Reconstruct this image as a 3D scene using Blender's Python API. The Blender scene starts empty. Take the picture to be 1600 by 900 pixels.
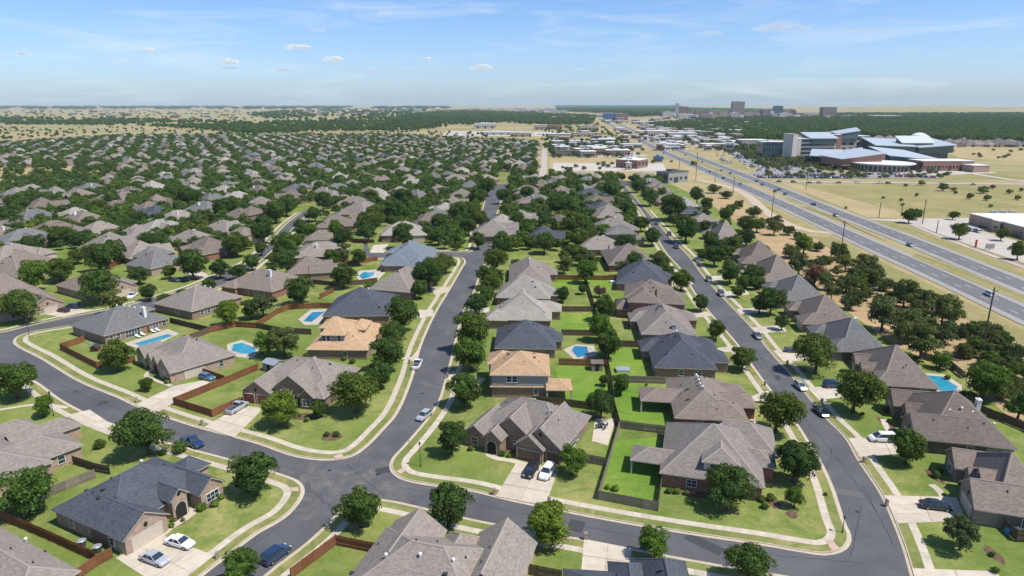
import bpy, bmesh, math, random
import numpy as np
from mathutils import Vector, noise
from mathutils.geometry import tessellate_polygon
R = math.radians
rnd = random.Random(7)
SC = bpy.context.scene

# ---------------------------------------------------------------- camera, world, sun, exposure
F, CAMH = 1040.0, 65.0
PITCH = math.atan(287 / F)
cam = bpy.data.cameras.new('camera'); cam.sensor_width = 36; cam.lens = F / 1600 * 36
cam.clip_start = 1; cam.clip_end = 120000
camo = bpy.data.objects.new('camera', cam); SC.collection.objects.link(camo)
camo.location = (0, 0, CAMH); camo.rotation_euler = (math.pi / 2 - PITCH, 0, 0)
SC.camera = camo

SUN_EL = R(60); SHX, SHY = -0.90, 0.40           # direction in which shadows fall on the ground
sun = bpy.data.lights.new('sun', 'SUN'); sun.energy = 5.0; sun.angle = R(0.5); sun.color = (1, .955, .88)
suno = bpy.data.objects.new('sun', sun); SC.collection.objects.link(suno)
n_ = math.hypot(SHX, SHY)
sd = Vector((SHX / n_ * math.cos(SUN_EL), SHY / n_ * math.cos(SUN_EL), -math.sin(SUN_EL)))
suno.rotation_euler = sd.to_track_quat('-Z', 'Y').to_euler()
SUN_AZ = math.atan2(-SHX, -SHY)                  # compass style, from +Y towards +X

world = bpy.data.worlds.new("World"); SC.world = world; world.use_nodes = True
nt = world.node_tree; bg = nt.nodes['Background']
sky = nt.nodes.new('ShaderNodeTexSky'); sky.sky_type = 'NISHITA'; sky.sun_disc = False
sky.sun_elevation = SUN_EL; sky.sun_rotation = SUN_AZ
sky.altitude = 100; sky.air_density = 1.05; sky.dust_density = 0.7; sky.ozone_density = 1.6
tc = nt.nodes.new('ShaderNodeTexCoord'); mp = nt.nodes.new('ShaderNodeMapping')
mp.inputs['Scale'].default_value = (2.2, 2.2, 17); mp.inputs['Rotation'].default_value = (0, R(4), R(20))
nz = nt.nodes.new('ShaderNodeTexNoise'); nz.inputs['Scale'].default_value = 2.3; nz.inputs['Detail'].default_value = 7
nz.inputs['Roughness'].default_value = .58; nz.inputs['Distortion'].default_value = .6
nt.links.new(tc.outputs['Generated'], mp.inputs[0]); nt.links.new(mp.outputs[0], nz.inputs['Vector'])
cr = nt.nodes.new('ShaderNodeValToRGB'); cr.color_ramp.elements[0].position = .50; cr.color_ramp.elements[1].position = .78
cr.color_ramp.elements[1].color = (.5, .5, .5, 1)
nt.links.new(nz.outputs[0], cr.inputs[0])
mx = nt.nodes.new('ShaderNodeMix'); mx.data_type = 'RGBA'
mx.inputs['B'].default_value = (9.5, 10.5, 11.5, 1)
sx = nt.nodes.new('ShaderNodeSeparateXYZ'); nt.links.new(tc.outputs['Generated'], sx.inputs[0])
sr = nt.nodes.new('ShaderNodeValToRGB'); e_ = sr.color_ramp.elements; e_[0].color = (1.15, 1.46, 2.15, 1); e_[1].position = .35; e_[1].color = (.78, 1.12, 1.52, 1)
n_ = e_.new(.10); n_.color = (1.06, 1.35, 1.92, 1); nt.links.new(sx.outputs[2], sr.inputs[0])
sm = nt.nodes.new('ShaderNodeMix'); sm.data_type = 'RGBA'; sm.blend_type = 'MULTIPLY'; sm.inputs['Factor'].default_value = 1
nt.links.new(sky.outputs[0], sm.inputs['A']); nt.links.new(sr.outputs[0], sm.inputs['B'])
nt.links.new(cr.outputs[0], mx.inputs['Factor']); nt.links.new(sm.outputs['Result'], mx.inputs['A'])
nt.links.new(mx.outputs['Result'], bg.inputs[0]); bg.inputs[1].default_value = 0.082
SC.view_settings.view_transform = 'Standard'; SC.view_settings.look = 'None'
SC.view_settings.exposure = 0.10; SC.view_settings.gamma = 1
SC.cycles.max_bounces = 6; SC.cycles.diffuse_bounces = 3; SC.cycles.transparent_max_bounces = 24
SC.cycles.volume_bounces = 1; SC.cycles.sample_clamp_indirect = 6

# ---------------------------------------------------------------- pixel <-> ground plane
CP, SP = math.cos(PITCH), math.sin(PITCH)
def P(x, y, z=0.0):
    a = (x - 800) / F; b = (y - 450) / F
    t = (z - CAMH) / (-SP - b * CP)
    return (a * t, (CP - b * SP) * t)
def proj(X, Y, Z=0.0):
    zc = Y * CP - (Z - CAMH) * SP
    yc = Y * SP + (Z - CAMH) * CP
    return (800 + F * X / zc, 450 - F * yc / zc)
def depth(X, Y, Z=0): return Y * CP - (Z - CAMH) * SP
def PP(l, z=.12): return [P(a, b, z) for a, b in l]

# ---------------------------------------------------------------- materials
MAT = {}
def ramp(nt, src, stops):
    r = nt.nodes.new('ShaderNodeValToRGB'); e = r.color_ramp.elements
    e[0].position, e[0].color = stops[0][0], (*stops[0][1], 1); e[1].position, e[1].color = stops[-1][0], (*stops[-1][1], 1)
    for p, c in stops[1:-1]:
        n = e.new(p); n.color = (*c, 1)
    nt.links.new(src, r.inputs[0]); return r.outputs[0]
def noise_n(nt, vec, scale, detail=4, rough=.6, dist=0, sc=None):
    n = nt.nodes.new('ShaderNodeTexNoise'); n.inputs['Scale'].default_value = scale
    n.inputs['Detail'].default_value = detail; n.inputs['Roughness'].default_value = rough; n.inputs['Distortion'].default_value = dist
    if sc:
        m = nt.nodes.new('ShaderNodeMapping'); m.inputs['Scale'].default_value = sc; nt.links.new(vec, m.inputs[0]); vec = m.outputs[0]
    nt.links.new(vec, n.inputs['Vector']); return n.outputs[0]
def mixc(nt, fac, a, b, mode='MIX'):
    m = nt.nodes.new('ShaderNodeMix'); m.data_type = 'RGBA'; m.blend_type = mode
    for s, v in (('Factor', fac), ('A', a), ('B', b)):
        if isinstance(v, (int, float)): m.inputs[s].default_value = v
        elif isinstance(v, tuple): m.inputs[s].default_value = (*v, 1)
        else: nt.links.new(v, m.inputs[s])
    return m.outputs['Result']
def mathn(nt, op, a, b=None, clamp=False):
    m = nt.nodes.new('ShaderNodeMath'); m.operation = op; m.use_clamp = clamp
    for i, v in enumerate((a, b)):
        if v is None: continue
        if isinstance(v, (int, float)): m.inputs[i].default_value = v
        else: nt.links.new(v, m.inputs[i])
    return m.outputs[0]
def base(name, col=(.5, .5, .5), rough=.8, spec=.3, metal=0.0):
    m = bpy.data.materials.new(name); m.use_nodes = True; MAT[name] = m
    b = m.node_tree.nodes['Principled BSDF']; b.inputs['Base Color'].default_value = (*col, 1)
    b.inputs['Roughness'].default_value = rough; b.inputs['Specular IOR Level'].default_value = spec; b.inputs['Metallic'].default_value = metal
    return m, m.node_tree, b
def vec(nt, kind='Object'):
    t = nt.nodes.new('ShaderNodeTexCoord'); return t.outputs[kind]
def wpos(nt): return nt.nodes.new('ShaderNodeNewGeometry').outputs['Position']
def orand(nt): return nt.nodes.new('ShaderNodeObjectInfo').outputs['Random']
def bump(nt, b, h, strength=.3, dist=.03):
    n = nt.nodes.new('ShaderNodeBump'); n.inputs['Strength'].default_value = strength; n.inputs['Distance'].default_value = dist
    nt.links.new(h, n.inputs['Height']); nt.links.new(n.outputs[0], b.inputs['Normal'])
def plain(name, col, rough=.7, spec=.3, metal=0., var=.12, scale=3.0):
    m, nt, b = base(name, col, rough, spec, metal)
    n = noise_n(nt, vec(nt), scale, 3)
    c0 = tuple(c * (1 - var) for c in col); c1 = tuple(min(1, c * (1 + var)) for c in col)
    nt.links.new(ramp(nt, n, [(.35, c0), (.65, c1)]), b.inputs['Base Color']); return m

def roof_mat(name, col, w=.18):
    m, nt, b = base(name, col, .92, .12)
    uv = vec(nt, 'UV')
    br = nt.nodes.new('ShaderNodeTexBrick'); nt.links.new(uv, br.inputs['Vector'])
    br.inputs['Scale'].default_value = 1; br.inputs['Brick Width'].default_value = .5; br.inputs['Row Height'].default_value = .22
    br.inputs['Mortar Size'].default_value = .018; br.inputs['Bias'].default_value = 0
    br.inputs['Color1'].default_value = (*[c * (1 - w) for c in col], 1); br.inputs['Color2'].default_value = (*[min(1, c * (1 + w)) for c in col], 1)
    br.inputs['Mortar'].default_value = (*[c * .72 for c in col], 1)
    n1 = noise_n(nt, uv, .35, 5, .65); n2 = noise_n(nt, uv, 2.4, 5, .75)
    c = mixc(nt, 1.0, br.outputs[0], ramp(nt, n1, [(.3, (.92, .92, .93)), (.7, (1.07, 1.07, 1.06))]), 'MULTIPLY')
    c = mixc(nt, 1.0, c, ramp(nt, n2, [(.3, (.87, .87, .87)), (.7, (1.12, 1.12, 1.12))]), 'MULTIPLY')
    c = mixc(nt, 1.0, c, ramp(nt, orand(nt), [(0, (.9, .9, .92)), (1, (1.1, 1.08, 1.05))]), 'MULTIPLY')
    nt.links.new(c, b.inputs['Base Color']); bump(nt, b, br.outputs[1], -.4, .02)
ROOFC = {'brown': (.208, .172, .146), 'taupe': (.248, .216, .189), 'slate': (.075, .085, .102), 'grey': (.16, .158, .155), 'tan': (.43, .29, .175), 'umber': (.172, .141, .12), 'pale': (.30, .275, .24), 'blue': (.15, .175, .205)}
for k, c in ROOFC.items(): roof_mat('roof_' + k, c)
for k, c in ROOFC.items():
    m, nt, b = base('ridge_' + k, tuple(min(1, x * 1.22) for x in c), .9, .12)
def brick_mat(name, c1, c2, mort):
    m, nt, b = base(name, c1, .9, .2)
    uv = vec(nt, 'UV'); br = nt.nodes.new('ShaderNodeTexBrick'); nt.links.new(uv, br.inputs['Vector'])
    br.inputs['Scale'].default_value = 1; br.inputs['Brick Width'].default_value = .42; br.inputs['Row Height'].default_value = .16
    br.inputs['Mortar Size'].default_value = .014
    for s, c in (('Color1', c1), ('Color2', c2), ('Mortar', mort)): br.inputs[s].default_value = (*c, 1)
    n1 = noise_n(nt, uv, 1.3, 4, .7)
    c = mixc(nt, 1.0, br.outputs[0], ramp(nt, n1, [(.3, (.8, .8, .8)), (.7, (1.2, 1.18, 1.15))]), 'MULTIPLY')
    nt.links.new(c, b.inputs['Base Color']); bump(nt, b, br.outputs[1], -.5, .02)
brick_mat('brick_brown', (.31, .195, .135), (.2, .125, .09), (.33, .29, .25))
brick_mat('brick_red', (.32, .135, .085), (.22, .09, .06), (.3, .24, .2))
brick_mat('brick_pink', (.42, .30, .23), (.30, .2, .155), (.45, .38, .32))
brick_mat('stone_tan', (.50, .41, .31), (.33, .27, .21), (.5, .44, .36))
brick_mat('brick_grey', (.29, .235, .19), (.2, .16, .13), (.3, .28, .25))
plain('siding_grey', (.31, .30, .275), .8, .2, var=.05)
plain('trim', (.50, .44, .36), .6, .3, var=.06)
plain('white_paint', (.72, .71, .68), .5, .3, var=.04)
plain('garage_beige', (.56, .48, .39), .5, .3, var=.05); plain('garage_brown', (.16, .1, .07), .5, .3, var=.1); plain('garage_red', (.2, .06, .04), .5, .3, var=.1)
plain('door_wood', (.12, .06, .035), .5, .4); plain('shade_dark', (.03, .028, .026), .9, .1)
plain('metal_light', (.6, .6, .6), .35, .5, .6, var=.1); plain('metal_dark', (.05, .05, .05), .5, .5, .3); plain('vent_black', (.04, .04, .045), .6, .3)
plain('plastic_blue', (.05, .22, .5), .4, .4); plain('plastic_dark', (.06, .07, .08), .5, .4); plain('red_sign', (.45, .05, .04), .5, .3)
m, nt, b = base('glass_dark', (.03, .045, .06), .08, .7)
m, nt, b = base('glass_blue', (.09, .16, .2), .1, .8)
def concrete(name, col, sc=.6):
    m, nt, b = base(name, col, .9, .2)
    w = wpos(nt); n1 = noise_n(nt, w, sc, 6, .65); n2 = noise_n(nt, w, 9, 3, .6)
    c = ramp(nt, n1, [(.25, tuple(x * .8 for x in col)), (.55, col), (.8, tuple(min(1, x * 1.12) for x in col))])
    c = mixc(nt, 1.0, c, ramp(nt, n2, [(.3, (.92, .92, .92)), (.7, (1.07, 1.07, 1.06))]), 'MULTIPLY')
    c = mixc(nt, 1.0, c, ramp(nt, orand(nt), [(0, (.91, .91, .9)), (1, (1.07, 1.07, 1.07))]), 'MULTIPLY')
    nt.links.new(c, b.inputs['Base Color'])
concrete('concrete', (.53, .46, .37)); concrete('curb', (.50, .42, .32)); concrete('ramp_tint', (.5, .36, .28)); concrete('pool_deck', (.5, .44, .37))
concrete('pale_road', (.44, .38, .33), .1); concrete('lot', (.47, .42, .37), .08); concrete('dirt_path', (.46, .37, .27), .2)
# asphalt with long scuffs and sandy traces round the crossing
m, nt, b = base('asphalt', (.09, .09, .092), .85, .25)
w = wpos(nt); n1 = noise_n(nt, w, .09, 6, .65, .4); n2 = noise_n(nt, w, 3.5, 5, .7); n3 = noise_n(nt, w, .22, 5, .7, 1.2)
c = ramp(nt, n1, [(.3, (.080, .079, .083)), (.5, (.098, .097, .101)), (.72, (.13, .128, .13))])
c = mixc(nt, 1.0, c, ramp(nt, n2, [(.3, (.86, .86, .86)), (.7, (1.15, 1.15, 1.14))]), 'MULTIPLY')
vd = nt.nodes.new('ShaderNodeVectorMath'); vd.operation = 'DISTANCE'; nt.links.new(w, vd.inputs[0]); cx_, cy_ = P(545, 752); vd.inputs[1].default_value = (cx_, cy_, 0)
near = mathn(nt, 'SUBTRACT', 1.0, mathn(nt, 'DIVIDE', vd.outputs['Value'], 17.0), True)
sc_ = mathn(nt, 'MULTIPLY', mathn(nt, 'MULTIPLY', near, ramp(nt, n3, [(.47, (0, 0, 0)), (.68, (1, 1, 1))])), .8, True)
c = mixc(nt, sc_, c, (.24, .205, .17))
nt.links.new(c, b.inputs['Base Color'])
plain('asphalt_new', (.06, .06, .063), .8, .2, var=.1); plain('asphalt_old', (.125, .122, .12), .9, .2, var=.1)
def asph(name, dcol, lcol, sc):
    m, nt, b = base(name, dcol, .85, .25); w = wpos(nt)
    c = ramp(nt, noise_n(nt, w, .03, 6, .6), [(.3, dcol), (.7, lcol)])
    c = mixc(nt, 1.0, c, ramp(nt, noise_n(nt, w, 1.2, 4, .7), [(.3, (.9, .9, .9)), (.7, (1.1, 1.1, 1.1))]), 'MULTIPLY')
    nt.links.new(c, b.inputs['Base Color'])
asph('highway', (.13, .127, .126), (.17, .166, .163), 1); asph('lot_dark', (.22, .21, .2), (.3, .285, .27), 1); asph('shoulder', (.26, .245, .22), (.33, .31, .28), 1)
def grass(name, g0, g1, dry, amount=.5, s=.07):
    m, nt, b = base(name, g0, .95, .1); w = wpos(nt)
    n1 = noise_n(nt, w, s, 6, .65, .5); n2 = noise_n(nt, w, 1.1, 5, .7); n3 = noise_n(nt, w, .028, 4, .6)
    c = ramp(nt, n1, [(.3, g0), (.62, g1)])
    d = mathn(nt, 'MULTIPLY', ramp(nt, n3, [(.40, (.05, .05, .05)), (.66, (1, 1, 1))]), ramp(nt, noise_n(nt, w, .21, 5, .7, .8), [(.38, (0, 0, 0)), (.64, (1, 1, 1))]))
    c = mixc(nt, mathn(nt, 'MULTIPLY', d, amount, True), c, dry)
    c = mixc(nt, 1.0, c, ramp(nt, n2, [(.25, (.8, .82, .8)), (.75, (1.2, 1.17, 1.15))]), 'MULTIPLY')
    nt.links.new(c, b.inputs['Base Color']); bump(nt, b, noise_n(nt, w, 5, 3, .8), .5, .06); return m
grass('lawn', (.088, .142, .026), (.17, .222, .05), (.35, .31, .125), .95, .06)
grass('verge', (.12, .16, .04), (.18, .205, .06), (.36, .3, .14), 1.0, .15)
grass('lawn_vivid', (.095, .185, .024), (.16, .26, .036), (.27, .31, .07), .9)
# open land: dry grass, green tints, bare earth; patches grow with distance
m, nt, b = base('dry_land', (.36, .28, .16), .97, .05); w = wpos(nt)
n1 = noise_n(nt, w, .0045, 7, .6, .3, (1, 1.6, 1)); n2 = noise_n(nt, w, .035, 6, .65, .6); n3 = noise_n(nt, w, .9, 4, .7); n4 = noise_n(nt, w, .0011, 6, .62, .4, (.7, 1.6, 1))
c = ramp(nt, n1, [(.3, (.40, .30, .17)), (.48, (.37, .30, .16)), (.6, (.25, .24, .11)), (.75, (.19, .205, .085))])
c = mixc(nt, ramp(nt, n2, [(.42, (0, 0, 0)), (.75, (.75, .75, .75))]), c, (.2, .2, .085))
c = mixc(nt, ramp(nt, n4, [(.52, (0, 0, 0)), (.75, (.6, .6, .6))]), c, (.15, .16, .085))
c = mixc(nt, 1.0, c, ramp(nt, n3, [(.3, (.85, .85, .85)), (.7, (1.15, 1.14, 1.12))]), 'MULTIPLY')
nt.links.new(c, b.inputs['Base Color'])
grass('field_green', (.19, .195, .072), (.27, .245, .10), (.40, .29, .16), 1.0, .02)
grass('field_brown', (.36, .245, .135), (.44, .31, .18), (.24, .22, .09), .8, .05)
grass('field_straw', (.35, .275, .14), (.42, .325, .18), (.24, .22, .1), .7, .03)
plain('mulch', (.13, .085, .055), .95, .1, var=.35, scale=2.5); plain('rock', (.42, .36, .29), .9, .2, var=.2)
m, nt, b = base('water', (.02, .32, .42), .05, .5); w = wpos(nt)
c = ramp(nt, noise_n(nt, w, .5, 4, .6, 1.5), [(.3, (.02, .20, .31)), (.7, (.04, .32, .43))]); nt.links.new(c, b.inputs['Base Color']); bump(nt, b, noise_n(nt, w, 2.2, 3), .12, .05)
m, nt, b = base('water_deep', (.01, .14, .3), .05, .5); w = wpos(nt)
c = ramp(nt, noise_n(nt, w, .5, 4, .6, 1.5), [(.3, (.012, .13, .28)), (.7, (.02, .22, .38))]); nt.links.new(c, b.inputs['Base Color']); bump(nt, b, noise_n(nt, w, 2.2, 3), .12, .05)
def wood(name, c0, c1):
    m, nt, b = base(name, c0, .9, .15); w = wpos(nt)
    c = ramp(nt, noise_n(nt, vec(nt), 3.0, 4, .7, 0, (2.2, 2.2, .4)), [(.3, c0), (.7, c1)])
    c = mixc(nt, 1.0, c, ramp(nt, orand(nt), [(0, (.8, .8, .8)), (1, (1.15, 1.12, 1.1))]), 'MULTIPLY')
    nt.links.new(c, b.inputs['Base Color'])
wood('wood_red', (.17, .07, .035), (.28, .125, .06)); wood('wood_dark', (.085, .06, .042), (.16, .115, .08)); wood('wood_grey', (.19, .165, .13), (.29, .255, .2)); wood('pole', (.08, .06, .045), (.13, .1, .075))
def leaf(name, c0, c1, c2, tr=.25):
    m, nt, b = base(name, c0, .75, .15)
    g = nt.nodes.new('ShaderNodeNewGeometry')
    r1 = ramp(nt, g.outputs['Random Per Island'], [(0, c0), (.55, c1), (1, c2)])
    r2 = ramp(nt, noise_n(nt, vec(nt), 2.2, 3, .6), [(.35, (.72, .76, .7)), (.65, (1.22, 1.17, 1.1))])
    c = mixc(nt, 1.0, r1, r2, 'MULTIPLY')
    c = mixc(nt, 1.0, c, ramp(nt, orand(nt), [(0, (.75, .82, .95)), (.35, (1, 1, 1)), (.7, (1.12, 1.12, .9)), (1, (1.5, 1.25, .95))]), 'MULTIPLY')
    nt.links.new(c, b.inputs['Base Color'])
    t = nt.nodes.new('ShaderNodeBsdfTranslucent'); nt.links.new(mixc(nt, 1.0, c, (1.3, 1.35, .6), 'MULTIPLY'), t.inputs[0])
    mxs = nt.nodes.new('ShaderNodeMixShader'); mxs.inputs[0].default_value = tr
    out = nt.nodes['Material Output']; nt.links.new(b.outputs[0], mxs.inputs[1]); nt.links.new(t.outputs[0], mxs.inputs[2]); nt.links.new(mxs.outputs[0], out.inputs[0])
leaf('leaf_oak', (.034, .066, .014), (.06, .106, .022), (.105, .16, .036))
leaf('leaf_bright', (.05, .1, .015), (.088, .155, .022), (.145, .22, .04))
leaf('leaf_mid', (.038, .07, .016), (.066, .112, .026), (.105, .158, .038))
leaf('leaf_midb', (.045, .085, .016), (.075, .128, .024), (.11, .17, .036))
leaf('leaf_olive', (.055, .08, .026), (.09, .12, .04), (.14, .165, .065))
leaf('leaf_scrub', (.042, .068, .022), (.07, .1, .032), (.12, .145, .055))
leaf('leaf_rust', (.1, .06, .04), (.15, .085, .055), (.2, .13, .09))
plain('bark', (.11, .085, .065), .95, .1, var=.3)
for k, c in {'white': (.78, .79, .8), 'silver': (.45, .47, .5), 'black': (.015, .016, .02), 'navy': (.015, .04, .1), 'grey': (.15, .16, .17), 'red': (.35, .02, .02), 'steel': (.1, .2, .32)}.items():
    m, nt, b = base('paint_' + k, c, .28, .5, .2 if k in ('silver', 'grey', 'steel') else 0); b.inputs['Coat Weight'].default_value = .6
base('tyre', (.02, .02, .02), .85, .2); base('rim', (.4, .4, .42), .3, .5, .8)
base('lamp_clear', (.7, .7, .68), .1, .6); base('lamp_red', (.4, .02, .02), .2, .5)
base('line_white', (.7, .69, .66), .7, .2); base('line_yellow', (.6, .42, .08), .7, .2)

# ---------------------------------------------------------------- mesh building
class MB:
    def __init__(s): s.v = []; s.f = []; s.m = []
    def poly(s, pts, m=0):
        i = len(s.v); s.v += [tuple(p) for p in pts]; s.f.append(tuple(range(i, i + len(pts)))); s.m.append(m)
    def box(s, x0, x1, y0, y1, z0, z1, m=0, bottom=False):
        a = [(x0, y0), (x1, y0), (x1, y1), (x0, y1)]
        s.prism(a, z0, z1, m, bottom)
    def prism(s, a, z0, z1, m=0, bottom=False):
        n = len(a); i = len(s.v)
        s.v += [(x, y, z0) for x, y in a] + [(x, y, z1) for x, y in a]
        for k in range(n):
            j = (k + 1) % n; s.f.append((i + k, i + j, i + n + j, i + n + k)); s.m.append(m)
        s.f.append(tuple(range(i + n, i + 2 * n))); s.m.append(m)
        if bottom: s.f.append(tuple(range(i + n - 1, i - 1, -1))); s.m.append(m)
    def rprism(s, a, z0, z1, m=0):
        if area(a) < 0: a = a[::-1]
        s.prism(a, z0, z1, m)
    def tube(s, p, q, r0, r1, n=6, m=0, cap=True):
        p = Vector(p); q = Vector(q); d = (q - p).normalized(); u = d.orthogonal().normalized(); w = d.cross(u); i = len(s.v)
        for c, r in ((p, r0), (q, r1)):
            for k in range(n):
                a = 2 * math.pi * k / n; s.v.append(tuple(c + u * (r * math.cos(a)) + w * (r * math.sin(a))))
        for k in range(n):
            j = (k + 1) % n; s.f.append((i + k, i + j, i + n + j, i + n + k)); s.m.append(m)
        if cap: s.f.append(tuple(range(i + n, i + 2 * n))); s.m.append(m)
    def mesh(s, name, mats, uv=False, smooth=False):
        me = bpy.data.meshes.new(name); me.from_pydata(s.v, [], s.f)
        for mm in (mats if isinstance(mats, (list, tuple)) else [mats]): me.materials.append(MAT[mm])
        if any(s.m): me.polygons.foreach_set('material_index', s.m)
        if uv:
            l = me.uv_layers.new(name='UVMap'); out = np.zeros((len(me.loops), 2), dtype=np.float32); k = 0
            V = s.v
            for f in s.f:
                n = Vector((0, 0, 0)); p0 = Vector(V[f[0]])
                for t in range(1, len(f) - 1): n += (Vector(V[f[t]]) - p0).cross(Vector(V[f[t + 1]]) - p0)
                if n.length < 1e-9: n = Vector((0, 0, 1))
                n.normalize(); u = Vector((0, 0, 1)).cross(n)
                if u.length < .05: u = Vector((1, 0, 0))
                u.normalize(); w = n.cross(u)
                for t in f: p = Vector(V[t]); out[k] = (p.dot(u), p.dot(w)); k += 1
            l.data.foreach_set('uv', out.ravel())
        if smooth: me.polygons.foreach_set('use_smooth', [True] * len(me.polygons))
        me.update(); return me
def area(a): return .5 * sum(a[i][0] * a[(i + 1) % len(a)][1] - a[(i + 1) % len(a)][0] * a[i][1] for i in range(len(a)))
COL = SC.collection.objects
def link(name, me, parent=None, loc=(0, 0, 0), rz=0, kind=None, scale=None):
    o = bpy.data.objects.new(name, me); COL.link(o); o.location = loc; o.rotation_euler = (0, 0, rz)
    if parent is not None: o.parent = parent
    if kind: o['kind'] = kind
    if scale is not None: o.scale = scale if not isinstance(scale, (int, float)) else (scale,) * 3
    return o
THINGS = []
def tag(o, label, cat, group=None, auto=None):
    o['category'] = cat
    if label: o['label'] = label
    if group: o['group'] = group
    if auto: THINGS.append((o, auto))
    return o
def empty(name, loc, rz=0, scale=None): return link(name, None, None, loc, rz, None, scale)
KIDS = {}
def child(p, name, me, loc=(0, 0, 0), rz=0, kind=None):
    o = link(name, me, p, loc, rz, kind); KIDS.setdefault(p.name, []).append(o); return o
def copy_tree(o, parent=None, deep=True):
    c = o.copy(); COL.link(c)
    if parent is not None: c.parent = parent; KIDS.setdefault(parent.name, []).append(c)
    if deep:
        for ch in KIDS.get(o.name, []): copy_tree(ch, c)
    return c
def cr_spline(pts, step=1.6, closed=False):
    out = []; n = len(pts)
    for i in range(n if closed else n - 1):
        g = (lambda k: pts[k % n]) if closed else (lambda k: pts[min(max(k, 0), n - 1)])
        p0, p1, p2, p3 = (np.array(g(i + k), float) for k in (-1, 0, 1, 2))
        t0 = 0.; t1 = max(np.linalg.norm(p1 - p0), 1e-3) ** .5; t2 = t1 + max(np.linalg.norm(p2 - p1), 1e-3) ** .5; t3 = t2 + max(np.linalg.norm(p3 - p2), 1e-3) ** .5
        if np.linalg.norm(p1 - p0) < 1e-3: p0 = p1 - (p2 - p1); t1 = np.linalg.norm(p1 - p0) ** .5; t2 = t1 + np.linalg.norm(p2 - p1) ** .5; t3 = t2 + max(np.linalg.norm(p3 - p2), 1e-3) ** .5
        if np.linalg.norm(p3 - p2) < 1e-3: p3 = p2 + (p2 - p1); t3 = t2 + np.linalg.norm(p3 - p2) ** .5
        m = max(1, int(np.linalg.norm(p2 - p1) / step))
        for k in range(m):
            t = t1 + (t2 - t1) * k / m
            a1 = (t1 - t) / (t1 - t0) * p0 + (t - t0) / (t1 - t0) * p1; a2 = (t2 - t) / (t2 - t1) * p1 + (t - t1) / (t2 - t1) * p2
            a3 = (t3 - t) / (t3 - t2) * p2 + (t - t2) / (t3 - t2) * p3; b1 = (t2 - t) / (t2 - t0) * a1 + (t - t0) / (t2 - t0) * a2
            b2 = (t3 - t) / (t3 - t1) * a2 + (t - t1) / (t3 - t1) * a3
            out.append(tuple((t2 - t) / (t2 - t1) * b1 + (t - t1) / (t2 - t1) * b2))
    if not closed: out.append(tuple(pts[-1]))
    return out
def resample(pts, step):
    d = [0]
    for i in range(1, len(pts)): d.append(d[-1] + math.dist(pts[i], pts[i - 1]))
    n = max(1, int(d[-1] / step)); out = []; j = 0
    for k in range(n + 1):
        t = d[-1] * k / n
        while j < len(d) - 2 and d[j + 1] < t: j += 1
        f = (t - d[j]) / max(1e-6, d[j + 1] - d[j]); out.append((pts[j][0] + f * (pts[j + 1][0] - pts[j][0]), pts[j][1] + f * (pts[j + 1][1] - pts[j][1])))
    return out
def offset(pts, d, closed=False):           # positive = left of travel
    n = len(pts); out = []
    for i in range(n):
        a = pts[i - 1] if (i or closed) else pts[i]; b = pts[(i + 1) % n] if (i < n - 1 or closed) else pts[i]
        tx, ty = b[0] - a[0], b[1] - a[1]; L = math.hypot(tx, ty) or 1
        out.append((pts[i][0] - ty / L * d, pts[i][1] + tx / L * d))
    return out
def strip(mb, A, B, z0, z1=None, m=0):
    z1 = z0 if z1 is None else z1
    for i in range(len(A) - 1): mb.poly([(*A[i], z0), (*A[i + 1], z0), (*B[i + 1], z1), (*B[i], z1)], m)
def fixup(me):
    bm = bmesh.new(); bm.from_mesh(me); bmesh.ops.recalc_face_normals(bm, faces=bm.faces)
    if sum(f.normal.z for f in bm.faces) < 0: bmesh.ops.reverse_faces(bm, faces=bm.faces)
    bm.to_mesh(me); bm.free(); return me
def sheet(name, pts, z, mat, kind='structure', skirt=0, parent=None):
    if area(pts) < 0: pts = pts[::-1]
    mb = MB(); mb.v = [(x, y, z) for x, y in pts]
    for t in tessellate_polygon([[Vector((x, y, 0)) for x, y in pts]]):
        a, b_, c_ = (pts[k] for k in t)
        if (b_[0] - a[0]) * (c_[1] - a[1]) - (b_[1] - a[1]) * (c_[0] - a[0]) < 0: t = (t[0], t[2], t[1])
        mb.f.append(tuple(t)); mb.m.append(0)
    if skirt:
        n = len(pts); mb.v += [(x, y, z - skirt) for x, y in pts]
        for k in range(n): j = (k + 1) % n; mb.f.append((n + k, n + j, j, k)); mb.m.append(0)
    o = link(name, mb.mesh(name, mat), parent)
    if parent is None: o['kind'] = kind
    return o
def band(name, center, w, z, mat, kind='structure', step=6, parent=None):
    c = resample(cr_spline(center, step), step); A = offset(c, -w / 2); B = offset(c, w / 2)
    mb = MB(); strip(mb, A, B, z); o = link(name, mb.mesh(name, mat), parent)
    if parent is None and kind: o['kind'] = kind
    return o

# ---------------------------------------------------------------- ground, streets, blocks
GX = 60000
gm = MB(); gm.poly([(-GX, -300, 0), (GX, -300, 0), (GX, 60000, 0), (-GX, 60000, 0)])
link('ground', gm.mesh('ground', 'dry_land'), kind='structure')
street_zone = PP([(-300, 1020), (1800, 1020), (1560, 800), (1300, 560), (1150, 400), (1020, 296), (1000, 283), (760, 288), (560, 330), (480, 326), (250, 420), (0, 470), (-300, 480)], 0)
sheet('street', street_zone, .03, 'asphalt')

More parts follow.
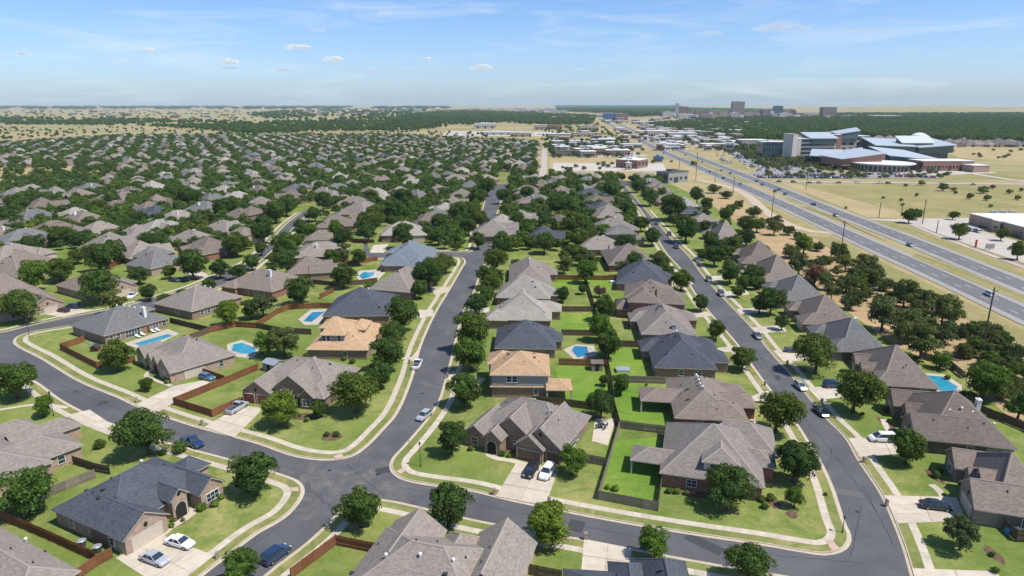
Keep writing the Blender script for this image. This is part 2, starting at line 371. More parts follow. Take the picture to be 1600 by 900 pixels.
LAWNS = []
def block(curb, rest, vivid='lawn', walk=True, side=1, name='lawn', s0=0.0, walks=None):
    c = resample(cr_spline(PP(curb), 1.2), 1.3)
    poly = c + PP(rest)
    sheet(name, poly, .12, vivid, skirt=.12)
    LAWNS.append(poly)
    sg = 1 if area(poly) > 0 else -1
    mb = MB(); o0 = offset(c, -sg * .5); o1 = offset(c, sg * .2)
    strip(mb, o0, c, .036, .042); strip(mb, c, c, .042, .155); strip(mb, c, o1, .155); strip(mb, o1, o1, .155, .1)
    link('kerb', fixup(mb.mesh('kerb', 'curb')), kind='structure')
    mb = MB(); strip(mb, o1, offset(c, sg * 1.75), .126); link('verge', fixup(mb.mesh('verge', 'verge')), kind='structure')
    if walk:
        a = offset(c, sg * 1.75); b_ = offset(c, sg * 3.05)
        SIDEWALKS.append((a, b_))
    return c, sg
SIDEWALKS = []
M_curb = [(970, 292), (975, 300), (1000, 327), (1025, 370), (1042, 397), (1063, 420), (1084, 456), (1109, 489), (1153, 540), (1178, 576), (1201, 607), (1247, 667), (1263, 693), (1278, 717), (1297, 757), (1317, 817), (1326, 838), (1318, 855), (1293, 864), (1250, 859), (1200, 850), (1067, 830), (933, 807), (800, 780), (733, 764), (667, 755), (630, 747), (613, 733), (615, 717), (633, 697), (667, 657), (687, 627), (695, 603), (707, 558), (712, 535), (727, 481), (742, 453), (753, 420), (765, 397), (770, 370), (776, 337), (788, 297)]
block(M_curb, [(800, 288), (960, 285)])
W_curb = [(577, 403), (640, 402), (705, 401), (720, 402), (726, 408), (720, 420), (699, 456), (679, 489), (656, 540), (640, 596), (617, 647), (597, 670), (567, 700), (547, 712), (517, 717), (467, 712), (400, 690), (300, 663), (217, 634), (187, 620), (137, 600), (115, 589), (64, 558), (36, 544), (24, 535), (28, 526), (46, 519), (110, 508), (180, 496), (240, 484), (300, 464), (343, 447), (380, 428), (410, 405), (427, 390), (440, 375), (457, 358), (480, 335)]
block(W_curb, [(520, 322), (565, 330), (569, 395)])
block([(760, 293), (757, 315), (750, 340), (744, 365), (740, 388), (733, 393), (700, 393), (640, 393), (577, 393)], [(562, 328), (620, 300), (740, 286)])
E_curb = [(978, 291), (990, 305), (1007, 325), (1025, 345), (1052, 375), (1077, 400), (1099, 430), (1132, 466), (1176, 512), (1200, 543), (1238, 586), (1264, 618), (1293, 653), (1323, 683), (1343, 717), (1380, 773), (1400, 817), (1414, 853), (1428, 900), (1442, 960)]
block(E_curb, [(1800, 1020), (1700, 760), (1600, 672), (1505, 588), (1400, 540), (1300, 470), (1240, 420), (1180, 370), (1110, 318), (1040, 283)])
D_curb = [(-300, 585), (-60, 572), (10, 578), (45, 592), (62, 602), (90, 623), (130, 645), (182, 666), (240, 686), (300, 703), (360, 719), (410, 733), (440, 743), (463, 752), (472, 764), (467, 780), (443, 807), (400, 832), (355, 866), (305, 905), (250, 960)]
block(D_curb, [(200, 1020), (-300, 1020)])
C_curb = [(345, 960), (395, 918), (430, 888), (480, 850), (515, 818), (534, 798), (550, 786), (570, 781), (590, 781), (607, 783), (653, 793), (733, 812), (773, 820), (830, 831), (900, 842), (987, 859), (1133, 886), (1250, 905), (1350, 918), (1372, 930), (1376, 960)]
block(C_curb, [(1380, 1020), (330, 1020)])
NW_curb = [(-300, 540), (0, 519), (43, 509), (92, 498), (160, 485), (215, 473), (290, 451), (330, 435), (370, 418), (400, 400), (425, 372), (450, 347), (470, 332)]
block(NW_curb, [(490, 322), (300, 300), (-250, 300)])
# suburb floor further out
SUB = [(-250, 302), (-150, 240), (0, 226), (200, 213), (380, 215), (600, 213), (700, 219), (838, 224), (836, 278), (1035, 284), (1000, 330), (760, 335), (562, 345), (500, 330), (300, 302)]
sheet('suburb_ground', PP(SUB, 0), .015, 'verge')

# sidewalks: the nearest 300 slabs single, the rest joined
sw = link('sidewalk', None, kind='structure'); slabs = []
for a, b_ in SIDEWALKS:
    ra, rb = a, b_
    for i in range(len(ra) - 1):
        q = [ra[i], ra[i + 1], rb[i + 1], rb[i]]
        cx = sum(p[0] for p in q) / 4; cy = sum(p[1] for p in q) / 4
        if cy < 70 or cy > 420 or not (-60 < proj(cx, cy)[0] < 1660): continue
        q = [(p[0] + (cx - p[0]) * .018, p[1] + (cy - p[1]) * .018) for p in q]
        if area(q) < 0: q = q[::-1]
        if area(q) > .3: slabs.append((math.hypot(cx, cy), q))
slabs.sort(key=lambda t: t[0])
far_mb = MB()
for k, (d, q) in enumerate(slabs):
    if k < 300:
        cx = sum(p[0] for p in q) / 4; cy = sum(p[1] for p in q) / 4
        mb = MB(); mb.prism([(p[0] - cx, p[1] - cy) for p in q], -.05, 0); child(sw, 'paving_slab', mb.mesh('paving_slab', 'concrete'), (cx, cy, .142))
    else: far_mb.prism(q, .09, .142)
child(sw, 'paving', far_mb.mesh('paving', 'concrete'), kind='stuff')

def driveway(quad, nx=2, ny=3, label=None, mat='concrete', z=.165):
    q = PP(quad); o = empty('driveway', (*q[0], 0)); o['kind'] = 'structure'
    for i in range(nx):
        for j in range(ny):
            def bl(u, v): return (np.array(q[0]) * (1 - u) + np.array(q[1]) * u) * (1 - v) + (np.array(q[3]) * (1 - u) + np.array(q[2]) * u) * v
            g = .004
            c = [bl(i / nx + g, j / ny + g), bl((i + 1) / nx - g, j / ny + g), bl((i + 1) / nx - g, (j + 1) / ny - g), bl(i / nx + g, (j + 1) / ny - g)]
            m_ = sum(c) / 4; c = [tuple(p - m_) for p in c]
            if area(c) < 0: c = c[::-1]
            mb = MB(); mb.prism(c, -.1, 0); child(o, 'concrete_slab', mb.mesh('concrete_slab', mat), (m_[0] - q[0][0], m_[1] - q[0][1], z))
    return o
for d in [[(180, 872), (252, 836), (335, 868), (262, 925)], [(272, 603), (341, 590), (247, 644), (210, 633)], [(377, 633), (412, 638), (366, 684), (318, 668)],
          [(808, 721), (873, 733), (853, 789), (774, 776)], [(905, 925), (978, 925), (988, 857), (912, 843)], [(765, 875), (815, 885), (842, 834), (773, 820)],
          [(1380, 774), (1495, 777), (1510, 814), (1403, 818)], [(1326, 685), (1430, 682), (1440, 706), (1344, 715)], [(1261, 606), (1330, 600), (1340, 618), (1279, 625)],
          [(1208, 548), (1268, 545), (1278, 562), (1224, 565)], [(1424, 888), (1560, 893), (1570, 930), (1440, 925)],
          [(52, 488), (104, 482), (147, 484), (98, 496)], [(1150, 628), (1190, 627), (1222, 641), (1200, 610)], [(1085, 548), (1112, 548), (1160, 552), (1150, 540)],
          [(625, 560), (642, 558), (655, 545), (650, 566)], [(655, 484), (677, 484), (677, 494), (650, 498)], [(670, 449), (702, 449), (699, 456), (680, 462)],
          [(707, 580), (760, 592), (745, 606), (697, 592)], [(583, 383), (607, 381), (600, 395), (578, 395)], [(100, 650), (140, 640), (176, 664), (165, 672)],
          [(735, 480), (765, 480), (765, 488), (728, 490)], [(1172, 512), (1222, 508), (1230, 518), (1182, 521)], [(1150, 483), (1190, 480), (1198, 487), (1157, 491)], [(1127, 456), (1165, 453), (1172, 460), (1134, 464)], [(1104, 432), (1140, 430), (1146, 436), (1110, 439)], [(1065, 489), (1105, 487), (1112, 494), (1078, 497)], [(1040, 440), (1078, 438), (1084, 444), (1048, 447)], [(285, 408), (330, 432), (318, 438), (285, 425)]]:
    driveway(d)
def path(px, w, mat='concrete', z=.15, name='footpath'):
    return band(name, PP(px), w, z, mat, step=1.2)
path([(826, 727), (800, 720), (775, 716), (762, 710), (763, 702)], 1.3); path([(290, 770), (302, 786), (299, 804), (270, 822), (250, 838)], 1.3)
path([(236, 578), (228, 587), (243, 594), (268, 603)], 1.1); path([(1380, 655), (1388, 672), (1402, 683)], 1.2); path([(1455, 757), (1470, 768), (1475, 780)], 1.3)
path([(1157, 620), (1170, 645), (1180, 662)], 1.1); path([(0, 640), (60, 632), (105, 637)], 1.1)
for q in [[(521, 713), (534, 709), (537, 715), (525, 718)], [(619, 737), (632, 730), (636, 734), (626, 741)], [(452, 762), (466, 761), (468, 768), (453, 768)], [(1290, 845), (1300, 843), (1312, 858), (1300, 862)]]:
    sheet('kerb_ramp', PP(q), .172, 'ramp_tint')
def blob(cx, cy, rx, ry, n=14, sd=0):
    r_ = random.Random(sd + int(cx)); X, Y = P(cx, cy); s = depth(X, Y) / F; return [(X + rx * s * math.cos(t) * r_.uniform(.8, 1.15), Y + ry * s * 1.7 * math.sin(t) * r_.uniform(.8, 1.15)) for t in np.linspace(0, 6.283, n, endpoint=False)]
BEDS = [(518, 683, 16, 9), (478, 652, 30, 8), (800, 702, 30, 9), (757, 690, 20, 6), (318, 790, 22, 8), (283, 815, 10, 8), (262, 575, 12, 10), (240, 560, 20, 6), (1100, 772, 40, 9), (1242, 778, 16, 8), (1208, 785, 10, 12), (957, 757, 16, 10), (1460, 745, 8, 14), (1385, 662, 8, 14), (1490, 560, 10, 8), (1553, 868, 10, 14), (965, 665, 14, 5), (1238, 805, 9, 6), (940, 660, 14, 12), (640, 700, 2, 2), (1250, 578, 12, 6)]
for b_ in BEDS: sheet('mulch_bed', blob(*b_), .137, 'mulch')
VIV = [[(966, 645), (1045, 652), (1050, 672), (970, 664)], [(955, 598), (1005, 600), (1050, 640), (1048, 668), (965, 640)], [(867, 572), (943, 572), (956, 632), (880, 628)], [(945, 545), (1000, 545), (1020, 590), (956, 590)],
       [(875, 490), (935, 490), (940, 520), (878, 520)], [(865, 437), (955, 438), (957, 450), (867, 450)], [(945, 690), (1030, 683), (1025, 790), (940, 774)]]
for k_, q in enumerate(VIV): sheet('back_lawn', PP(q), .130 + .002 * k_, 'lawn_vivid')

# ---------------------------------------------------------------- house builder
CACHE = {}
def win_mesh(w, h, kind):
    k = (round(w, 2), round(h, 2), kind)
    if k in CACHE: return CACHE[k]
    if kind == 'win':      # local: faces -y, centre at origin
        a = MB(); a.box(-w / 2, w / 2, -.05, .05, -h / 2, h / 2, bottom=True); g = a.mesh('pane', 'glass_dark')
        b = MB(); t = .09
        b.box(-w / 2 - t, -w / 2, -.09, .04, -h / 2 - t, h / 2 + t, bottom=True); b.box(w / 2, w / 2 + t, -.09, .04, -h / 2 - t, h / 2 + t, bottom=True)
        b.box(-w / 2, w / 2, -.09, .04, h / 2, h / 2 + t, bottom=True); b.box(-w / 2, w / 2, -.11, .04, -h / 2 - t, -h / 2, bottom=True)
        n = max(1, round(w / .9))
        for i in range(1, n): x = -w / 2 + w * i / n; b.box(x - .035, x + .035, -.075, .0, -h / 2, h / 2)
        b.box(-w / 2, w / 2, -.07, .0, -.03, .03)
        CACHE[k] = (g, b.mesh('frame', 'white_paint'))
    elif kind.startswith('gar'):
        a = MB()
        for i in range(4): z0 = i * h / 4; a.box(-w / 2, w / 2, -.07, .04, z0 + .02, z0 + h / 4 - .02, bottom=True)
        a.box(-w / 2, w / 2, -.04, .04, 0, h); b = MB(); t = .14
        b.box(-w / 2 - t, -w / 2, -.10, .04, 0, h + t); b.box(w / 2, w / 2 + t, -.10, .04, 0, h + t); b.box(-w / 2, w / 2, -.10, .04, h, h + t, bottom=True)
        CACHE[k] = (a.mesh('garage_door', kind.replace('gar', 'garage')), b.mesh('frame', 'trim'))
    elif kind == 'door':
        a = MB(); a.box(-w / 2, w / 2, -.05, .04, 0, h); b = MB(); b.box(-w / 2 - .1, -w / 2, -.08, .04, 0, h + .1); b.box(w / 2, w / 2 + .1, -.08, .04, 0, h + .1); b.box(-w / 2, w / 2, -.08, .04, h, h + .1, bottom=True)
        CACHE[k] = (a.mesh('door', 'door_wood'), b.mesh('frame', 'trim'))
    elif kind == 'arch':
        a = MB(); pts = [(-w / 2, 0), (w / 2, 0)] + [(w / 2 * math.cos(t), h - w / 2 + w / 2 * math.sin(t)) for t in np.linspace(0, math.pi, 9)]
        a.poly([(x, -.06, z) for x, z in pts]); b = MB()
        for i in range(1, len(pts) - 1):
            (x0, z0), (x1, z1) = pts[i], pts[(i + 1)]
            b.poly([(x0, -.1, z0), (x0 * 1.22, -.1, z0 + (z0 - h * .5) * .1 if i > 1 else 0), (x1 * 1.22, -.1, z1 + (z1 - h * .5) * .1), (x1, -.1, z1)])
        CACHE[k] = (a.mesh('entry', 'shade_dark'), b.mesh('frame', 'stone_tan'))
    elif kind == 'gvent':
        a = MB(); a.poly([(.32 * math.cos(t), -.05, .42 * math.sin(t)) for t in np.linspace(0, 6.283, 10, endpoint=False)]); CACHE[k] = (a.mesh('gable_vent', 'shade_dark'), None)
    return CACHE[k]
def small_mesh(kind):
    if kind in CACHE: return CACHE[kind]
    mb = MB()
    if kind == 'turbine': mb.tube((0, 0, -.3), (0, 0, .3), .13, .13, 8); mb.tube((0, 0, .3), (0, 0, .42), .17, .27, 8); mb.tube((0, 0, .42), (0, 0, .62), .27, .24, 8); mb.tube((0, 0, .62), (0, 0, .74), .24, .06, 8); r = mb.mesh('turbine_vent', 'white_paint')
    elif kind == 'pipe': mb.tube((0, 0, -.3), (0, 0, .32), .11, .09, 7); mb.tube((0, 0, .0), (0, 0, .06), .2, .16, 7); r = mb.mesh('vent_pipe', 'vent_black')
    elif kind == 'hood': mb.box(-.28, .28, -.22, .22, -.2, .17); mb.box(-.33, .33, -.27, .27, .17, .22, bottom=True); r = mb.mesh('roof_vent', 'vent_black')
    elif kind == 'ac': mb.box(-.42, .42, -.42, .42, 0, .85); mb.tube((0, 0, .85), (0, 0, .92), .33, .33, 10); r = mb.mesh('air_conditioner', 'metal_light')
    CACHE[kind] = r; return r
def wing_geo(W, rmb, wmb, tmb, cmb, mi=(0, 0, 0, 0)):
    x0, x1, y0, y1, ax, ends, e, pit = W[:8]; opn = len(W) > 8 and 'o' in W[8]
    if ax == 'y': sw_ = lambda p: (p[1], p[0], *p[2:]); x0, x1, y0, y1 = y0, y1, x0, x1
    else: sw_ = lambda p: p
    T = .16; ov = .45; s = (y1 - y0) / 2; ym = (y0 + y1) / 2; h = s * pit; zr = e + h
    rx0 = x0 + (min(s, (x1 - x0) * .49) if ends[0] == 'h' else 0); rx1 = x1 - (min(s, (x1 - x0) * .49) if ends[1] == 'h' else 0)
    c = [(x0, y0, e), (x1, y0, e), (x1, y1, e), (x0, y1, e)]; r0 = (rx0, ym, zr); r1 = (rx1, ym, zr)
    flip = ax == 'y'
    def add(mb, pts, m):
        pts = [sw_(p) for p in pts]
        if flip: pts = pts[::-1]
        mb.poly(pts, m)
    add(rmb, [c[0], c[1], r1, r0], mi[0]); add(rmb, [c[2], c[3], r0, r1], mi[0])
    if ends[0] == 'h': add(rmb, [c[3], c[0], r0], mi[0])
    if ends[1] == 'h': add(rmb, [c[1], c[2], r1], mi[0])
    low = lambda p: (p[0], p[1], p[2] - T)
    loop = [c[0], c[1]] + ([r1] if ends[1] != 'h' else []) + [c[2], c[3]] + ([r0] if ends[0] != 'h' else [])
    nl = len(loop)
    for i in range(nl):
        a, b_ = loop[i], loop[(i + 1) % nl]; add(tmb, [low(a), low(b_), b_, a], mi[2])
    # soffit
    add(tmb, [low(p) for p in [c[0], r0, r1, c[1]]], mi[2]); add(tmb, [low(p) for p in [c[2], r1, r0, c[3]]], mi[2])
    if ends[0] == 'h': add(tmb, [low(p) for p in [c[3], r0, c[0]]], mi[2])
    if ends[1] == 'h': add(tmb, [low(p) for p in [c[1], r1, c[2]]], mi[2])
    # ridge caps
    if cmb is not None:
        segs = [(r0, r1)]
        if ends[0] == 'h': segs += [(r0, c[0]), (r0, c[3])]
        if ends[1] == 'h': segs += [(r1, c[1]), (r1, c[2])]
        for a, b_ in segs:
            a = Vector(sw_(a)); b_ = Vector(sw_(b_)); d = b_ - a
            if d.length < .3: continue
            w_ = Vector((-d.y, d.x, 0)).normalized() * .17; u = Vector((0, 0, .05)); dn = Vector((0, 0, -.03))
            cmb.poly([a + w_ + dn, b_ + w_ + dn, b_ + u, a + u][::-1], mi[3]); cmb.poly([a - w_ + dn, a + u, b_ + u, b_ - w_ + dn][::-1], mi[3])
    # walls
    if opn:
        X0, X1, Y0, Y1 = x0 + .3, x1 - .3, y0 + .3, y1 - .3
        for px_ in (X0, X1):
            for py_ in (Y0, Y1):
                q = [sw_(p) for p in ((px_ - .16, py_ - .16), (px_ + .16, py_ - .16), (px_ + .16, py_ + .16), (px_ - .16, py_ + .16))]; tmb.rprism(q, -.1, e - .1, mi[2])
        return
    zw = e - T + ov * pit - .02
    X0, X1, Y0, Y1 = x0 + (ov if ends[0] == 'h' else .3), x1 - (ov if ends[1] == 'h' else .3), y0 + ov, y1 - ov
    z0 = -.12 if len(W) < 10 else W[9]
    add(wmb, [(X0, Y0, z0), (X1, Y0, z0), (X1, Y0, zw), (X0, Y0, zw)], mi[1]); add(wmb, [(X1, Y1, z0), (X0, Y1, z0), (X0, Y1, zw), (X1, Y1, zw)], mi[1])
    def endw(X, g, sgn):
        p = [(X, Y1, z0), (X, Y0, z0), (X, Y0, zw)] + ([(X, ym, zr - T - .02)] if g != 'h' else []) + [(X, Y1, zw)]
        add(wmb, p if sgn < 0 else p[::-1], mi[1])
    if ends[0] != 'n': endw(X0, ends[0], -1)
    if ends[1] != 'n': endw(X1, ends[1], 1)
def roof_z(wings, x, y):
    z = -9
    for W in wings:
        x0, x1, y0, y1, ax, ends, e, pit = W[:8]
        if x0 <= x <= x1 and y0 <= y <= y1:
            if ax == 'y': a, b_, c_, d = y - y0, y1 - y, x - x0, x1 - x
            else: a, b_, c_, d = x - x0, x1 - x, y - y0, y1 - y
            h = min(c_, d)
            if ends[0] == 'h': h = min(h, a)
            if ends[1] == 'h': h = min(h, b_)
            z = max(z, e + h * pit)
    return z
KW = {'w': ('win', 1.1, 1.45), 'W': ('win', 2.3, 1.5), 'v': ('win', 1.6, 1.2), 'g': ('gar', 4.9, 2.2), 's': ('gar', 2.7, 2.2), 'd': ('door', 1.0, 2.1), 'a': ('arch', 1.9, 2.7), 'c': ('gvent', 0, 0), 'x': ('win', 3.4, 2.1)}
def build_house(name, loc, rz, roof, wall, wings, ops, vents=(), chim=(), gar='beige', caps=True, scale=None, wall2=None):
    H = empty(name, loc, rz, scale)
    r, w, t, c = MB(), MB(), MB(), MB()
    w2 = MB()
    for i, W in enumerate(wings):
        W = list(W); W[6] += i * .012
        wing_geo(W, r, w2 if (wall2 and len(W) > 8 and '2' in W[8]) else w, t, c if caps else None)
    child(H, 'roof', r.mesh('roof', 'roof_' + roof, True)); child(H, 'wall', w.mesh('wall', wall, True)); child(H, 'fascia', t.mesh('fascia', 'trim'))
    if w2.v: child(H, 'siding', w2.mesh('siding', wall2, True))
    if caps: child(H, 'ridge_cap', c.mesh('ridge_cap', 'ridge_' + roof))
    for op in ops:
        wi, side, off, k = op[:4]; x0, x1, y0, y1, ax, ends, e, pit = wings[wi][:8]
        ex, ey = (.3 if ax == 'x' else .45), (.45 if ax == 'x' else .3)
        kind, ww, hh = KW[k]
        if len(op) > 4 and op[4]: ww = op[4]
        if kind == 'gar': kind = 'gar_' + gar
        zb = {'win': max(e - 1.35, 1.45), 'gvent': e + .55}.get(kind, 0.02)
        if len(op) > 5: zb = op[5]
        if ax == 'x': gl, gr = ends[0] != 'h', ends[1] != 'h'
        if side in 'SN':
            in_ = .3 if (ax == 'y' and ends[0 if side == 'S' else 1] != 'h') else .45
            p = ((x0 + x1) / 2 + off, (y0 + in_ - .02) if side == 'S' else (y1 - in_ + .02), zb); a = 0 if side == 'S' else math.pi
        else:
            in_ = .3 if (ax == 'x' and ends[0 if side == 'W' else 1] != 'h') else .45
            p = ((x0 + in_ - .02) if side == 'W' else (x1 - in_ + .02), (y0 + y1) / 2 + off, zb); a = -math.pi / 2 if side == 'W' else math.pi / 2
        g, f = win_mesh(ww, hh, kind)
        nm = {'win': 'window', 'door': 'door', 'arch': 'entry', 'gvent': 'gable_vent'}.get(kind, 'garage_door')
        o = child(H, nm, g, p, a)
        if f: child(o, 'frame', f)
    for vx, vy, k in vents:
        z = roof_z(wings, vx, vy)
        if z > 0: child(H, small_mesh(k).name.split('.')[0], small_mesh(k), (vx, vy, z))
    for cx, cy, hh, mt in chim:
        z = roof_z(wings, cx, cy); z = max(z, 2.5) if z > 0 else 3
        mb = MB(); mb.box(-.55, .55, -.4, .4, -z if roof_z(wings, cx, cy) < 0 else -1.5, hh); mb.box(-.65, .65, -.5, .5, hh, hh + .12, bottom=True); mb.box(-.3, .3, -.22, .22, hh + .12, hh + .3)
        child(H, 'chimney', mb.mesh('chimney', mt, True), (cx, cy, z))
    return H

HPOS = []     # x, y, radius of every house
NAMED = []    # landmarks for labels: (short description, px, py, X, Y)
def frame3(A, B, C, e):
    a, b_, c_ = (np.array(P(*q, e)) for q in (A, B, C)); u = (b_ - a); W = np.linalg.norm(u); u /= W; v = np.array((-u[1], u[0])); D = abs((c_ - b_) @ v)
    ctr = (a + b_) / 2 + v * D / 2; return ctr, math.atan2(u[1], u[0]), W, D
def near_house(A, B, C, roof, wall, short, label, fn, e=2.8, gar='beige', **kw):
    ctr, rz, W, D = frame3(A, B, C, e)
    wings, ops, vents, chim = fn(W / 2, D / 2); vents = list(vents) + [(rnd.uniform(-W * .35, W * .35), rnd.uniform(-D * .35, D * .35), rnd.choice(['pipe', 'pipe', 'hood'])) for _ in range(4)]
    h = build_house('house', (ctr[0], ctr[1], .12), rz, roof, wall, wings, ops, vents, chim, gar, **kw)
    tag(h, label, 'house'); HPOS.append((ctr[0], ctr[1], max(W, D) * .62)); NAMED.append((short, *proj(*ctr, 3), ctr[0], ctr[1]))
    return h
tv = lambda *p: [(x, y, 'turbine') for x, y in p]; pv = lambda *p: [(x, y, 'pipe') for x, y in p]; hv = lambda *p: [(x, y, 'hood') for x, y in p]
# a front (S) or right (E) gable of width w centred at c, standing p metres proud of plane q, running g metres back
def gS(c, w, q, p, e=2.8, pit=.75, f=''): return (c - w / 2, c + w / 2, q - p, q + w / 2 * pit / .6 + .6, 'y', 'gn', e, pit, f)
def gE(c, w, q, p, e=2.8, pit=.75, f=''): return (q - w / 2 * pit / .6 - .6, q + p, c - w / 2, c + w / 2, 'x', 'ng', e, pit, f)
def gW(c, w, q, p, e=2.8, pit=.75, f=''): return (q - p, q + w / 2 * pit / .6 + .6, c - w / 2, c + w / 2, 'x', 'gn', e, pit, f)

def f1(a, b):
    w = [(-a, a - 3, -b, b, 'y', 'hh', 2.8, .6), (0, a, -b, -b + 7.8, 'x', 'ng', 2.8, .7), gE(1.6, 3.6, a - 3, 1.6, 3.6, .9), (0, a, b - 5.2, b, 'x', 'ng', 2.8, .8), (-4, 2, b - 2, b + 3, 'y', 'hh', 2.8, .5)]
    return w, [(1, 'E', 0, 'g'), (1, 'E', 0, 'c'), (2, 'E', 0, 'a'), (2, 'E', 0, 'c', 0, 4.3), (3, 'E', 0, 'W'), (0, 'E', 4.2, 'w'), (1, 'S', 1, 'w'), (0, 'S', -3, 'w')], tv((-5, 4)) + pv((-4, -2), (-2.5, -2.8), (-2, 6)) + hv((1.5, -5), (-6, -5)), []
near_house((79, 797), (192, 848), (350, 752), 'slate', 'brick_pink', 'slate-roofed corner house', 'slate-roofed pink brick house on the near left corner beside two parked sedans', f1)
def f2(a, b):
    w = [(-a, a, -b, b, 'y', 'hh', 2.8, .52), (-a - 1, -a + 6, b - 7, b + 3, 'y', 'hh', 2.8, .55)]
    return w, [(0, 'E', -7.6, 'w'), (0, 'E', -5.6, 'w'), (0, 'E', -1.5, 'x', 4.2, 1.3), (0, 'E', 5.3, 'v'), (0, 'E', 8, 'w'), (0, 'E', 3, 'd'), (0, 'S', -3, 'w')], tv((-.6, 0), (-.6, 2), (-.6, 3.6), (-.6, 5)) + pv((-5, -5), (4, 0)), [(6.0, 4.0, 2.6, 'white_paint')]
near_house((109, 509), (162, 526), (265, 497), 'grey', 'brick_brown', 'grey-roofed pool house', 'grey-roofed house with a pale chimney and a long pool behind it, left side', f2)
def f3(a, b):
    w = [(-a + 2, a, -b, b, 'x', 'hh', 2.8, .58), gS(a - 3.8, 7.4, -b, .9, 2.8, .8), gS(1.2, 3.2, -b, .5, 3.2, 1.1), gS(-2.2, 3.2, -b, .5, 3.2, 1.1), gS(-a + 3.6, 6.4, -b, .7, 2.8, .8)]
    return w, [(0, 'E', -2.8, 'g'), (1, 'S', 0, 'w'), (2, 'S', 0, 'a'), (4, 'S', 0, 'W'), (0, 'E', 4, 'w'), (3, 'S', 0, 'w')], pv((2, 1), (3.2, 1.6)) + hv((0, 3)), []
near_house((214, 551), (271, 583), (371, 555), 'taupe', 'brick_pink', 'brown house with twin pointed gables', 'brown-roofed house with twin steep pointed gables behind a small front lawn', f3, caps=True)
def f4(a, b):
    w = [(-a, a - 1, -b + 3, b, 'x', 'hh', 2.8, .62), (-a, -a + 7.6, -b, 2, 'y', 'gn', 2.8, .72), (-3.5, 5, -b + 1.2, 4, 'y', 'gn', 3.9, .75), (3.2, a - 1, -b + .2, 4, 'y', 'hn', 2.8, .6), gS(a - 5.4, 4.0, -b + .6, .8, 2.9, .9)]
    return w, [(1, 'S', -1.9, 's'), (1, 'S', 1.6, 's'), (1, 'S', 0, 'c'), (2, 'S', -1, 'W'), (2, 'S', 2, 'a'), (4, 'S', 0, 'w', 1.8, 1.5), (0, 'E', 2, 'w')], pv((2, 4), (-4, 5)) + hv((5, 3)), []
near_house((375, 612), (513, 626), (561, 575), 'taupe', 'brick_brown', 'brown house inside the corner', 'large brown-roofed brick house on the street corner with a silver pickup outside', f4, gar='red')
def f5(a, b):
    w = [(-a, a, -b, b, 'y', 'hh', 2.8, .5), (-a + 3.2, 1.8, -b + 2.4, b - 8, 'x', 'hh', 6.0, .62, '2'), (-a + .6, -1, -1, b - 4, 'y', 'hh', 5.4, .6, '2'), (1, a - 2.6, -2, b - 5, 'y', 'hh', 5.4, .6, '2')]
    return w, [(1, 'S', -2.4, 'w', .9, 5.0), (1, 'S', -1.2, 'w', .9, 5.0), (1, 'S', 1.7, 'w', .9, 5.0), (0, 'S', 2, 'w'), (0, 'E', -3, 'w'), (0, 'E', 2, 'w')], pv((4, -3)), []
near_house((477, 547), (575, 548), (594, 507), 'tan', 'brick_brown', 'left tan two-storey house', 'tan-roofed two-storey house with a grey upper storey left of the central street', f5, wall2='siding_grey')
def f6(a, b):
    w = [(-a, a, -b + 2, b - 2, 'x', 'hh', 2.8, .62), (a - 9, a, 0, b, 'y', 'hh', 2.8, .55), (1, 7, -b + 5, 2, 'y', 'hn', 4.4, .55)]
    return w, [(0, 'S', 4, 'w'), (0, 'S', -4, 'w'), (0, 'E', 0, 'w'), (2, 'S', 0, 'v', 1.6, 3.9)], tv((0, 1), (2, 1)), []
near_house((500, 498), (608, 497), (622, 462), 'slate', 'brick_brown', 'slate house with small pool', 'dark slate-roofed house with a small blue pool on its left side', f6)
def fp(a, b): return [(-a, a, -b, b, 'x' if a > b else 'y', 'hh', 2.8, .62)], [(0, 'S', -3, 'w'), (0, 'S', 3, 'w'), (0, 'E', 0, 'w')], pv((2, -2), (-2, 2)) + hv((0, -4)), []
near_house((572, 452), (642, 458), (660, 430), 'taupe', 'brick_brown', 'brown pyramid-roofed house', 'brown pyramid-roofed house beside a curved pool and left of the central street', fp)
def f8(a, b):
    w = [(-a, a, -b, b, 'y', 'hh', 2.8, .6), (-a + 2, 3, -b - 2, 2, 'y', 'hn', 2.8, .6), (1, a - 1, -b - 4, 4, 'y', 'hn', 2.8, .65), (-a + 1, 1, -3, 6, 'x', 'hh', 5, .5)]
    return w, [(0, 'S', 0, 'w'), (0, 'W', 0, 'w')], tv((0, 0)), []
near_house((592, 414), (672, 414), (680, 390), 'blue', 'brick_brown', 'blue-grey roofed house', 'blue-grey many-hipped roof house just below the side street', f8)
near_house((238, 475), (299, 488), (378, 463), 'taupe', 'brick_brown', 'brown house behind the long pool', 'brown hip-roofed house with a fenced yard, right of the long pool house', lambda a, b: ([(-a, a, -b, b, 'y', 'hh', 2.8, .52)], [(0, 'E', -6, 'w'), (0, 'E', -3.5, 'w'), (0, 'E', 0, 'x'), (0, 'S', 2, 'w')], tv((0, 3), (0, 5)) + pv((-3, 0)), []))
near_house((345, 446), (425, 457), (459, 433), 'brown', 'brick_red', 'brown house with the pale chimney', 'brown hip-roofed house with a pale chimney facing the curved street', lambda a, b: ([(-a, a, -b, b, 'x', 'hh', 2.8, .5), (-a + 1, -a + 8, -b - 1.5, 2, 'y', 'hn', 2.8, .5)], [(0, 'S', 0, 'w'), (0, 'S', 4, 'W'), (0, 'S', -6, 'w')], pv((-3, -3)), [(5, -3, 2.2, 'white_paint')]))
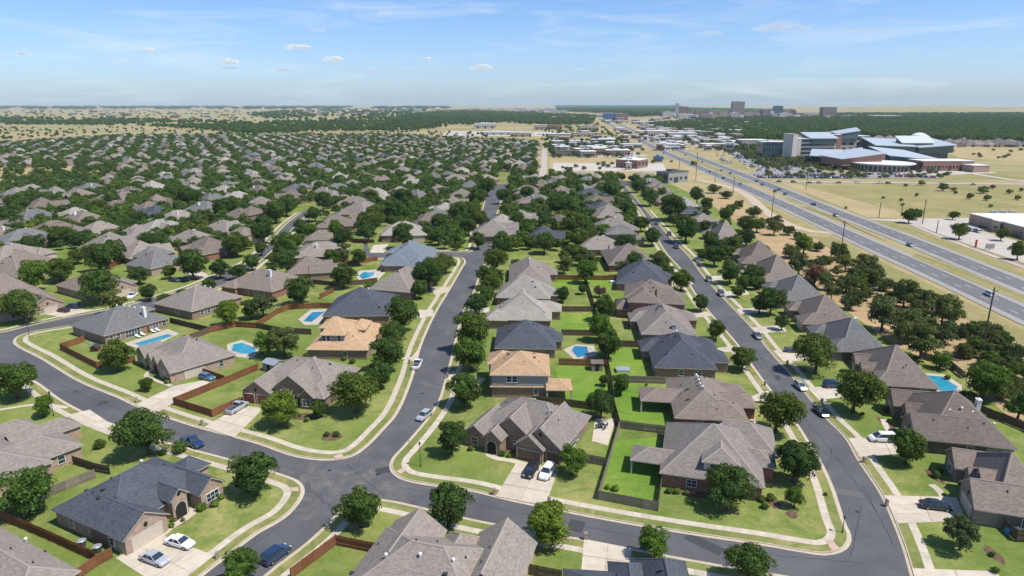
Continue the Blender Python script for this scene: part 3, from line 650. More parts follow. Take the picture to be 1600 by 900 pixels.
def f11(a, b):
    w = [(-a, a - 3, -b, b, 'x', 'hh', 2.8, .5), (0, a + 2, -b + 5, b - 3, 'x', 'ng', 2.8, .6), gE(-b + 4, 4, a - 3, 1, 2.9, .8)]
    return w, [(1, 'E', 0, 'g'), (1, 'E', 0, 'c'), (2, 'E', 0, 'a'), (0, 'S', 0, 'w'), (0, 'S', 5, 'w')], pv((-4, -3), (2, 1)), []
near_house((85, 446), (140, 461), (212, 440), 'brown', 'brick_pink', 'house with pink brick garage', 'brown-roofed house with a pink brick garage gable above the left street', f11)
def f12(a, b):
    w = [(-a, a, -b, b, 'x', 'hh', 2.8, .5), (a - 9, a + .6, -b - .5, b - 4, 'y', 'gn', 2.8, .6)]
    return w, [(1, 'S', 0, 'g'), (1, 'S', 0, 'c'), (0, 'S', -3, 'w'), (0, 'S', -7, 'w'), (0, 'E', 2, 'w')], pv((0, 1)), [(a - 11, -b + 2, .8, 'stone_tan')]
near_house((-28, 497), (98, 473), (70, 440), 'brown', 'brick_pink', 'brown house at left edge', 'brown-roofed house with a beige garage and two dark cars at the left edge', f12)
near_house((-50, 432), (30, 434), (60, 408), 'brown', 'brick_pink', 'leftmost brown house above', 'brown hip-roofed house cut by the left edge beside a light pickup', fp)
def f14(a, b):
    w = [(-a, a, -b, b, 'y', 'hh', 2.8, .5), (a - 6, a + 6, -b + 2, -b + 12, 'x', 'nh', 2.8, .52), (a - 2, a + 10, -b + 11, -b + 17, 'x', 'nh', 2.8, .6), (a - 3, a + 5, -b + 17, -b + 23, 'x', 'nh', 2.8, .65)]
    return w, [(1, 'S', 2, 'w'), (1, 'E', 0, 'w'), (2, 'E', 0, 'w')], tv((-1, -4)) + hv((2, -4), (3, 1)) + pv((0, 4)), []
near_house((-50, 775), (85, 722), (10, 640), 'taupe', 'brick_pink', 'brown house at the lower left edge', 'brown-roofed house at the lower left edge with several front hips', f14)
near_house((127, 893), (-10, 818), (-60, 900), 'taupe', 'brick_pink', 'brown house in the bottom left corner', 'brown-roofed house in the bottom left corner behind a dark fence', lambda a, b: ([(-a, a, -b, b, 'x', 'hh', 2.8, .5), (-a + 1, -a + 7, -b + 3, b + 3, 'y', 'hg', 2.8, .6)], [(1, 'N', 0, 'w')], tv((2, -4)) + pv((-3, -4)), []))
def f16(a, b):
    b2 = 9
    w = [(-a, a, -b, b2, 'x', 'hh', 2.8, .6), (-a + .6, -a + 9.2, b2 - 9, b2 + 1.8, 'y', 'ng', 2.8, .72), (-.6, 5.2, b2 - 7, b2 + 1.6, 'y', 'nh', 2.8, .75), (a - 6.4, a + 2.6, b2 - 10, b2 + 2.6, 'y', 'ng', 2.8, .75)]
    return w, [(0, 'W', 0, 'w')], tv((-5.2, -1), (-.4, -.5), (4.2, -.2)) + pv((-9, 4), (7.4, 2), (7.6, 5)) + hv((-10, -2)), []
near_house((520, 935), (752, 986), (792, 876), 'taupe', 'stone_tan', 'brown house at the bottom centre', 'large brown-roofed house at the bottom centre with three white roof vents', f16)
def f17(a, b): return [(-a, a, -b, b, 'x', 'hh', 2.8, .5), (1, 8, 0, b + 3, 'y', 'nh', 2.8, .85), (-3, 2.5, 1, b + 2, 'y', 'nh', 2.8, .7)], [(0, 'N', 0, 'w')], pv((-2, 2)), []
near_house((878, 960), (1110, 975), (1096, 902), 'slate', 'brick_brown', 'slate roof at the bottom edge', 'dark slate roof cut by the bottom edge right of centre', f17)
def f18(a, b):
    w = [(-a + 1, a, -b + 3.4, b, 'x', 'hh', 2.8, .66), (-a, -a + 5.2, -b, 2, 'y', 'gn', 2.8, .75), (-a + 4.8, -a + 9, -b - .9, 0, 'y', 'gn', 3.2, .85), (-a + 5.2, a - 7.2, -b + 2.2, 3, 'y', 'gn', 3.6, .8),
         (a - 9, a, -b + 1, 5, 'y', 'gn', 2.9, .85), (a - 9.4, a - 3.2, -b - .2, 2, 'y', 'gn', 2.75, .8)]
    return w, [(5, 'S', 0, 'g', 4.6), (4, 'S', 2.6, 's', 2.4), (4, 'S', 0, 'c', 0, 5.3), (2, 'S', 0, 'a'), (1, 'S', 0, 'w', 1.3), (3, 'S', 1.5, 'v', 0, 1.5), (0, 'E', 0, 'w'), (0, 'E', -3, 'x')], pv((-7, 4), (5, 0), (7, -1.5), (5, -2.5)), []
near_house((722, 676), (875, 712), (911, 648), 'taupe', 'brick_brown', 'stone-gabled house', 'brown-roofed stone house with arched entry and two parked SUVs, centre foreground', f18, gar='brown')
def f19(a, b):
    w = [(-a, a, -b, b, 'y', 'hh', 5.7, .5, '2', 2.9), (-a, a, -b + .02, b - .02, 'y', 'hh', 2.85, .02, ''), (a - 1, a + 5, -b - 1.5, -b + 5, 'x', 'nh', 2.8, .45, 'o'), (-a - 1, -a + 6, 0, b + 1, 'y', 'hh', 5.7, .55, '2')]
    return w, [(0, 'S', -2.5, 'w', 1, 4.6), (0, 'S', -1.2, 'w', 1, 4.6), (0, 'S', 3.6, 'w', .8, 1.5), (0, 'E', 2, 'w', 1, 4.6)], pv((0, 0), (1, -3), (-3, 2), (3, 2), (3.4, 3)), []
near_house((765, 587), (860, 588), (873, 555), 'tan', 'brick_brown', 'tan two-storey house', 'tan-roofed two-storey house with a covered patio right of the central street', f19, e=5.7, wall2='siding_grey')
def f20(a, b): return [(-a, a, -b, b, 'y', 'hh', 2.8, .66), (a - 5, a + 2, -2, 5, 'x', 'nh', 2.8, .6)], [(0, 'E', -5, 'w'), (0, 'S', 0, 'w')], tv((0, 4)) + pv((-2, 3)) + hv((2, 0)), []
near_house((772, 545), (870, 546), (877, 515), 'slate', 'brick_brown', 'slate house behind tan one', 'dark slate hip-roofed house directly behind the tan two-storey house', f20)
def f21(a, b):
    w = [(-a, a, -b, b, 'y', 'hh', 2.8, .6), (-a + 2, a - 2, -b + 3, b - 3, 'y', 'hh', 4.6, .68, '2'), (a - 5, a + 3, 2, 10, 'x', 'nh', 2.8, .6), (-a - 2, -a + 5, -8, 0, 'x', 'hn', 2.8, .6)]
    return w, [(1, 'S', -2.2, 'x', 3), (1, 'S', 2.2, 'x', 3), (0, 'S', 0, 'w', 0, 1.4), (0, 'E', -6, 'w')], tv((0, 4), (0, 7)) + pv((3, 2)), []
near_house((768, 500), (862, 502), (870, 480), 'pale', 'brick_brown', 'pale house with wide dormer', 'pale grey-roofed house with a wide glazed dormer in the middle row', f21, wall2='siding_grey')
def f22(a, b): return [(-a, a, -b, b, 'y', 'hh', 2.9, .66), (a - 4, a + 3, 0, 8, 'x', 'nh', 2.8, .6), (-3, 4, -b - 3, 3, 'y', 'hn', 2.8, .7)], [(0, 'E', -6, 'w'), (2, 'S', 0, 'w')], tv((0, 2)) + hv((3, -2)), []
near_house((774, 466), (860, 468), (868, 448), 'pale', 'brick_brown', 'plain pale grey house', 'pale grey hip-roofed house just behind the wide glazed dormer house', lambda a, b: ([(-a, a, -b, b, 'x', 'hh', 2.9, .68), (a - 6, a + 3, -4, 4, 'x', 'nh', 2.8, .6), (-3, 3, -b - 2, 2, 'y', 'hn', 2.9, .8)], [(0, 'S', 4, 'w'), (0, 'E', 0, 'w')], tv((0, 1)) + hv((3, -2)), []))
near_house((795, 446), (863, 446), (880, 415), 'taupe', 'brick_brown', 'steep-roofed middle row house', 'brown steep hip-roofed house in the middle row, fourth behind the tan one', f22)
def f23(a, b):
    w = [(-a, a, -b, b, 'x', 'hh', 2.8, .58), (-a - 5.4, -a + 5, -b + 3, -b + 9, 'x', 'hn', 2.8, .5, 'o'), (-1.8, 4.6, -b + 1.3, 4, 'y', 'hn', 5.3, .5, '2'), (a - 7, a + 3, 1, b + 3, 'x', 'nh', 2.8, .6), (a - 5, a + 2.4, -3, 3, 'x', 'nh', 2.8, .6)]
    return w, [(2, 'S', -1.0, 'w', 1.4, 4.45), (2, 'S', 1.0, 'w', 1.4, 4.45), (0, 'S', -3.2, 'v'), (0, 'S', 2.5, 'w'), (0, 'S', 5.5, 'v'), (0, 'W', -5, 'w')], hv((-1, 5), (1, 6), (-4, -1)) + pv((-5, 3), (-3, 0), (6, 3)), []
near_house((1030, 740), (1196, 764), (1197, 680), 'taupe', 'brick_red', 'brick house with white dormer', 'brown-roofed red brick house with a white dormer beside the fenced lawn, right foreground', f23, wall2='white_paint')
def f24(a, b):
    w = [(-a, a, -b, b, 'y', 'hh', 2.8, .56), (-a - 6.5, -a + 6, -b + 7.5, -b + 15, 'x', 'hn', 2.8, .42, 'o'), (a - 6, a + 4.5, -3.6, 3, 'x', 'nh', 2.8, .58), (a - 6, a + 3.6, 4.5, b - 2, 'x', 'nh', 2.8, .58), (0, a + 1.4, -b, -b + 9, 'x', 'nh', 2.8, .56)]
    return w, [(0, 'S', -1.5, 'v', 1.2), (0, 'S', 1.8, 'w'), (0, 'W', -6, 'w')], tv((-.6, 5), (-.6, 3), (-.6, 1.2), (-.6, -.8), (-.4, -2.6)) + pv((-4, 3), (2, -4), (2, -8)) + hv((5.6, -5)), []
near_house((1054, 654), (1160, 660), (1146, 597), 'brown', 'brick_red', 'house with deep back patio', 'brown-roofed brick house with a deep covered back patio, second from right foreground corner', f24)
def f25(a, b):
    w = [(-a, a, -b, b, 'y', 'hh', 2.8, .62), (-a - 2, -a + 5, 1, 9, 'x', 'hn', 2.8, .5), (a - 5, a + 4, -6, 2, 'x', 'nh', 2.8, .6), (a - 5, a + 3, 4, b, 'x', 'nh', 2.8, .6)]
    return w, [(0, 'S', -1, 'w'), (0, 'S', 3, 'v'), (0, 'W', -5, 'x')], tv((-.4, 3)) + hv((-.8, 1), (-4, 2)) + pv((2, -7)), []
near_house((1022, 575), (1122, 578), (1106, 532), 'slate', 'brick_brown', 'slate house by right street', 'dark slate-roofed house with vivid back lawn, left of the right-hand street', f25)
near_house((1002, 523), (1090, 525), (1080, 486), 'taupe', 'brick_brown', 'brown house with metal chimney', 'brown hip-roofed house with a chimney, behind the slate house at the right street', lambda a, b: ([(-a, a, -b, b, 'y', 'hh', 2.8, .58), (-a - 2, -a + 5, 0, 8, 'x', 'hn', 2.8, .5), (a - 5, a + 3, 2, 9, 'x', 'nh', 2.8, .58)], [(0, 'S', -3, 'w'), (0, 'S', 2, 'w'), (0, 'W', -5, 'x')], hv((-1, 3), (-1.6, 2), (-2, 1)) + pv((2, 0)), [(1.5, -b + 2.2, 1.0, 'metal_light')]))
def f27(a, b):
    w = [(-a + 1, a - 5, -b, 4, 'y', 'hh', 5.6, .55), (-a, a, -b + 5, b, 'y', 'hh', 5.4, .55), (a - 6, a + 3, -b + 2, 4, 'x', 'nh', 5.0, .5), (-a - 2.5, -a + 3, -b + 1, 0, 'x', 'hn', 2.8, .5)]
    return w, [(0, 'S', 2, 'w', 1, 4.6)], hv((-1, 3), (0, 1), (1, -1)), []
near_house((975, 472), (1058, 476), (1050, 448), 'umber', 'brick_red', 'brown two-storey brick house', 'brown two-storey house with plain brick side, left of the right-hand street', f27, e=5.6)
near_house((962, 443), (1045, 447), (1035, 422), 'slate', 'brick_brown', 'slate house further up', 'dark slate hip-roofed house with a long fenced lawn, further up the right street', f20)
near_house((951, 415), (1026, 415), (1022, 396), 'brown', 'brick_red', 'brown house by the cross street', 'brown hip-roofed house at the pale line across the right-hand street', lambda a, b: ([(-a, a, -b, b, 'x', 'hh', 2.8, .6), (-a, -a + 7, 0, b + 4, 'y', 'hh', 2.8, .6)], [(0, 'S', 0, 'w'), (0, 'S', 5, 'w')], tv((1, 1)) + hv((3, 0)), []))
# right of the right-hand street: local S side = street front (west)
def fE1(a, b):
    w = [(-a, a, -b + 3, b, 'y', 'hh', 2.8, .6), (a - 8.6, a, -b, 2, 'y', 'gn', 2.8, .75), (-1, 4, -b + 2.5, 2, 'y', 'gn', 4.4, .6, '2'), (-a + .2, -a + 7, -b + .6, 3, 'y', 'gn', 2.8, .7), (-2.4, 1.4, -b + 1.6, 2, 'y', 'gn', 3.3, .8)]
    return w, [(1, 'S', 0, 'g'), (1, 'S', 0, 'c'), (2, 'S', 0, 'w', 1.2, 4.2), (3, 'S', 0, 'W'), (4, 'S', 0, 'a'), (0, 'E', 0, 'w'), (0, 'E', 5, 'w')], pv((5, 2)) + hv((6, 3.5)) + tv((0, 8)), []
near_house((1469, 703), (1522, 797), (1650, 806), 'brown', 'brick_grey', 'brown house with side dormer', 'brown-roofed house with a side dormer and dark sedan on its driveway, right edge', fE1, gar='beige')
def fE2(a, b):
    w = [(-a, a, -b + 2, b, 'y', 'hh', 2.8, .58), (a - 9.5, a, -b, 4, 'y', 'gn', 2.8, .72), (-a, -a + 6.5, -b + .4, 3, 'y', 'gn', 2.8, .8), (-3.4, .6, -b + 1.4, 2, 'y', 'gn', 3.2, .95)]
    return w, [(1, 'S', 0, 'g'), (1, 'S', 0, 'c'), (2, 'S', 0, 'W'), (3, 'S', 0, 'a'), (0, 'E', 0, 'w'), (0, 'E', 5, 'd')], tv((4, -1), (4, 1), (4, 3), (2, 8)) + pv((7, 4), (8, 1)), [(-4, b - 1.5, 2.4, 'white_paint')]
near_house((1379, 615), (1430, 687), (1580, 692), 'umber', 'brick_grey', 'brown house with the white minivan', 'brown-roofed house with three pale roof vents and a white minivan outside', fE2)
def fE3(a, b):
    w = [(-a, a, -b + 2.4, b, 'y', 'hh', 2.8, .58), (a - 8, a, -b + .8, 3, 'y', 'hn', 2.8, .6), (-5, -1.4, -b + .5, 2, 'y', 'gn', 3.2, 1.1), (0, 3.4, -b + .5, 2, 'y', 'gn', 3.2, 1.0)]
    return w, [(1, 'S', 0, 'g'), (2, 'S', 0, 'w'), (3, 'S', 0, 'a'), (0, 'E', 3, 'w')], pv((6, -2), (6, 1), (5, 3)) + tv((-6, 4)), [(-8, b - 2.5, 1.4, 'white_paint')]
near_house((1314, 550), (1360, 602), (1463, 603), 'brown', 'brick_brown', 'brown house left of the angular pool', 'brown-roofed house with the angular blue pool behind it, right side', fE3)
def fEg(a, b):
    w = [(-a, a, -b + 2.4, b, 'y', 'hh', 2.8, .58), (a - 8, a, -b, 3, 'y', 'hn', 2.8, .6), (-a + 1, -a + 8, -b, 3, 'y', 'hn', 2.8, .6)]
    return w, [(1, 'S', 0, 'g'), (2, 'S', 0, 'W'), (0, 'S', 0, 'a'), (0, 'E', 3, 'w')], pv((5, -2), (3, 4)), []
near_house((1257, 509), (1300, 550), (1376, 541), 'grey', 'brick_grey', 'grey house with corner chimney', 'grey-roofed house with a white corner chimney, right of the right-hand street', lambda a, b: (*fEg(a, b)[:3], [(-a + 1.5, b - 1.5, 2.2, 'white_paint')]))
near_house((1222, 474), (1254, 507), (1339, 507), 'brown', 'brick_brown', 'brown house between grey roofs', 'brown hip-roofed house between two grey roofs, right of the right-hand street', fEg)
near_house((1188, 444), (1219, 471), (1290, 468), 'grey', 'brick_grey', 'upper right grey-roofed house', 'grey-roofed house one further up beyond the brown, right of the right street', fEg)
near_house((1160, 415), (1188, 441), (1255, 440), 'brown', 'brick_grey', 'brown house with single vent', 'brown-roofed house with one pale vent, third grey-brown roof up the right side', fEg)
near_house((1138, 392), (1158, 412), (1225, 413), 'umber', 'brick_grey', 'dark brown right row house', 'dark brown steep-roofed house before the gap of trees on the right side', fEg)
near_house((1096, 362), (1108, 380), (1160, 378), 'taupe', 'brick_pink', 'light brown right row house', 'light brown roof among round trees, upper part of the right side row', fEg)

# ---------------------------------------------------------------- middle-distance houses from templates
def tA(): return [(-8.5, 8.5, -7, 8, 'x', 'hh', 2.8, .62), (2.5, 9, -10, 0, 'y', 'gn', 2.8, .7), (-6, -1, -8.4, 0, 'y', 'gn', 2.8, .8)], [(1, 'S', 0, 'g'), (2, 'S', 0, 'w'), (0, 'E', 2, 'w'), (0, 'W', 0, 'w')]
def tB(): return [(-7.5, 7.5, -9, 10, 'y', 'hh', 2.8, .6), (-9, -2, -11, -3, 'y', 'hn', 2.8, .6)], [(1, 'S', 0, 'g'), (0, 'S', 3, 'W'), (0, 'E', 3, 'w'), (0, 'W', 4, 'w')]
def tC(): return [(-9.5, 9.5, -7.5, 7.5, 'x', 'hh', 2.8, .58), (3, 10.4, -9, 3, 'y', 'hn', 2.8, .6), (-4, 2, -9.4, 0, 'y', 'gn', 3.4, .8), (-9.5, -3, 3, 10, 'y', 'nh', 2.8, .55)], [(1, 'S', 0, 'g'), (2, 'S', 0, 'w'), (0, 'S', -6, 'w'), (0, 'W', 0, 'w')]
def tD(): return [(-8, 8, -7.5, 7.5, 'x', 'hh', 2.8, .66), (-8.6, -1, -8.5, 4, 'x', 'hh', 5.2, .55), (0, 8.5, -10, 0, 'y', 'hn', 2.8, .6)], [(2, 'S', 0, 'g'), (1, 'S', 0, 'w', 1.2, 4.2), (0, 'S', -4, 'w', 1.2, 1.4), (0, 'E', 0, 'w')]
def tE_(): return [(-8, 8, -8, 8, 'x', 'hh', 2.9, .72), (-9, 0, -10, -1, 'y', 'gn', 2.9, .8), (1, 6, -9, 0, 'y', 'gn', 3.3, .9)], [(1, 'S', 0, 'g'), (2, 'S', 0, 'W'), (0, 'E', 0, 'w'), (0, 'W', 1, 'w')]
TEMPL = [tA, tB, tC, tD, tE_]
WALLS = ['brick_brown', 'brick_pink', 'brick_red', 'stone_tan', 'brick_grey']
RC = ['brown', 'taupe', 'umber', 'grey', 'slate', 'pale']
PROTO = {}
def mid_house(X, Y, rz, roof, t=None, sc=1.0):
    t = rnd.randrange(len(TEMPL)) if t is None else t
    k = (t, roof)
    if k not in PROTO:
        w, ops = TEMPL[t](); h = build_house('house', (0, 0, .1), 0, roof, WALLS[(t + RC.index(roof)) % 5] if roof in RC else 'brick_brown', w, ops, (tv((1, 1)) if t == 2 else []) + hv((-2, 2)) + pv((2, -3)), [(3, -1, 1.2, 'white_paint')] if t == 1 else [])
        PROTO[k] = h; o = h
    else: o = copy_tree(PROTO[k])
    o.location = (X, Y, .1); o.rotation_euler = (0, 0, rz); o.scale = (sc * rnd.uniform(.95, 1.1) * rnd.choice([1, -1]), sc * rnd.uniform(.92, 1.12), sc)
    HPOS.append((X, Y, 11 * sc)); return o
def free(X, Y, r=9):
    return all((X - a) ** 2 + (Y - b_) ** 2 > (c_ + r) ** 2 for a, b_, c_ in HPOS)
MID1 = [(965, 580), (430, 545), (600, 680), (690, 490), (850, 430), (1000, 370), (1100, 320), (1190, 300), (1280, 270), (950, 145), (780, 200), (560, 150), (480, 190), (520, 330), (330, 380), (150, 440), (200, 310), (260, 260), (60, 240), (430, 200), (700, 140), (980, 230), (1180, 70), (1350, 220), (1480, 200), (1420, 100), (1290, 500), (1400, 380), (1500, 320), (430, 0), (590, 10), (780, 30), (50, 640), (640, 235), (140, 560)]
MID2 = [(20, 120), (220, 200), (300, 205), (410, 180), (510, 150), (520, 90), (300, 95), (770, 200), (615, 235), (545, 310), (500, 350), (400, 520), (420, 450), (900, 170), (970, 120), (1100, 90), (1260, 110), (1430, 30), (1340, 140), (1290, 190), (1230, 230), (1180, 270), (1130, 310), (1060, 350), (920, 400), (1480, 410), (1540, 350), (920, 20), (1130, 20), (640, 40), (760, 110), (330, 610), (50, 250)]
MID3 = [(145, 95), (90, 160), (110, 185), (70, 240), (60, 320), (40, 380), (200, 430), (310, 95), (480, 110), (450, 150), (500, 185), (530, 225), (560, 265), (590, 315), (640, 370), (690, 425), (560, 480), (30, 20), (860, 120), (930, 160), (980, 210), (1060, 240), (1120, 300), (1200, 350), (700, 470)]
cols = {'m3_dark': [(200, 430), (500, 185), (560, 265), (1120, 300)]}
MIDL = []
for off, lst, zone in (((0, 250), MID1, 'L'), ((400, 250), MID2, 'C'), ((800, 250), MID3, 'R')):
    for zx, zy in lst:
        px, py = off[0] + zx / 4, off[1] + zy / 4; X, Y = P(px, py, 7.2)
        if not free(X, Y, 5.5): continue
        if zone == 'R' and px > 960: rz = -math.pi / 2 + .1
        elif zone == 'R' or px > 690: rz = math.pi / 2 + rnd.choice([0, 0, math.pi]) + rnd.uniform(-.1, .1)
        else: rz = R(-30) + rnd.choice([0, math.pi / 2, math.pi, -math.pi / 2]) + rnd.uniform(-.2, .2) if px < 400 else R(8) + rnd.choice([0, math.pi / 2, -math.pi / 2]) + rnd.uniform(-.15, .15)
        roof = 'slate' if (zone, zx, zy) in {('R', 200, 430), ('R', 500, 185), ('R', 560, 265), ('R', 1120, 300)} else ('blue' if (zone, zx, zy) in {('C', 1100, 90), ('L', 1350, 220)} else rnd.choice(['brown', 'taupe', 'taupe', 'umber', 'brown', 'grey', 'pale']))
        if roof == 'blue': roof = 'grey'
        MIDL.append(mid_house(X, Y, rz, roof, None, rnd.uniform(1.0, 1.18)))
def inpoly(x, y, poly):
    c = False; j = len(poly) - 1
    for i in range(len(poly)):
        xi, yi = poly[i]; xj, yj = poly[j]
        if (yi > y) != (yj > y) and x < (xj - xi) * (y - yi) / (yj - yi) + xi: c = not c
        j = i
    return c
STREETS_PX = [[(0, 525), (110, 500), (228, 478), (340, 440), (405, 403), (440, 362), (475, 334), (500, 318)], [(570, 398), (740, 398)], [(750, 395), (762, 345), (782, 295), (792, 270)], [(1060, 400), (1016, 345), (985, 300), (975, 285)], [(848, 285), (852, 230)],
              [(655, 640), (690, 500), (745, 400)], [(1300, 720), (1150, 500), (1060, 400)], [(20, 540), (300, 680), (560, 745)], [(560, 745), (1330, 870)], [(560, 745), (300, 920)], [(1300, 720), (1400, 900)]]
SEG = [resample(PP(s), 5) for s in STREETS_PX]
SEGP = np.array([p for s in SEG for p in s])
def off_road(X, Y, d=7): return np.min((SEGP[:, 0] - X) ** 2 + (SEGP[:, 1] - Y) ** 2) > d * d
REG = PP([(-120, 470), (-120, 245), (0, 227), (200, 214), (380, 215), (600, 213), (700, 218), (838, 224), (836, 277), (1035, 284), (1000, 330), (960, 390), (800, 395), (700, 392), (560, 330), (480, 330), (380, 400), (220, 470)], 0)
FIELD = PP([(-100, 264), (130, 261), (205, 272), (165, 284), (60, 298), (-100, 300)], 0)
sheet('dry_field', FIELD, .14, 'field_straw')
cand = []
gy = 250
row = 0
while gy < 1500:
    gx = -1150 - (row % 2) * 12
    while gx < 260:
        X = gx + rnd.uniform(-4, 4) + .16 * (gy - 600) * 0; Y = gy + rnd.uniform(-4, 4) + .12 * gx * (1 if gx < -100 else 0)
        gx += 23.5 if Y < 700 else 25.5
        if inpoly(X, Y, REG) and not inpoly(X, Y, FIELD) and off_road(X, Y, 13): cand.append((Y, X))
    gy += 27; row += 1
cand.sort(); FARH = []
nh = len(HPOS)
for Y, X in cand:
    if not free(X, Y, 9.2): continue
    px = proj(X, Y)[0]
    if not -25 < px < 1625: continue
    rz = R(-25) + rnd.choice([0, 1, 2, 3]) * math.pi / 2 + rnd.uniform(-.25, .25); roof = rnd.choice(['brown', 'taupe', 'taupe', 'umber', 'brown', 'grey', 'pale', 'slate' if rnd.random() < .35 else 'taupe'])
    if nh + 1 < 296: MIDL.append(mid_house(X, Y, rz, roof, None, rnd.uniform(.95, 1.1))); nh += 1
    else: FARH.append((X, Y, rz, roof)); HPOS.append((X, Y, 10))
for o in MIDL:
    tag(o, None, 'house', 'houses of the subdivision', auto='house')

# ---------------------------------------------------------------- trees
def icos(n=1):
    bm = bmesh.new(); bmesh.ops.create_icosphere(bm, subdivisions=n, radius=1); v = [tuple(x.co) for x in bm.verts]; f = [tuple(y.index for y in x.verts) for x in bm.faces]; bm.free(); return np.array(v), f
ICO1, ICO1F = icos(1); ICO2, ICO2F = icos(2)
def crown_mesh(name, seed, nclump, per, size, mat, flat=.9, spread=.68, cr=(.24, .44), core=.55, CH=.98):
    r_ = np.random.RandomState(seed); cl = []
    for i in range(nclump):
        d = r_.normal(size=3); d /= np.linalg.norm(d); q = spread * (r_.uniform(.45, 1) ** .5 if i > 4 else .25)
        c = d * q; c[2] *= flat
        if c[2] < -.55: c[2] = -.55 + r_.uniform(0, .1)
        lump = 1 + .16 * math.sin(3 * math.atan2(c[1], c[0]) + seed) + .1 * math.sin(5 * math.atan2(c[1], c[0]) + 2 * seed)
        c[:2] *= lump; cl.append((c, r_.uniform(*cr)))
    V = []; Fc = []
    if core:
        n = len(V); cv = ICO2 * core * (1 + .2 * r_.uniform(-1, 1, (len(ICO2), 1))); cv[:, 2] *= flat; V += [tuple(x + np.array((0, 0, CH))) for x in cv]; Fc += ICO2F
    for c, rad in cl:
        d = r_.normal(size=(per, 3)); d /= np.linalg.norm(d, axis=1)[:, None]; d[:, 2] = np.where(d[:, 2] < -.3, -d[:, 2], d[:, 2])
        pos = c + d * rad * r_.uniform(.72, 1.06, (per, 1)) * np.array((1, 1, .82))
        nrm = d + r_.normal(size=(per, 3)) * .38; nrm /= np.linalg.norm(nrm, axis=1)[:, None]
        t = np.cross(nrm, r_.normal(size=(per, 3))); t /= np.linalg.norm(t, axis=1)[:, None]; b_ = np.cross(nrm, t)
        s = size * r_.uniform(.6, 1.35, (per, 1))
        for k in range(per):
            p = pos[k] + np.array((0, 0, CH)); a1 = t[k] * s[k]; a2 = b_[k] * s[k] * .75; n = len(V)
            V += [tuple(p - a1), tuple(p - a2), tuple(p + a1 * .9), tuple(p + a2)]; Fc.append((n, n + 1, n + 2, n + 3))
    me = bpy.data.meshes.new(name); me.from_pydata(V, [], Fc); me.materials.append(MAT[mat]); me.update(); return me, cl
def trunk_mesh(cl, seed, thick=.07, top=.75):
    r_ = random.Random(seed); mb = MB(); t = (r_.uniform(-.04, .04), r_.uniform(-.04, .04), top * .62)
    mb.tube((0, 0, -.05), (t[0] * .5, t[1] * .5, top * .3), thick * 1.3, thick, 7, cap=False); mb.tube((t[0] * .5, t[1] * .5, top * .3), t, thick, thick * .85, 7)
    for c, rad in cl[5:14]: mb.tube(t, (c[0] * .8, c[1] * .8, c[2] * .7 + .95), thick * .55, thick * .12, 5)
    mb.tube(t, (0, 0, 1.4), thick * .8, thick * .2, 6)
    return mb.mesh('trunk', 'bark')
TREES = {}
for q in range(3):
    me, cl = crown_mesh('crown', 10 + q, [46, 34, 54][q], [190, 220, 170][q], .045, 'leaf_oak', [.9, .78, 1.02][q], [.7, .74, .66][q], [(.24, .42), (.26, .46), (.2, .36)][q], .5); TREES['oak', q] = (me, trunk_mesh(cl, q))
for q in range(2):
    me, cl = crown_mesh('crown', 20 + q, 40, 180, .046, 'leaf_bright', [.9, 1.05][q], .7, (.22, .4), .45); TREES['bright', q] = (me, trunk_mesh(cl, q))
    me, cl = crown_mesh('crown', 30 + q, 38, 130, .045, 'leaf_olive', .95, .72, (.2, .34), .35); TREES['loose', q] = (me, trunk_mesh(cl, q, .06))
    me, cl = crown_mesh('crown', 40 + q, 34, 110, .055, 'leaf_scrub', .66, .74, (.24, .38), .5, .62); TREES['scrub', q] = (me, trunk_mesh(cl, q, .07, .6))
me, cl = crown_mesh('crown', 50, 34, 110, .055, 'leaf_rust', .8); TREES['rust', 0] = (me, trunk_mesh(cl, 3))
for q in range(3):
    me, cl = crown_mesh('crown', 60 + q, 26, 40, .095, 'leaf_mid', .82, .68, (.28, .44), .62, .95); TREES['far', q] = (me, trunk_mesh(cl, q, .09))
for q in range(2):
    me, cl = crown_mesh('crown', 90 + q, 24, 40, .095, 'leaf_midb', .95, .66, (.26, .44), .62, .95); TREES['farb', q] = (me, trunk_mesh(cl, q, .09))
for q in range(2):
    me, cl = crown_mesh('crown', 70 + q, 22, 34, .10, 'leaf_olive', .66, .7, (.26, .4), .6, .6); TREES['farscrub', q] = (me, trunk_mesh(cl, q, .09))
SHR = []
for q in range(2): me, cl = crown_mesh('shrub', 80 + q, 14, 60, .1, ['leaf_oak', 'leaf_bright'][q], .85, .5, (.4, .55), .6); SHR.append(me)
TPOS = []
def tree(cx, cy, r, kind='oak', z0=.12, big=None, world_=None, rm=None, nm=None):
    if world_: X, Y = world_; R_ = rm
    else:
        X, Y = P(cx, cy, 4.2); R_ = r * depth(X, Y, 4) / F; X, Y = P(cx, cy, R_ * (.62 if 'scrub' in kind else 1.0)); R_ = r * depth(X, Y, 4) / F
    v = [k for k in TREES if k[0] == kind]; k = v[rnd.randrange(len(v))]; cm, tm = TREES[k]
    R_ *= 1.05; t = empty(nm or ('bush' if kind == 'farscrub' else 'tree'), (X, Y, z0), rnd.uniform(0, 6.28), (R_ * rnd.uniform(.88, 1.12), R_ * rnd.uniform(.88, 1.12), R_ * rnd.uniform(.92, 1.15)))
    child(t, 'crown', cm); child(t, 'trunk', tm); TPOS.append((X, Y, R_))
    return t
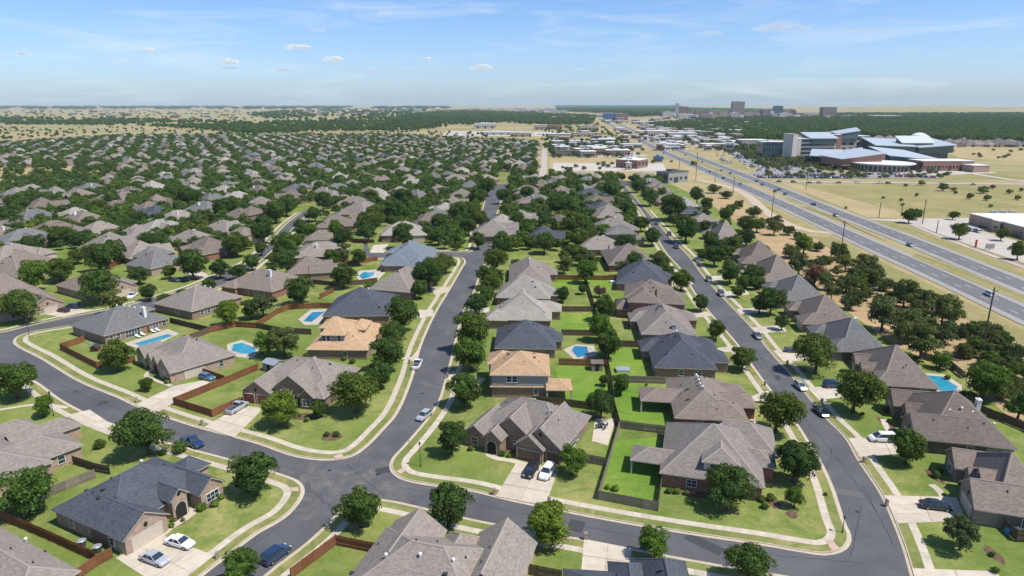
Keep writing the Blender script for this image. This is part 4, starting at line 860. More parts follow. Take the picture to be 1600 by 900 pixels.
def T(lst, kind, desc, group):
    for e in lst:
        k = e[3] if len(e) > 3 else kind
        if 600 > e[1] or kind != 'oak': pass
        t = tree(e[0], e[1], e[2], k)
        tag(t, None, 'bush' if k == 'farscrub' else 'tree', group, auto={'oak': 'dark green round-crowned tree', 'bright': 'bright green leafy tree', 'loose': 'loose dark green tree', 'scrub': 'olive scrub tree', 'rust': 'reddish-brown tree', 'far': 'round dark green tree', 'farscrub': 'low olive tree'}[k])
near = [(22, 592, 34), (42, 768, 42, 'bright'), (227, 672, 43), (397, 740, 39), (563, 792, 38), (700, 790, 39), (862, 820, 38, 'bright'), (1022, 852, 29, 'bright'), (1178, 882, 36), (375, 890, 30, 'bright'), (1505, 833, 33, 'loose'), (1418, 700, 30), (435, 640, 31, 'bright'), (556, 610, 38), (592, 588, 22), (180, 557, 26), (229, 600, 13), (66, 637, 17, 'bright'), (705, 688, 27), (725, 608, 31), (735, 555, 27, 'bright'), (737, 517, 34), (895, 720, 27, 'bright'), (1140, 765, 38), (1245, 718, 42), (1242, 780, 17, 'bright'), (1215, 643, 37), (1160, 560, 21), (1120, 517, 17), (1095, 473, 15), (1278, 553, 33), (1337, 611, 37), (940, 634, 23), (970, 602, 17), (945, 596, 9), (940, 514, 22, 'bright'), (951, 536, 25), (944, 482, 21), (937, 456, 10, 'rust'), (879, 460, 14), (911, 453, 8), (915, 425, 19, 'bright'),
        (34, 476, 30), (153, 450, 28), (92, 421, 22), (50, 431, 26, 'bright'), (177, 471, 20, 'loose'), (217, 430, 16), (232, 456, 15), (155, 402, 24), (353, 490, 22, 'bright'), (391, 484, 16), (410, 478, 20, 'loose'), (469, 453, 25), (535, 430, 22), (443, 532, 27, 'loose'), (415, 540, 20, 'bright'), (655, 453, 16), (630, 492, 30), (617, 522, 21), (604, 553, 29), (580, 450, 12, 'bright'), (670, 428, 26), (766, 445, 19), (742, 474, 21), (758, 462, 18), (775, 434, 15), (480, 560, 9), (497, 640, 15),
        (1205, 472, 22), (1117, 400, 17), (1142, 425, 20), (1178, 428, 18), (1072, 357, 22), (1050, 322, 22), (1016, 307, 15), (995, 290, 11), (1019, 368, 17), (1001, 348, 14), (982, 325, 15), (953, 297, 15), (975, 380, 18), (905, 370, 20), (897, 392, 14), (917, 420, 15), (897, 350, 20), (875, 318, 19), (852, 350, 17), (850, 380, 18), (1037, 412, 13), (1065, 436, 19), (1090, 305, 13), (1105, 320, 11), (1112, 377, 16), (1145, 384, 14), (1167, 371, 14), (1135, 335, 13), (1192, 392, 12), (1170, 353, 13), (1182, 442, 12), (1153, 455, 11), (1187, 474, 17), (1222, 506, 12), (1098, 398, 10), (1165, 440, 12), (1110, 395, 10), (372, 424, 14), (392, 409, 15), (326, 447, 11), (257, 468, 11), (283, 459, 10), (408, 388, 12), (466, 352, 10), (438, 395, 12)]
T(near, 'oak', '', 'neighbourhood trees')
T([(1323, 445, 21), (1363, 433, 22), (1382, 445, 16), (1415, 458, 24, 'loose'), (1438, 464, 12), (1476, 484, 29, 'loose'), (1328, 474, 17), (1382, 486, 32, 'loose'), (1427, 506, 28, 'loose'), (1444, 528, 35, 'loose'), (1472, 522, 25), (1470, 563, 16, 'bright'), (1550, 518, 19), (1584, 553, 24), (1540, 596, 32, 'bright'), (1565, 612, 22), (1515, 622, 14), (1594, 634, 26, 'bright'), (1540, 540, 12), (1262, 443, 12), (1274, 430, 18, 'rust'), (1250, 412, 20, 'loose'), (1275, 415, 15), (1310, 395, 18), (1322, 409, 16, 'loose'), (1355, 412, 18), (1365, 428, 20), (1257, 382, 15, 'bright'), (1232, 361, 11), (1210, 354, 14, 'loose'), (1278, 386, 11), (1246, 369, 9), (1155, 320, 10), (1178, 332, 12), (1115, 296, 10), (1135, 305, 9), (1215, 345, 9, 'loose'), (1300, 455, 15, 'loose'), (1345, 462, 14), (1405, 520, 18, 'loose'), (1235, 395, 14), (1290, 440, 14, 'loose'), (1500, 520, 14), (1230, 425, 12)], 'scrub', '', 'scrub trees along the dry strip')
T([(1474, 293, 9), (1537, 297, 9), (1542, 310, 6), (1515, 307, 7), (1440, 286, 6), (1551, 292, 5), (1577, 300, 5), (1590, 309, 6), (1596, 297, 4), (1415, 290, 3.5), (1490, 296, 5), (1380, 309, 3), (1432, 305, 3.5), (1408, 313, 3.5), (1410, 320, 3.5), (1322, 325, 3), (1493, 301, 4), (1548, 322, 4)], 'farscrub', '', 'bushes scattered in the dry field')
T([(1421, 337, 12), (1433, 334, 10), (1489, 336, 8), (1500, 362, 13), (1565, 366, 11), (1592, 392, 15)], 'oak', '', 'trees of the parking lot')
MIDT = [(50, 382, 18), (90, 370, 16), (107, 370, 12), (122, 373, 16), (142, 350, 16), (182, 355, 9), (152, 405, 22), (177, 395, 20), (92, 420, 18), (230, 377, 16), (300, 412, 26), (342, 420, 16), (367, 380, 22), (212, 340, 12), (202, 350, 11), (150, 322, 14), (175, 312, 14), (97, 332, 12), (27, 315, 20), (45, 312, 16), (12, 337, 16), (29, 347, 12), (242, 331, 9), (292, 305, 16), (307, 310, 13), (347, 325, 16), (332, 342, 10), (362, 320, 14), (447, 322, 16), (430, 332, 17), (410, 347, 17), (410, 365, 16), (472, 357, 14), (450, 382, 21), (492, 335, 12), (505, 315, 15), (500, 352, 10), (535, 372, 17), (540, 305, 12), (575, 347, 20), (587, 335, 19), (612, 327, 19), (575, 363, 16), (560, 402, 14), (630, 370, 20), (685, 370, 14), (677, 424, 22), (697, 412, 16), (687, 345, 16), (717, 332, 16), (750, 342, 16), (732, 355, 14), (747, 376, 14), (787, 382, 19), (771, 406, 20), (760, 433, 18), (448, 410, 22), (628, 310, 17), (580, 305, 13), (745, 305, 16), (760, 292, 14), (787, 307, 12), (120, 400, 14), (265, 425, 12), (190, 372, 12), (255, 352, 11), (320, 365, 12), (805, 345, 14), (825, 300, 13), (842, 318, 12), (262, 300, 9), (230, 270, 6), (60, 285, 8), (52, 272, 7), (20, 275, 5), (75, 270, 5), (135, 272, 9), (140, 282, 8), (155, 277, 6), (115, 280, 6), (180, 278, 7), (163, 284, 6), (100, 272, 5)]
T([m_ for m_ in MIDT if not (m_[1] < 300 and m_[0] < 200)], 'oak', '', 'neighbourhood trees')
T([m_ for m_ in MIDT if (m_[1] < 300 and m_[0] < 200)], 'farscrub', '', 'bushes scattered in the left dry field')
k_ = 0
_r = random.Random(21)
STRIP = PP([(1175, 345), (1215, 352), (1262, 385), (1310, 425), (1360, 425), (1440, 462), (1500, 500), (1600, 560), (1600, 640), (1540, 590), (1480, 545), (1400, 500), (1330, 470), (1285, 440), (1200, 372)], 0)
while k_ < 80:
    px, py = _r.uniform(1180, 1600), _r.uniform(330, 640); X, Y = P(px, py)
    if not inpoly(X, Y, STRIP) or any((X - a[0]) ** 2 + (Y - a[1]) ** 2 < (a[2] * .6) ** 2 for a in TPOS): continue
    t = tree(0, 0, 0, _r.choice(['scrub', 'loose', 'scrub', 'oak', 'scrub']), world_=(X, Y), rm=_r.uniform(1.3, 2.9), z0=0, nm='bush'); tag(t, None, 'bush', 'scrub bushes along the dry strip', auto='low scrub bush'); k_ += 1
k_ = 0
MIDFILL = PP([(395, 430), (420, 350), (500, 300), (760, 285), (1000, 285), (1170, 345), (1230, 400), (1130, 440), (1090, 470), (1000, 440), (880, 440), (760, 440), (690, 420), (560, 410), (480, 440)], 0); tr_ = 0
while k_ < 75 and tr_ < 6000:
    tr_ += 1; px, py = _r.uniform(390, 1230), _r.uniform(285, 470); X, Y = P(px, py); rr = _r.uniform(2.6, 4.4)
    if not inpoly(X, Y, MIDFILL) or not off_road(X, Y, 7.5) or any((X - a) ** 2 + (Y - b_) ** 2 < (8.3 + rr * .3) ** 2 for a, b_, c_ in HPOS) or any((X - a[0]) ** 2 + (Y - a[1]) ** 2 < ((a[2] + rr) * .72) ** 2 for a in TPOS): continue
    kd = _r.choice(['oak', 'oak', 'bright', 'loose']); t = tree(0, 0, 0, kd, world_=(X, Y), rm=rr); tag(t, None, 'tree', 'neighbourhood trees', auto={'oak': 'dark green round-crowned tree', 'bright': 'bright green leafy tree', 'loose': 'loose dark green tree'}[kd]); k_ += 1
print('midfill', k_, len(TPOS))
# further trees: fill the gaps between the houses, nearest ones single, the rest one object
nth = len(TPOS); far_pts = []; c2 = []
for k in range(52000):
    Y = 300 * (1500 / 300) ** rnd.random() if k % 3 else rnd.uniform(300, 1450); X = rnd.uniform(-.85 * Y, .2 * Y + 60); c2.append((Y, X))
c2.sort(); grid = {}
def gfree(X, Y, r, g=12):
    i, j = int(X // g), int(Y // g)
    return all((X - a) ** 2 + (Y - b_) ** 2 > (r + c_) ** 2 for u in (-1, 0, 1) for v in (-1, 0, 1) for a, b_, c_ in grid.get((i + u, j + v), ()))
hgrid = {}
for a in HPOS: hgrid.setdefault((int(a[0] // 30), int(a[1] // 30)), []).append(a)
def hfree(X, Y, r):
    i, j = int(X // 30), int(Y // 30)
    return all((X - a) ** 2 + (Y - b_) ** 2 > r * r for u in (-1, 0, 1) for v in (-1, 0, 1) for a, b_, c_ in hgrid.get((i + u, j + v), ()))
for a in TPOS: grid.setdefault((int(a[0] // 12), int(a[1] // 12)), []).append((a[0], a[1], a[2] * .8))
for Y, X in c2:
    if not inpoly(X, Y, REG) or not off_road(X, Y, 8): continue
    infield = inpoly(X, Y, FIELD)
    if infield and rnd.random() < .93: continue
    rr = rnd.uniform(2.4, 4.6) if Y < 500 else rnd.uniform(3.2, 5.4)
    if not hfree(X, Y, 8.2 + rr * .3) or not gfree(X, Y, rr * .78): continue
    if Y < 500 and rnd.random() < .2: continue
    grid.setdefault((int(X // 12), int(Y // 12)), []).append((X, Y, rr * .78)); px = proj(X, Y)[0]
    if not -30 < px < 1630: continue
    if nth < 300: kd = 'farb' if rnd.random() < .3 else 'far'; t = tree(0, 0, 0, kd, world_=(X, Y), rm=rr); tag(t, None, 'tree', 'neighbourhood trees', auto='round dark green tree' if kd == 'far' else 'round bright green tree'); nth += 1
    else: far_pts.append((X, Y, 0, rr))

def gn_scatter(name, pts, objs, kind='stuff', structure=False):
    """points -> instances of several source meshes, one geometry-nodes object per call"""
    me = bpy.data.meshes.new(name); me.from_pydata([(p[0], p[1], p[2]) for p in pts], [], [])
    a = me.attributes.new('sc', 'FLOAT_VECTOR', 'POINT'); a.data.foreach_set('vector', [v for p in pts for v in ((p[3],) * 3 if not isinstance(p[3], tuple) else p[3])])
    a = me.attributes.new('rz', 'FLOAT', 'POINT'); a.data.foreach_set('value', [p[4] if len(p) > 4 else rnd.uniform(0, 6.28) for p in pts])
    a = me.attributes.new('pick', 'INT', 'POINT'); a.data.foreach_set('value', [p[5] if len(p) > 5 else rnd.randrange(len(objs)) for p in pts])
    o = link(name, me); o['kind'] = kind
    ng = bpy.data.node_groups.new(name, 'GeometryNodeTree'); ng.interface.new_socket('Geometry', in_out='INPUT', socket_type='NodeSocketGeometry'); ng.interface.new_socket('Geometry', in_out='OUTPUT', socket_type='NodeSocketGeometry')
    N = ng.nodes; L = ng.links; gi = N.new('NodeGroupInput'); go = N.new('NodeGroupOutput')
    g2i = N.new('GeometryNodeGeometryToInstance')
    for ob in reversed(objs):
        oi = N.new('GeometryNodeObjectInfo'); oi.inputs['Object'].default_value = ob; oi.inputs['As Instance'].default_value = True; L.new(oi.outputs['Geometry'], g2i.inputs[0])
    ip = N.new('GeometryNodeInstanceOnPoints'); ip.inputs['Pick Instance'].default_value = True
    def attr(n, t):
        x = N.new('GeometryNodeInputNamedAttribute'); x.data_type = t; x.inputs['Name'].default_value = n; return x.outputs['Attribute']
    cx = N.new('ShaderNodeCombineXYZ'); L.new(attr('rz', 'FLOAT'), cx.inputs[2])
    e2r = N.new('FunctionNodeEulerToRotation'); L.new(cx.outputs[0], e2r.inputs[0])
    jn = N.new('GeometryNodeJoinGeometry')
    for s in list(g2i.inputs[0].links): L.remove(s)
    for ob in reversed(objs):
        oi = [n for n in N if n.bl_idname == 'GeometryNodeObjectInfo' and n.inputs['Object'].default_value == ob][0]; L.new(oi.outputs['Geometry'], jn.inputs[0])
    N.remove(g2i)
    L.new(gi.outputs[0], ip.inputs['Points']); L.new(jn.outputs[0], ip.inputs['Instance']); L.new(attr('pick', 'INT'), ip.inputs['Instance Index']); L.new(attr('sc', 'FLOAT_VECTOR'), ip.inputs['Scale']); L.new(e2r.outputs[0], ip.inputs['Rotation'])
    L.new(ip.outputs[0], go.inputs[0]); md = o.modifiers.new('scatter', 'NODES'); md.node_group = ng; return o
SRC = []
for k in [('far', 0), ('far', 1), ('far', 2), ('farb', 0), ('farb', 1)]: ob = bpy.data.objects.new('tree_source', TREES[k][0]); SRC.append(ob)
SRC2 = [bpy.data.objects.new('scrub_source', TREES['farscrub', k][0]) for k in range(2)]
gn_scatter('distant_neighbourhood_trees', far_pts, SRC)
# distant houses: one joined low mesh per roof colour as the source
HS = []; HK = ['brown', 'taupe', 'umber', 'grey', 'pale', 'slate']
for k, rc in enumerate(HK):
    mb = MB(); w, ops = TEMPL[k % 5]()
    for i, W in enumerate(w):
        W = list(W); W[6] += i * .012; wing_geo(W, mb, mb, mb, None, (0, 1, 2, 0))
    for op in ops:
        if op[1] == 'S':
            x0, x1, y0 = w[op[0]][:3]; xm = (x0 + x1) / 2 + op[2]; hw = 2.4 if op[3] == 'g' else .7; z0 = 0 if op[3] == 'g' else 1; mb.poly([(xm - hw, y0 + .27, z0), (xm + hw, y0 + .27, z0), (xm + hw, y0 + .27, 2.2), (xm - hw, y0 + .27, 2.2)], 3)
    HS.append(bpy.data.objects.new('house_source', mb.mesh('house_source', ['roof_' + rc, WALLS[k % 5], 'trim', 'garage_beige'], True)))
gn_scatter('distant_houses', [(X, Y, .1, (rnd.uniform(.9, 1.15), rnd.uniform(.9, 1.12), rnd.uniform(.95, 1.1)), rz, HK.index(rf)) for X, Y, rz, rf in FARH], HS)
print('houses', len(HPOS), 'far', len(FARH), 'trees', len(TPOS), 'far trees', len(far_pts))

# ---------------------------------------------------------------- shrubs, fences, pools
def shrub(cx, cy, r, k=0):
    X, Y = P(cx, cy, .6); s = r * depth(X, Y) / F
    o = link('shrub', SHR[k], None, (X, Y, .12 - s * .45), rnd.uniform(0, 6), scale=(s, s, s)); tag(o, None, 'shrub', 'garden shrubs', auto=['dark green shrub', 'bright green shrub'][k]); return o
for e in [(510, 678, 6), (526, 678, 7), (735, 700, 7, 1), (757, 698, 5, 1), (771, 702, 6, 1), (785, 708, 8, 1), (790, 692, 10), (795, 711, 6, 1), (314, 793, 11, 1), (336, 787, 9, 1), (345, 776, 8, 1), (270, 810, 6, 1), (268, 820, 6, 1), (286, 810, 5, 1), (155, 697, 12), (282, 703, 15), (254, 707, 8), (1045, 766, 8, 1), (1057, 767, 8, 1), (1072, 769, 6, 1), (1190, 780, 8), (1195, 790, 8), (1205, 778, 9), (480, 655, 6, 1), (465, 648, 6), (950, 760, 6, 1), (962, 763, 8, 1), (240, 573, 6, 1), (222, 570, 5, 1), (232, 574, 5, 1), (250, 582, 5, 1), (262, 596, 6, 1), (258, 592, 5, 1), (1384, 640, 7), (1463, 742, 9), (1470, 735, 6), (1475, 770, 4, 1), (1400, 672, 4, 1), (1555, 890, 8), (1550, 865, 6), (980, 664, 8), (1010, 452, 5), (985, 512, 4), (550, 565, 6), (560, 578, 7), (575, 585, 6), (520, 556, 5), (538, 560, 6), (1240, 500, 5), (1215, 505, 5), (1348, 645, 4), (940, 475, 4), (430, 470, 5), (1010, 600, 3), (1490, 575, 7), (1480, 590, 6), (1497, 635, 8), (510, 510, 3), (1290, 770, 4), (1430, 560, 6), (1385, 620, 6)]: shrub(*e)

PANEL = {}
def fence(px, mat, label, h=1.85, z=.12):
    pts = PP(px, z); o = empty('fence', (*pts[0], z)); ox, oy = pts[0]
    if mat not in PANEL:
        mb = MB(); r_ = random.Random(5)
        for i in range(16):
            x = i * .15 + .004; a = r_.uniform(-.02, .02); mb.box(x, x + .14, -.012 + a * .3, .012 + a * .3, .04, 1 + a * .3)
        mb.box(0, 2.4, -.06, -.02, .25, .3); mb.box(0, 2.4, -.06, -.02, .78, .83)
        pm = mb.mesh('fence_panel', 'wood_' + mat)
        mb = MB(); mb.box(-.06, .06, -.06, .06, 0, 1.04); PANEL[mat] = (pm, mb.mesh('post', 'wood_' + mat))
    pm, po = PANEL[mat]
    for i in range(len(pts) - 1):
        a, b_ = pts[i], pts[i + 1]; L = math.dist(a, b_); n = max(1, round(L / 2.4)); ang = math.atan2(b_[1] - a[1], b_[0] - a[0])
        for k in range(n):
            t = k / n; c = child(o, 'fence_panel', pm, (a[0] + (b_[0] - a[0]) * t - ox, a[1] + (b_[1] - a[1]) * t - oy, 0), ang); c.scale = (L / n / 2.4, 1, h)
            c = child(o, 'post', po, (a[0] + (b_[0] - a[0]) * t - ox, a[1] + (b_[1] - a[1]) * t - oy, 0), ang); c.scale = (1, 1, h)
    tag(o, label, 'fence')
fence([(132, 534), (95, 547), (152, 576), (212, 566)], 'red', 'red-brown wooden fence round the yard left of the long pool')
fence([(376, 632), (332, 652), (272, 633), (353, 600), (404, 578)], 'red', 'red-brown wooden fence round the narrow lawn beside the silver pickup')
fence([(318, 586), (352, 598)], 'red', 'short red-brown fence beside the beige garage and blue utility cart')
fence([(266, 505), (328, 520), (297, 532)], 'dark', 'dark wooden fence behind the long pool, right of the grey roof')
fence([(328, 520), (368, 511), (401, 513)], 'red', 'red-brown fence between two back lawns behind the round bright tree')
fence([(401, 513), (440, 521), (487, 523)], 'dark', 'dark fence in front of the small blue pool lawn')
fence([(401, 512), (433, 491), (450, 484), (500, 481), (525, 482)], 'red', 'red-brown fence along the far side of the small pool lawn')
fence([(500, 467), (521, 457)], 'red', 'short red-brown fence above the round white spa')
fence([(489, 444), (520, 447), (560, 445), (590, 441)], 'dark', 'dark fence just below the curved pool')
fence([(455, 905), (525, 852), (602, 868)], 'red', 'red-brown fence round the bottom lawn left of the big roof')
fence([(1034, 753), (1028, 799), (935, 781), (968, 669)], 'grey', 'weathered grey fence round the sunny side lawn by the bottom street')
fence([(903, 721), (947, 729)], 'grey', 'short grey fence from the stone-gabled house to the long boundary')
fence([(968, 669), (1005, 674), (1050, 679)], 'grey', 'grey fence between the two right back lawns')
fence([(968, 668), (960, 640), (955, 598), (948, 563), (938, 520), (925, 470), (915, 440)], 'dark', 'long dark boundary fence running up between the back yards')
fence([(838, 630), (890, 636), (961, 645)], 'dark', 'dark fence behind the stone-gabled house, below the tan patio')
fence([(873, 570), (948, 573)], 'red', 'brown fence in front of the deep blue pool')
fence([(877, 524), (940, 525)], 'dark', 'dark fence behind the slate-roofed middle house lawn')
fence([(874, 487), (930, 487)], 'dark', 'dark fence below the row of white boulders')
fence([(863, 437), (960, 438)], 'red', 'red-brown fence at the back of the topmost narrow lawn')
fence([(955, 597), (1040, 600)], 'grey', 'weathered fence between the slate house and deep patio house')
fence([(948, 541), (1012, 543)], 'dark', 'dark fence at the top of the vivid lawn with the grey slab')
fence([(-20, 802), (5, 814), (80, 846), (152, 879)], 'red', 'long red-brown fence along the left wall of the slate corner house')
fence([(124, 905), (152, 885), (177, 871)], 'red', 'red-brown fence facing the driveway in the bottom left corner')
fence([(0, 806), (40, 790), (80, 775), (150, 747)], 'grey', 'weathered fence with open slats behind the slate corner house')
fence([(115, 726), (152, 738), (173, 742)], 'dark', 'dark fence joining the lower left house and slate house')
fence([(1560, 820), (1588, 847), (1645, 850)], 'dark', 'dark fence with two bins behind at the right edge')
fence([(1440, 560), (1484, 574), (1506, 592)], 'grey', 'grey fence above the angular pool at the dry strip')
fence([(1505, 633), (1545, 651), (1600, 673), (1650, 700)], 'dark', 'dark fence behind the lawn at the right edge trees')
fence([(806, 893), (840, 901), (878, 908)], 'dark', 'dark fence between the two bottom edge houses')
fence([(400, 448), (430, 440), (470, 436)], 'red', 'red-brown fence beside the brown garden shed')
fence([(255, 380), (290, 378), (330, 368)], 'red', 'red-brown fence beside the tiny pool on the left')
fence([(165, 422), (190, 412), (220, 400)], 'red', 'red-brown fence among trees at the left')
fence([(590, 407), (560, 412), (540, 415)], 'red', 'red-brown fence left of the blue-grey roof')
fence([(545, 378), (585, 380)], 'red', 'red-brown fence left of the pink driveway')

def pool(px, deck, label, mat='water'):
    w = PP(px, .15); dk = PP(deck, .15)
    o = empty('swimming_pool', (*w[0], .13)); ox, oy = w[0]; rel = lambda l: [(x - ox, y - oy) for x, y in l]
    d_ = rel(dk); d_ = d_ if area(d_) > 0 else d_[::-1]
    mb = MB(); mb.prism(d_, -.1, .04); child(o, 'deck', mb.mesh('deck', 'pool_deck'))
    q = rel(w); q = q if area(q) > 0 else q[::-1]
    mb = MB(); mb.prism(q, 0, .055); child(o, 'water', mb.mesh('water', mat))
    mb = MB(); r0 = q + [q[0]]; n = offset(q, -.35, True); n = n + [n[0]]
    for i in range(len(q)):
        mb.poly([(*r0[i], .1), (*n[i], .1), (*n[i + 1], .1), (*r0[i + 1], .1)][::-1]); mb.poly([(*n[i], .0), (*n[i + 1], .0), (*n[i + 1], .1), (*n[i], .1)]); mb.poly([(*r0[i], .1), (*r0[i + 1], .1), (*r0[i + 1], .04), (*r0[i], .04)])
    child(o, 'coping', fixup(mb.mesh('coping', 'rock')))
    tag(o, label, 'pool')
pool([(210, 537), (262, 522), (270, 525), (223, 542)], [(194, 537), (262, 514), (280, 521), (226, 549)], 'long turquoise rectangular pool beside the grey-roofed house')
pool([(365, 538), (378, 536), (401, 545), (394, 553), (378, 553), (362, 548)], [(355, 538), (378, 531), (410, 544), (396, 560), (372, 558), (355, 550)], 'blue rectangular pool behind the house with twin gables')
pool([(474, 502), (488, 488), (508, 487), (487, 503)], [(466, 499), (485, 484), (516, 483), (500, 507), (476, 508)], 'small deep blue pool left of the slate-roofed house', 'water_deep')
pool([(561, 431), (569, 425), (577, 426), (585, 425), (583, 430), (576, 434), (566, 436)], [(555, 431), (562, 423), (590, 421), (604, 424), (590, 438), (562, 438)], 'curved blue pool above the brown pyramid-roofed house')
pool([(893, 548), (898, 541), (917, 542), (920, 554), (903, 559)], [(880, 546), (900, 538), (928, 540), (932, 556), (898, 562)], 'deep blue pool behind the tan two-storey house', 'water_deep')
pool([(1440, 583), (1450, 587), (1472, 589), (1496, 605), (1491, 616), (1470, 612)], [(1430, 578), (1442, 583), (1475, 585), (1503, 602), (1503, 625), (1460, 615)], 'angular blue pool at the right edge of the right-hand house row')
pool([(292, 360), (304, 358), (306, 362), (295, 364)], [(286, 360), (304, 356), (312, 362), (295, 367)], 'tiny turquoise pool in a mid-distance left back yard')

def shed(c, w, d, h, rz, wall, roofm, label):
    X, Y = P(*c, .12); o = empty('garden_shed', (X, Y, .12), rz)
    mb = MB(); mb.box(-w / 2, w / 2, -d / 2, d / 2, 0, h); child(o, 'wall', mb.mesh('wall', wall, True))
    mb = MB(); e = .2
    for s in (1, -1):
        q = [(-w / 2 - e, s * (d / 2 + e), h), (w / 2 + e, s * (d / 2 + e), h), (w / 2 + e, 0, h + d * .22), (-w / 2 - e, 0, h + d * .22)]; mb.poly(q if s < 0 else q[::-1]); mb.poly([(x, y, z - .08) for x, y, z in (q[::-1] if s < 0 else q)])
    for s in (1, -1): t_ = [(s * w / 2, -d / 2, h - .02), (s * w / 2, d / 2, h - .02), (s * w / 2, 0, h + d * .2)]; mb.poly(t_ if s > 0 else t_[::-1])
    child(o, 'roof', mb.mesh('roof', roofm, True)); mb = MB(); mb.box(-.5, .5, -d / 2 - .04, -d / 2, 0, 1.9); child(o, 'door', mb.mesh('door', 'shade_dark')); tag(o, label, 'shed')
shed((428, 578), 4.2, 3.2, 2.2, R(-30), 'siding_grey', 'metal_light', 'grey shed with a pale metal roof behind the corner house')
shed((932, 577), 2.8, 2.6, 2.1, 0, 'wood_grey', 'roof_umber', 'small wooden shed with brown roof beside the deep blue pool fence')
shed((498, 430), 6, 5, 2.8, R(20), 'brick_brown', 'roof_taupe', 'brown garden shed with a taupe roof in the left back yards')
def box_thing(name, c, w, d, h, rz, mat, label, cat, top=None):
    X, Y = P(*c, .12); o = empty(name, (X, Y, .12), rz); mb = MB(); mb.box(-w / 2, w / 2, -d / 2, d / 2, 0, h); child(o, 'body', mb.mesh('body', mat))
    mb = MB(); mb.box(-w / 2 - .06, w / 2 + .06, -d / 2 - .06, d / 2 + .06, h, h + .08, bottom=True); child(o, 'lid', mb.mesh('lid', top or mat)); tag(o, label, cat)
mb = MB(); mb.tube((0, 0, 0), (0, 0, 1.1), 2.4, 2.4, 20); X, Y = P(537, 470, .12); o = link('spa_tub', None, None, (X, Y, .12)); child(o, 'tub', mb.mesh('tub', 'white_paint')); mb = MB(); mb.tube((0, 0, 1.1), (0, 0, 1.18), 2.55, 2.5, 20); child(o, 'rim', mb.mesh('rim', 'pool_deck')); tag(o, 'round white above-ground spa on the lawn behind the slate roof', 'spa')
box_thing('hot_tub', (973, 580), 3.4, 2.6, .7, 0, 'metal_light', 'pale covered hot tub on the vivid lawn', 'hot tub')
box_thing('patio_table', (959, 442), 2.6, 1.6, .7, 0, 'white_paint', 'white table at the end of the narrow lawn by the slate roof', 'table')
box_thing('patio_cover', (920, 396), 5, 4, 2.8, 0, 'siding_grey', 'grey patio pavilion between dark trees in the middle row', 'pavilion', 'metal_light')
for c, l in (((129, 853), 'left grey bin behind the fence by the slate house wall'), ((153, 862), 'right grey bin behind the fence by the slate house wall')):
    X, Y = P(*c, .12); o = empty('rubbish_bin', (X, Y, .12)); mb = MB(); mb.tube((0, 0, 0), (0, 0, 1.0), .5, .62, 10); child(o, 'body', mb.mesh('body', 'plastic_dark')); mb = MB(); mb.tube((0, 0, 1.0), (0, 0, 1.12), .68, .45, 10); child(o, 'lid', mb.mesh('lid', 'metal_light')); tag(o, l, 'bin')
box_thing('wheelie_bin', (1575, 834), .7, .8, 1.0, .2, 'plastic_blue', 'blue bin behind the dark fence at the right edge', 'bin'); box_thing('wheelie_bin', (1590, 835), .7, .8, 1.0, .2, 'leaf_oak', 'green bin behind the dark fence at the right edge', 'bin', 'plastic_dark')
for c, l in (((790, 618), 'white air conditioner behind the stone-gabled house'), ((1122, 672), 'white air conditioner beside the deep patio house wall'), ((1153, 676), 'small air conditioner at the right end of the brick wall'), ((511, 560), 'white air conditioner behind the corner house roof'), ((1579, 712), 'pale air conditioner at the far right roof corner'), ((142, 540), 'white air conditioner at the pool house side wall')):
    X, Y = P(*c, .12); o = link('air_conditioner', small_mesh('ac'), None, (X, Y, .12)); tag(o, l, 'air conditioner')
# pool furniture
def lounger(c, rz, label):
    X, Y = P(*c, .2); o = empty('sun_lounger', (X, Y, .2), rz); mb = MB(); mb.box(-.35, .35, -1, .4, .28, .36, bottom=True); child(o, 'seat', mb.mesh('seat', 'white_paint')); mb = MB(); mb.poly([(-.35, .4, .3), (.35, .4, .3), (.35, 1, .75), (-.35, 1, .75)]); mb.poly([(-.35, .4, .36), (-.35, 1, .81), (.35, 1, .81), (.35, .4, .36)]); child(o, 'backrest', mb.mesh('backrest', 'white_paint'))
    for x in (-.3, .3):
        for y in (-.9, .35): mb = MB(); mb.box(x - .03, x + .03, y - .03, y + .03, 0, .28); child(o, 'leg', mb.mesh('leg', 'metal_dark'))
    tag(o, label, 'sun lounger')
for i, c in enumerate([(216, 527), (224, 524), (240, 519), (247, 517)]): lounger(c, R(60), ['leftmost', 'second', 'third', 'rightmost'][i] + ' pale lounger between the long pool and the house wall')
# ---------------------------------------------------------------- street lamps, poles, signs
def pole_top(base_px, top_y, z=0.12):
    X, Y = P(*base_px, z); lo, hi = 0, 300
    for _ in range(40):
        m_ = (lo + hi) / 2
        if proj(X, Y, m_)[1] > top_y: lo = m_
        else: hi = m_
    return X, Y, lo
def lamp(base, top_y, label, rot=0):
    X, Y, h = pole_top(base, top_y); o = empty('street_lamp', (X, Y, .12), rot); mb = MB(); mb.tube((0, 0, 0), (0, 0, .5), .14, .1, 8); mb.tube((0, 0, .5), (0, 0, h - .6), .07, .05, 8); child(o, 'pole', mb.mesh('pole', 'metal_dark'))
    mb = MB(); mb.tube((0, 0, h - .6), (0, 0, h - .2), .13, .22, 8); child(o, 'lantern', mb.mesh('lantern', 'metal_dark')); mb = MB(); mb.tube((0, 0, h - .2), (0, 0, h), .26, .05, 8); child(o, 'cap', mb.mesh('cap', 'metal_dark')); tag(o, label, 'street lamp')
lamp((657, 729), 691, 'black street lamp at the lawn corner of the main crossing')
lamp((46, 526), 500, 'black street lamp at the left street bend')
lamp((84, 650), 612, 'dark street lamp with round head beside the small tree, left kerb')
lamp((1316, 832), 806, 'dark street lamp at the lower right corner verge')
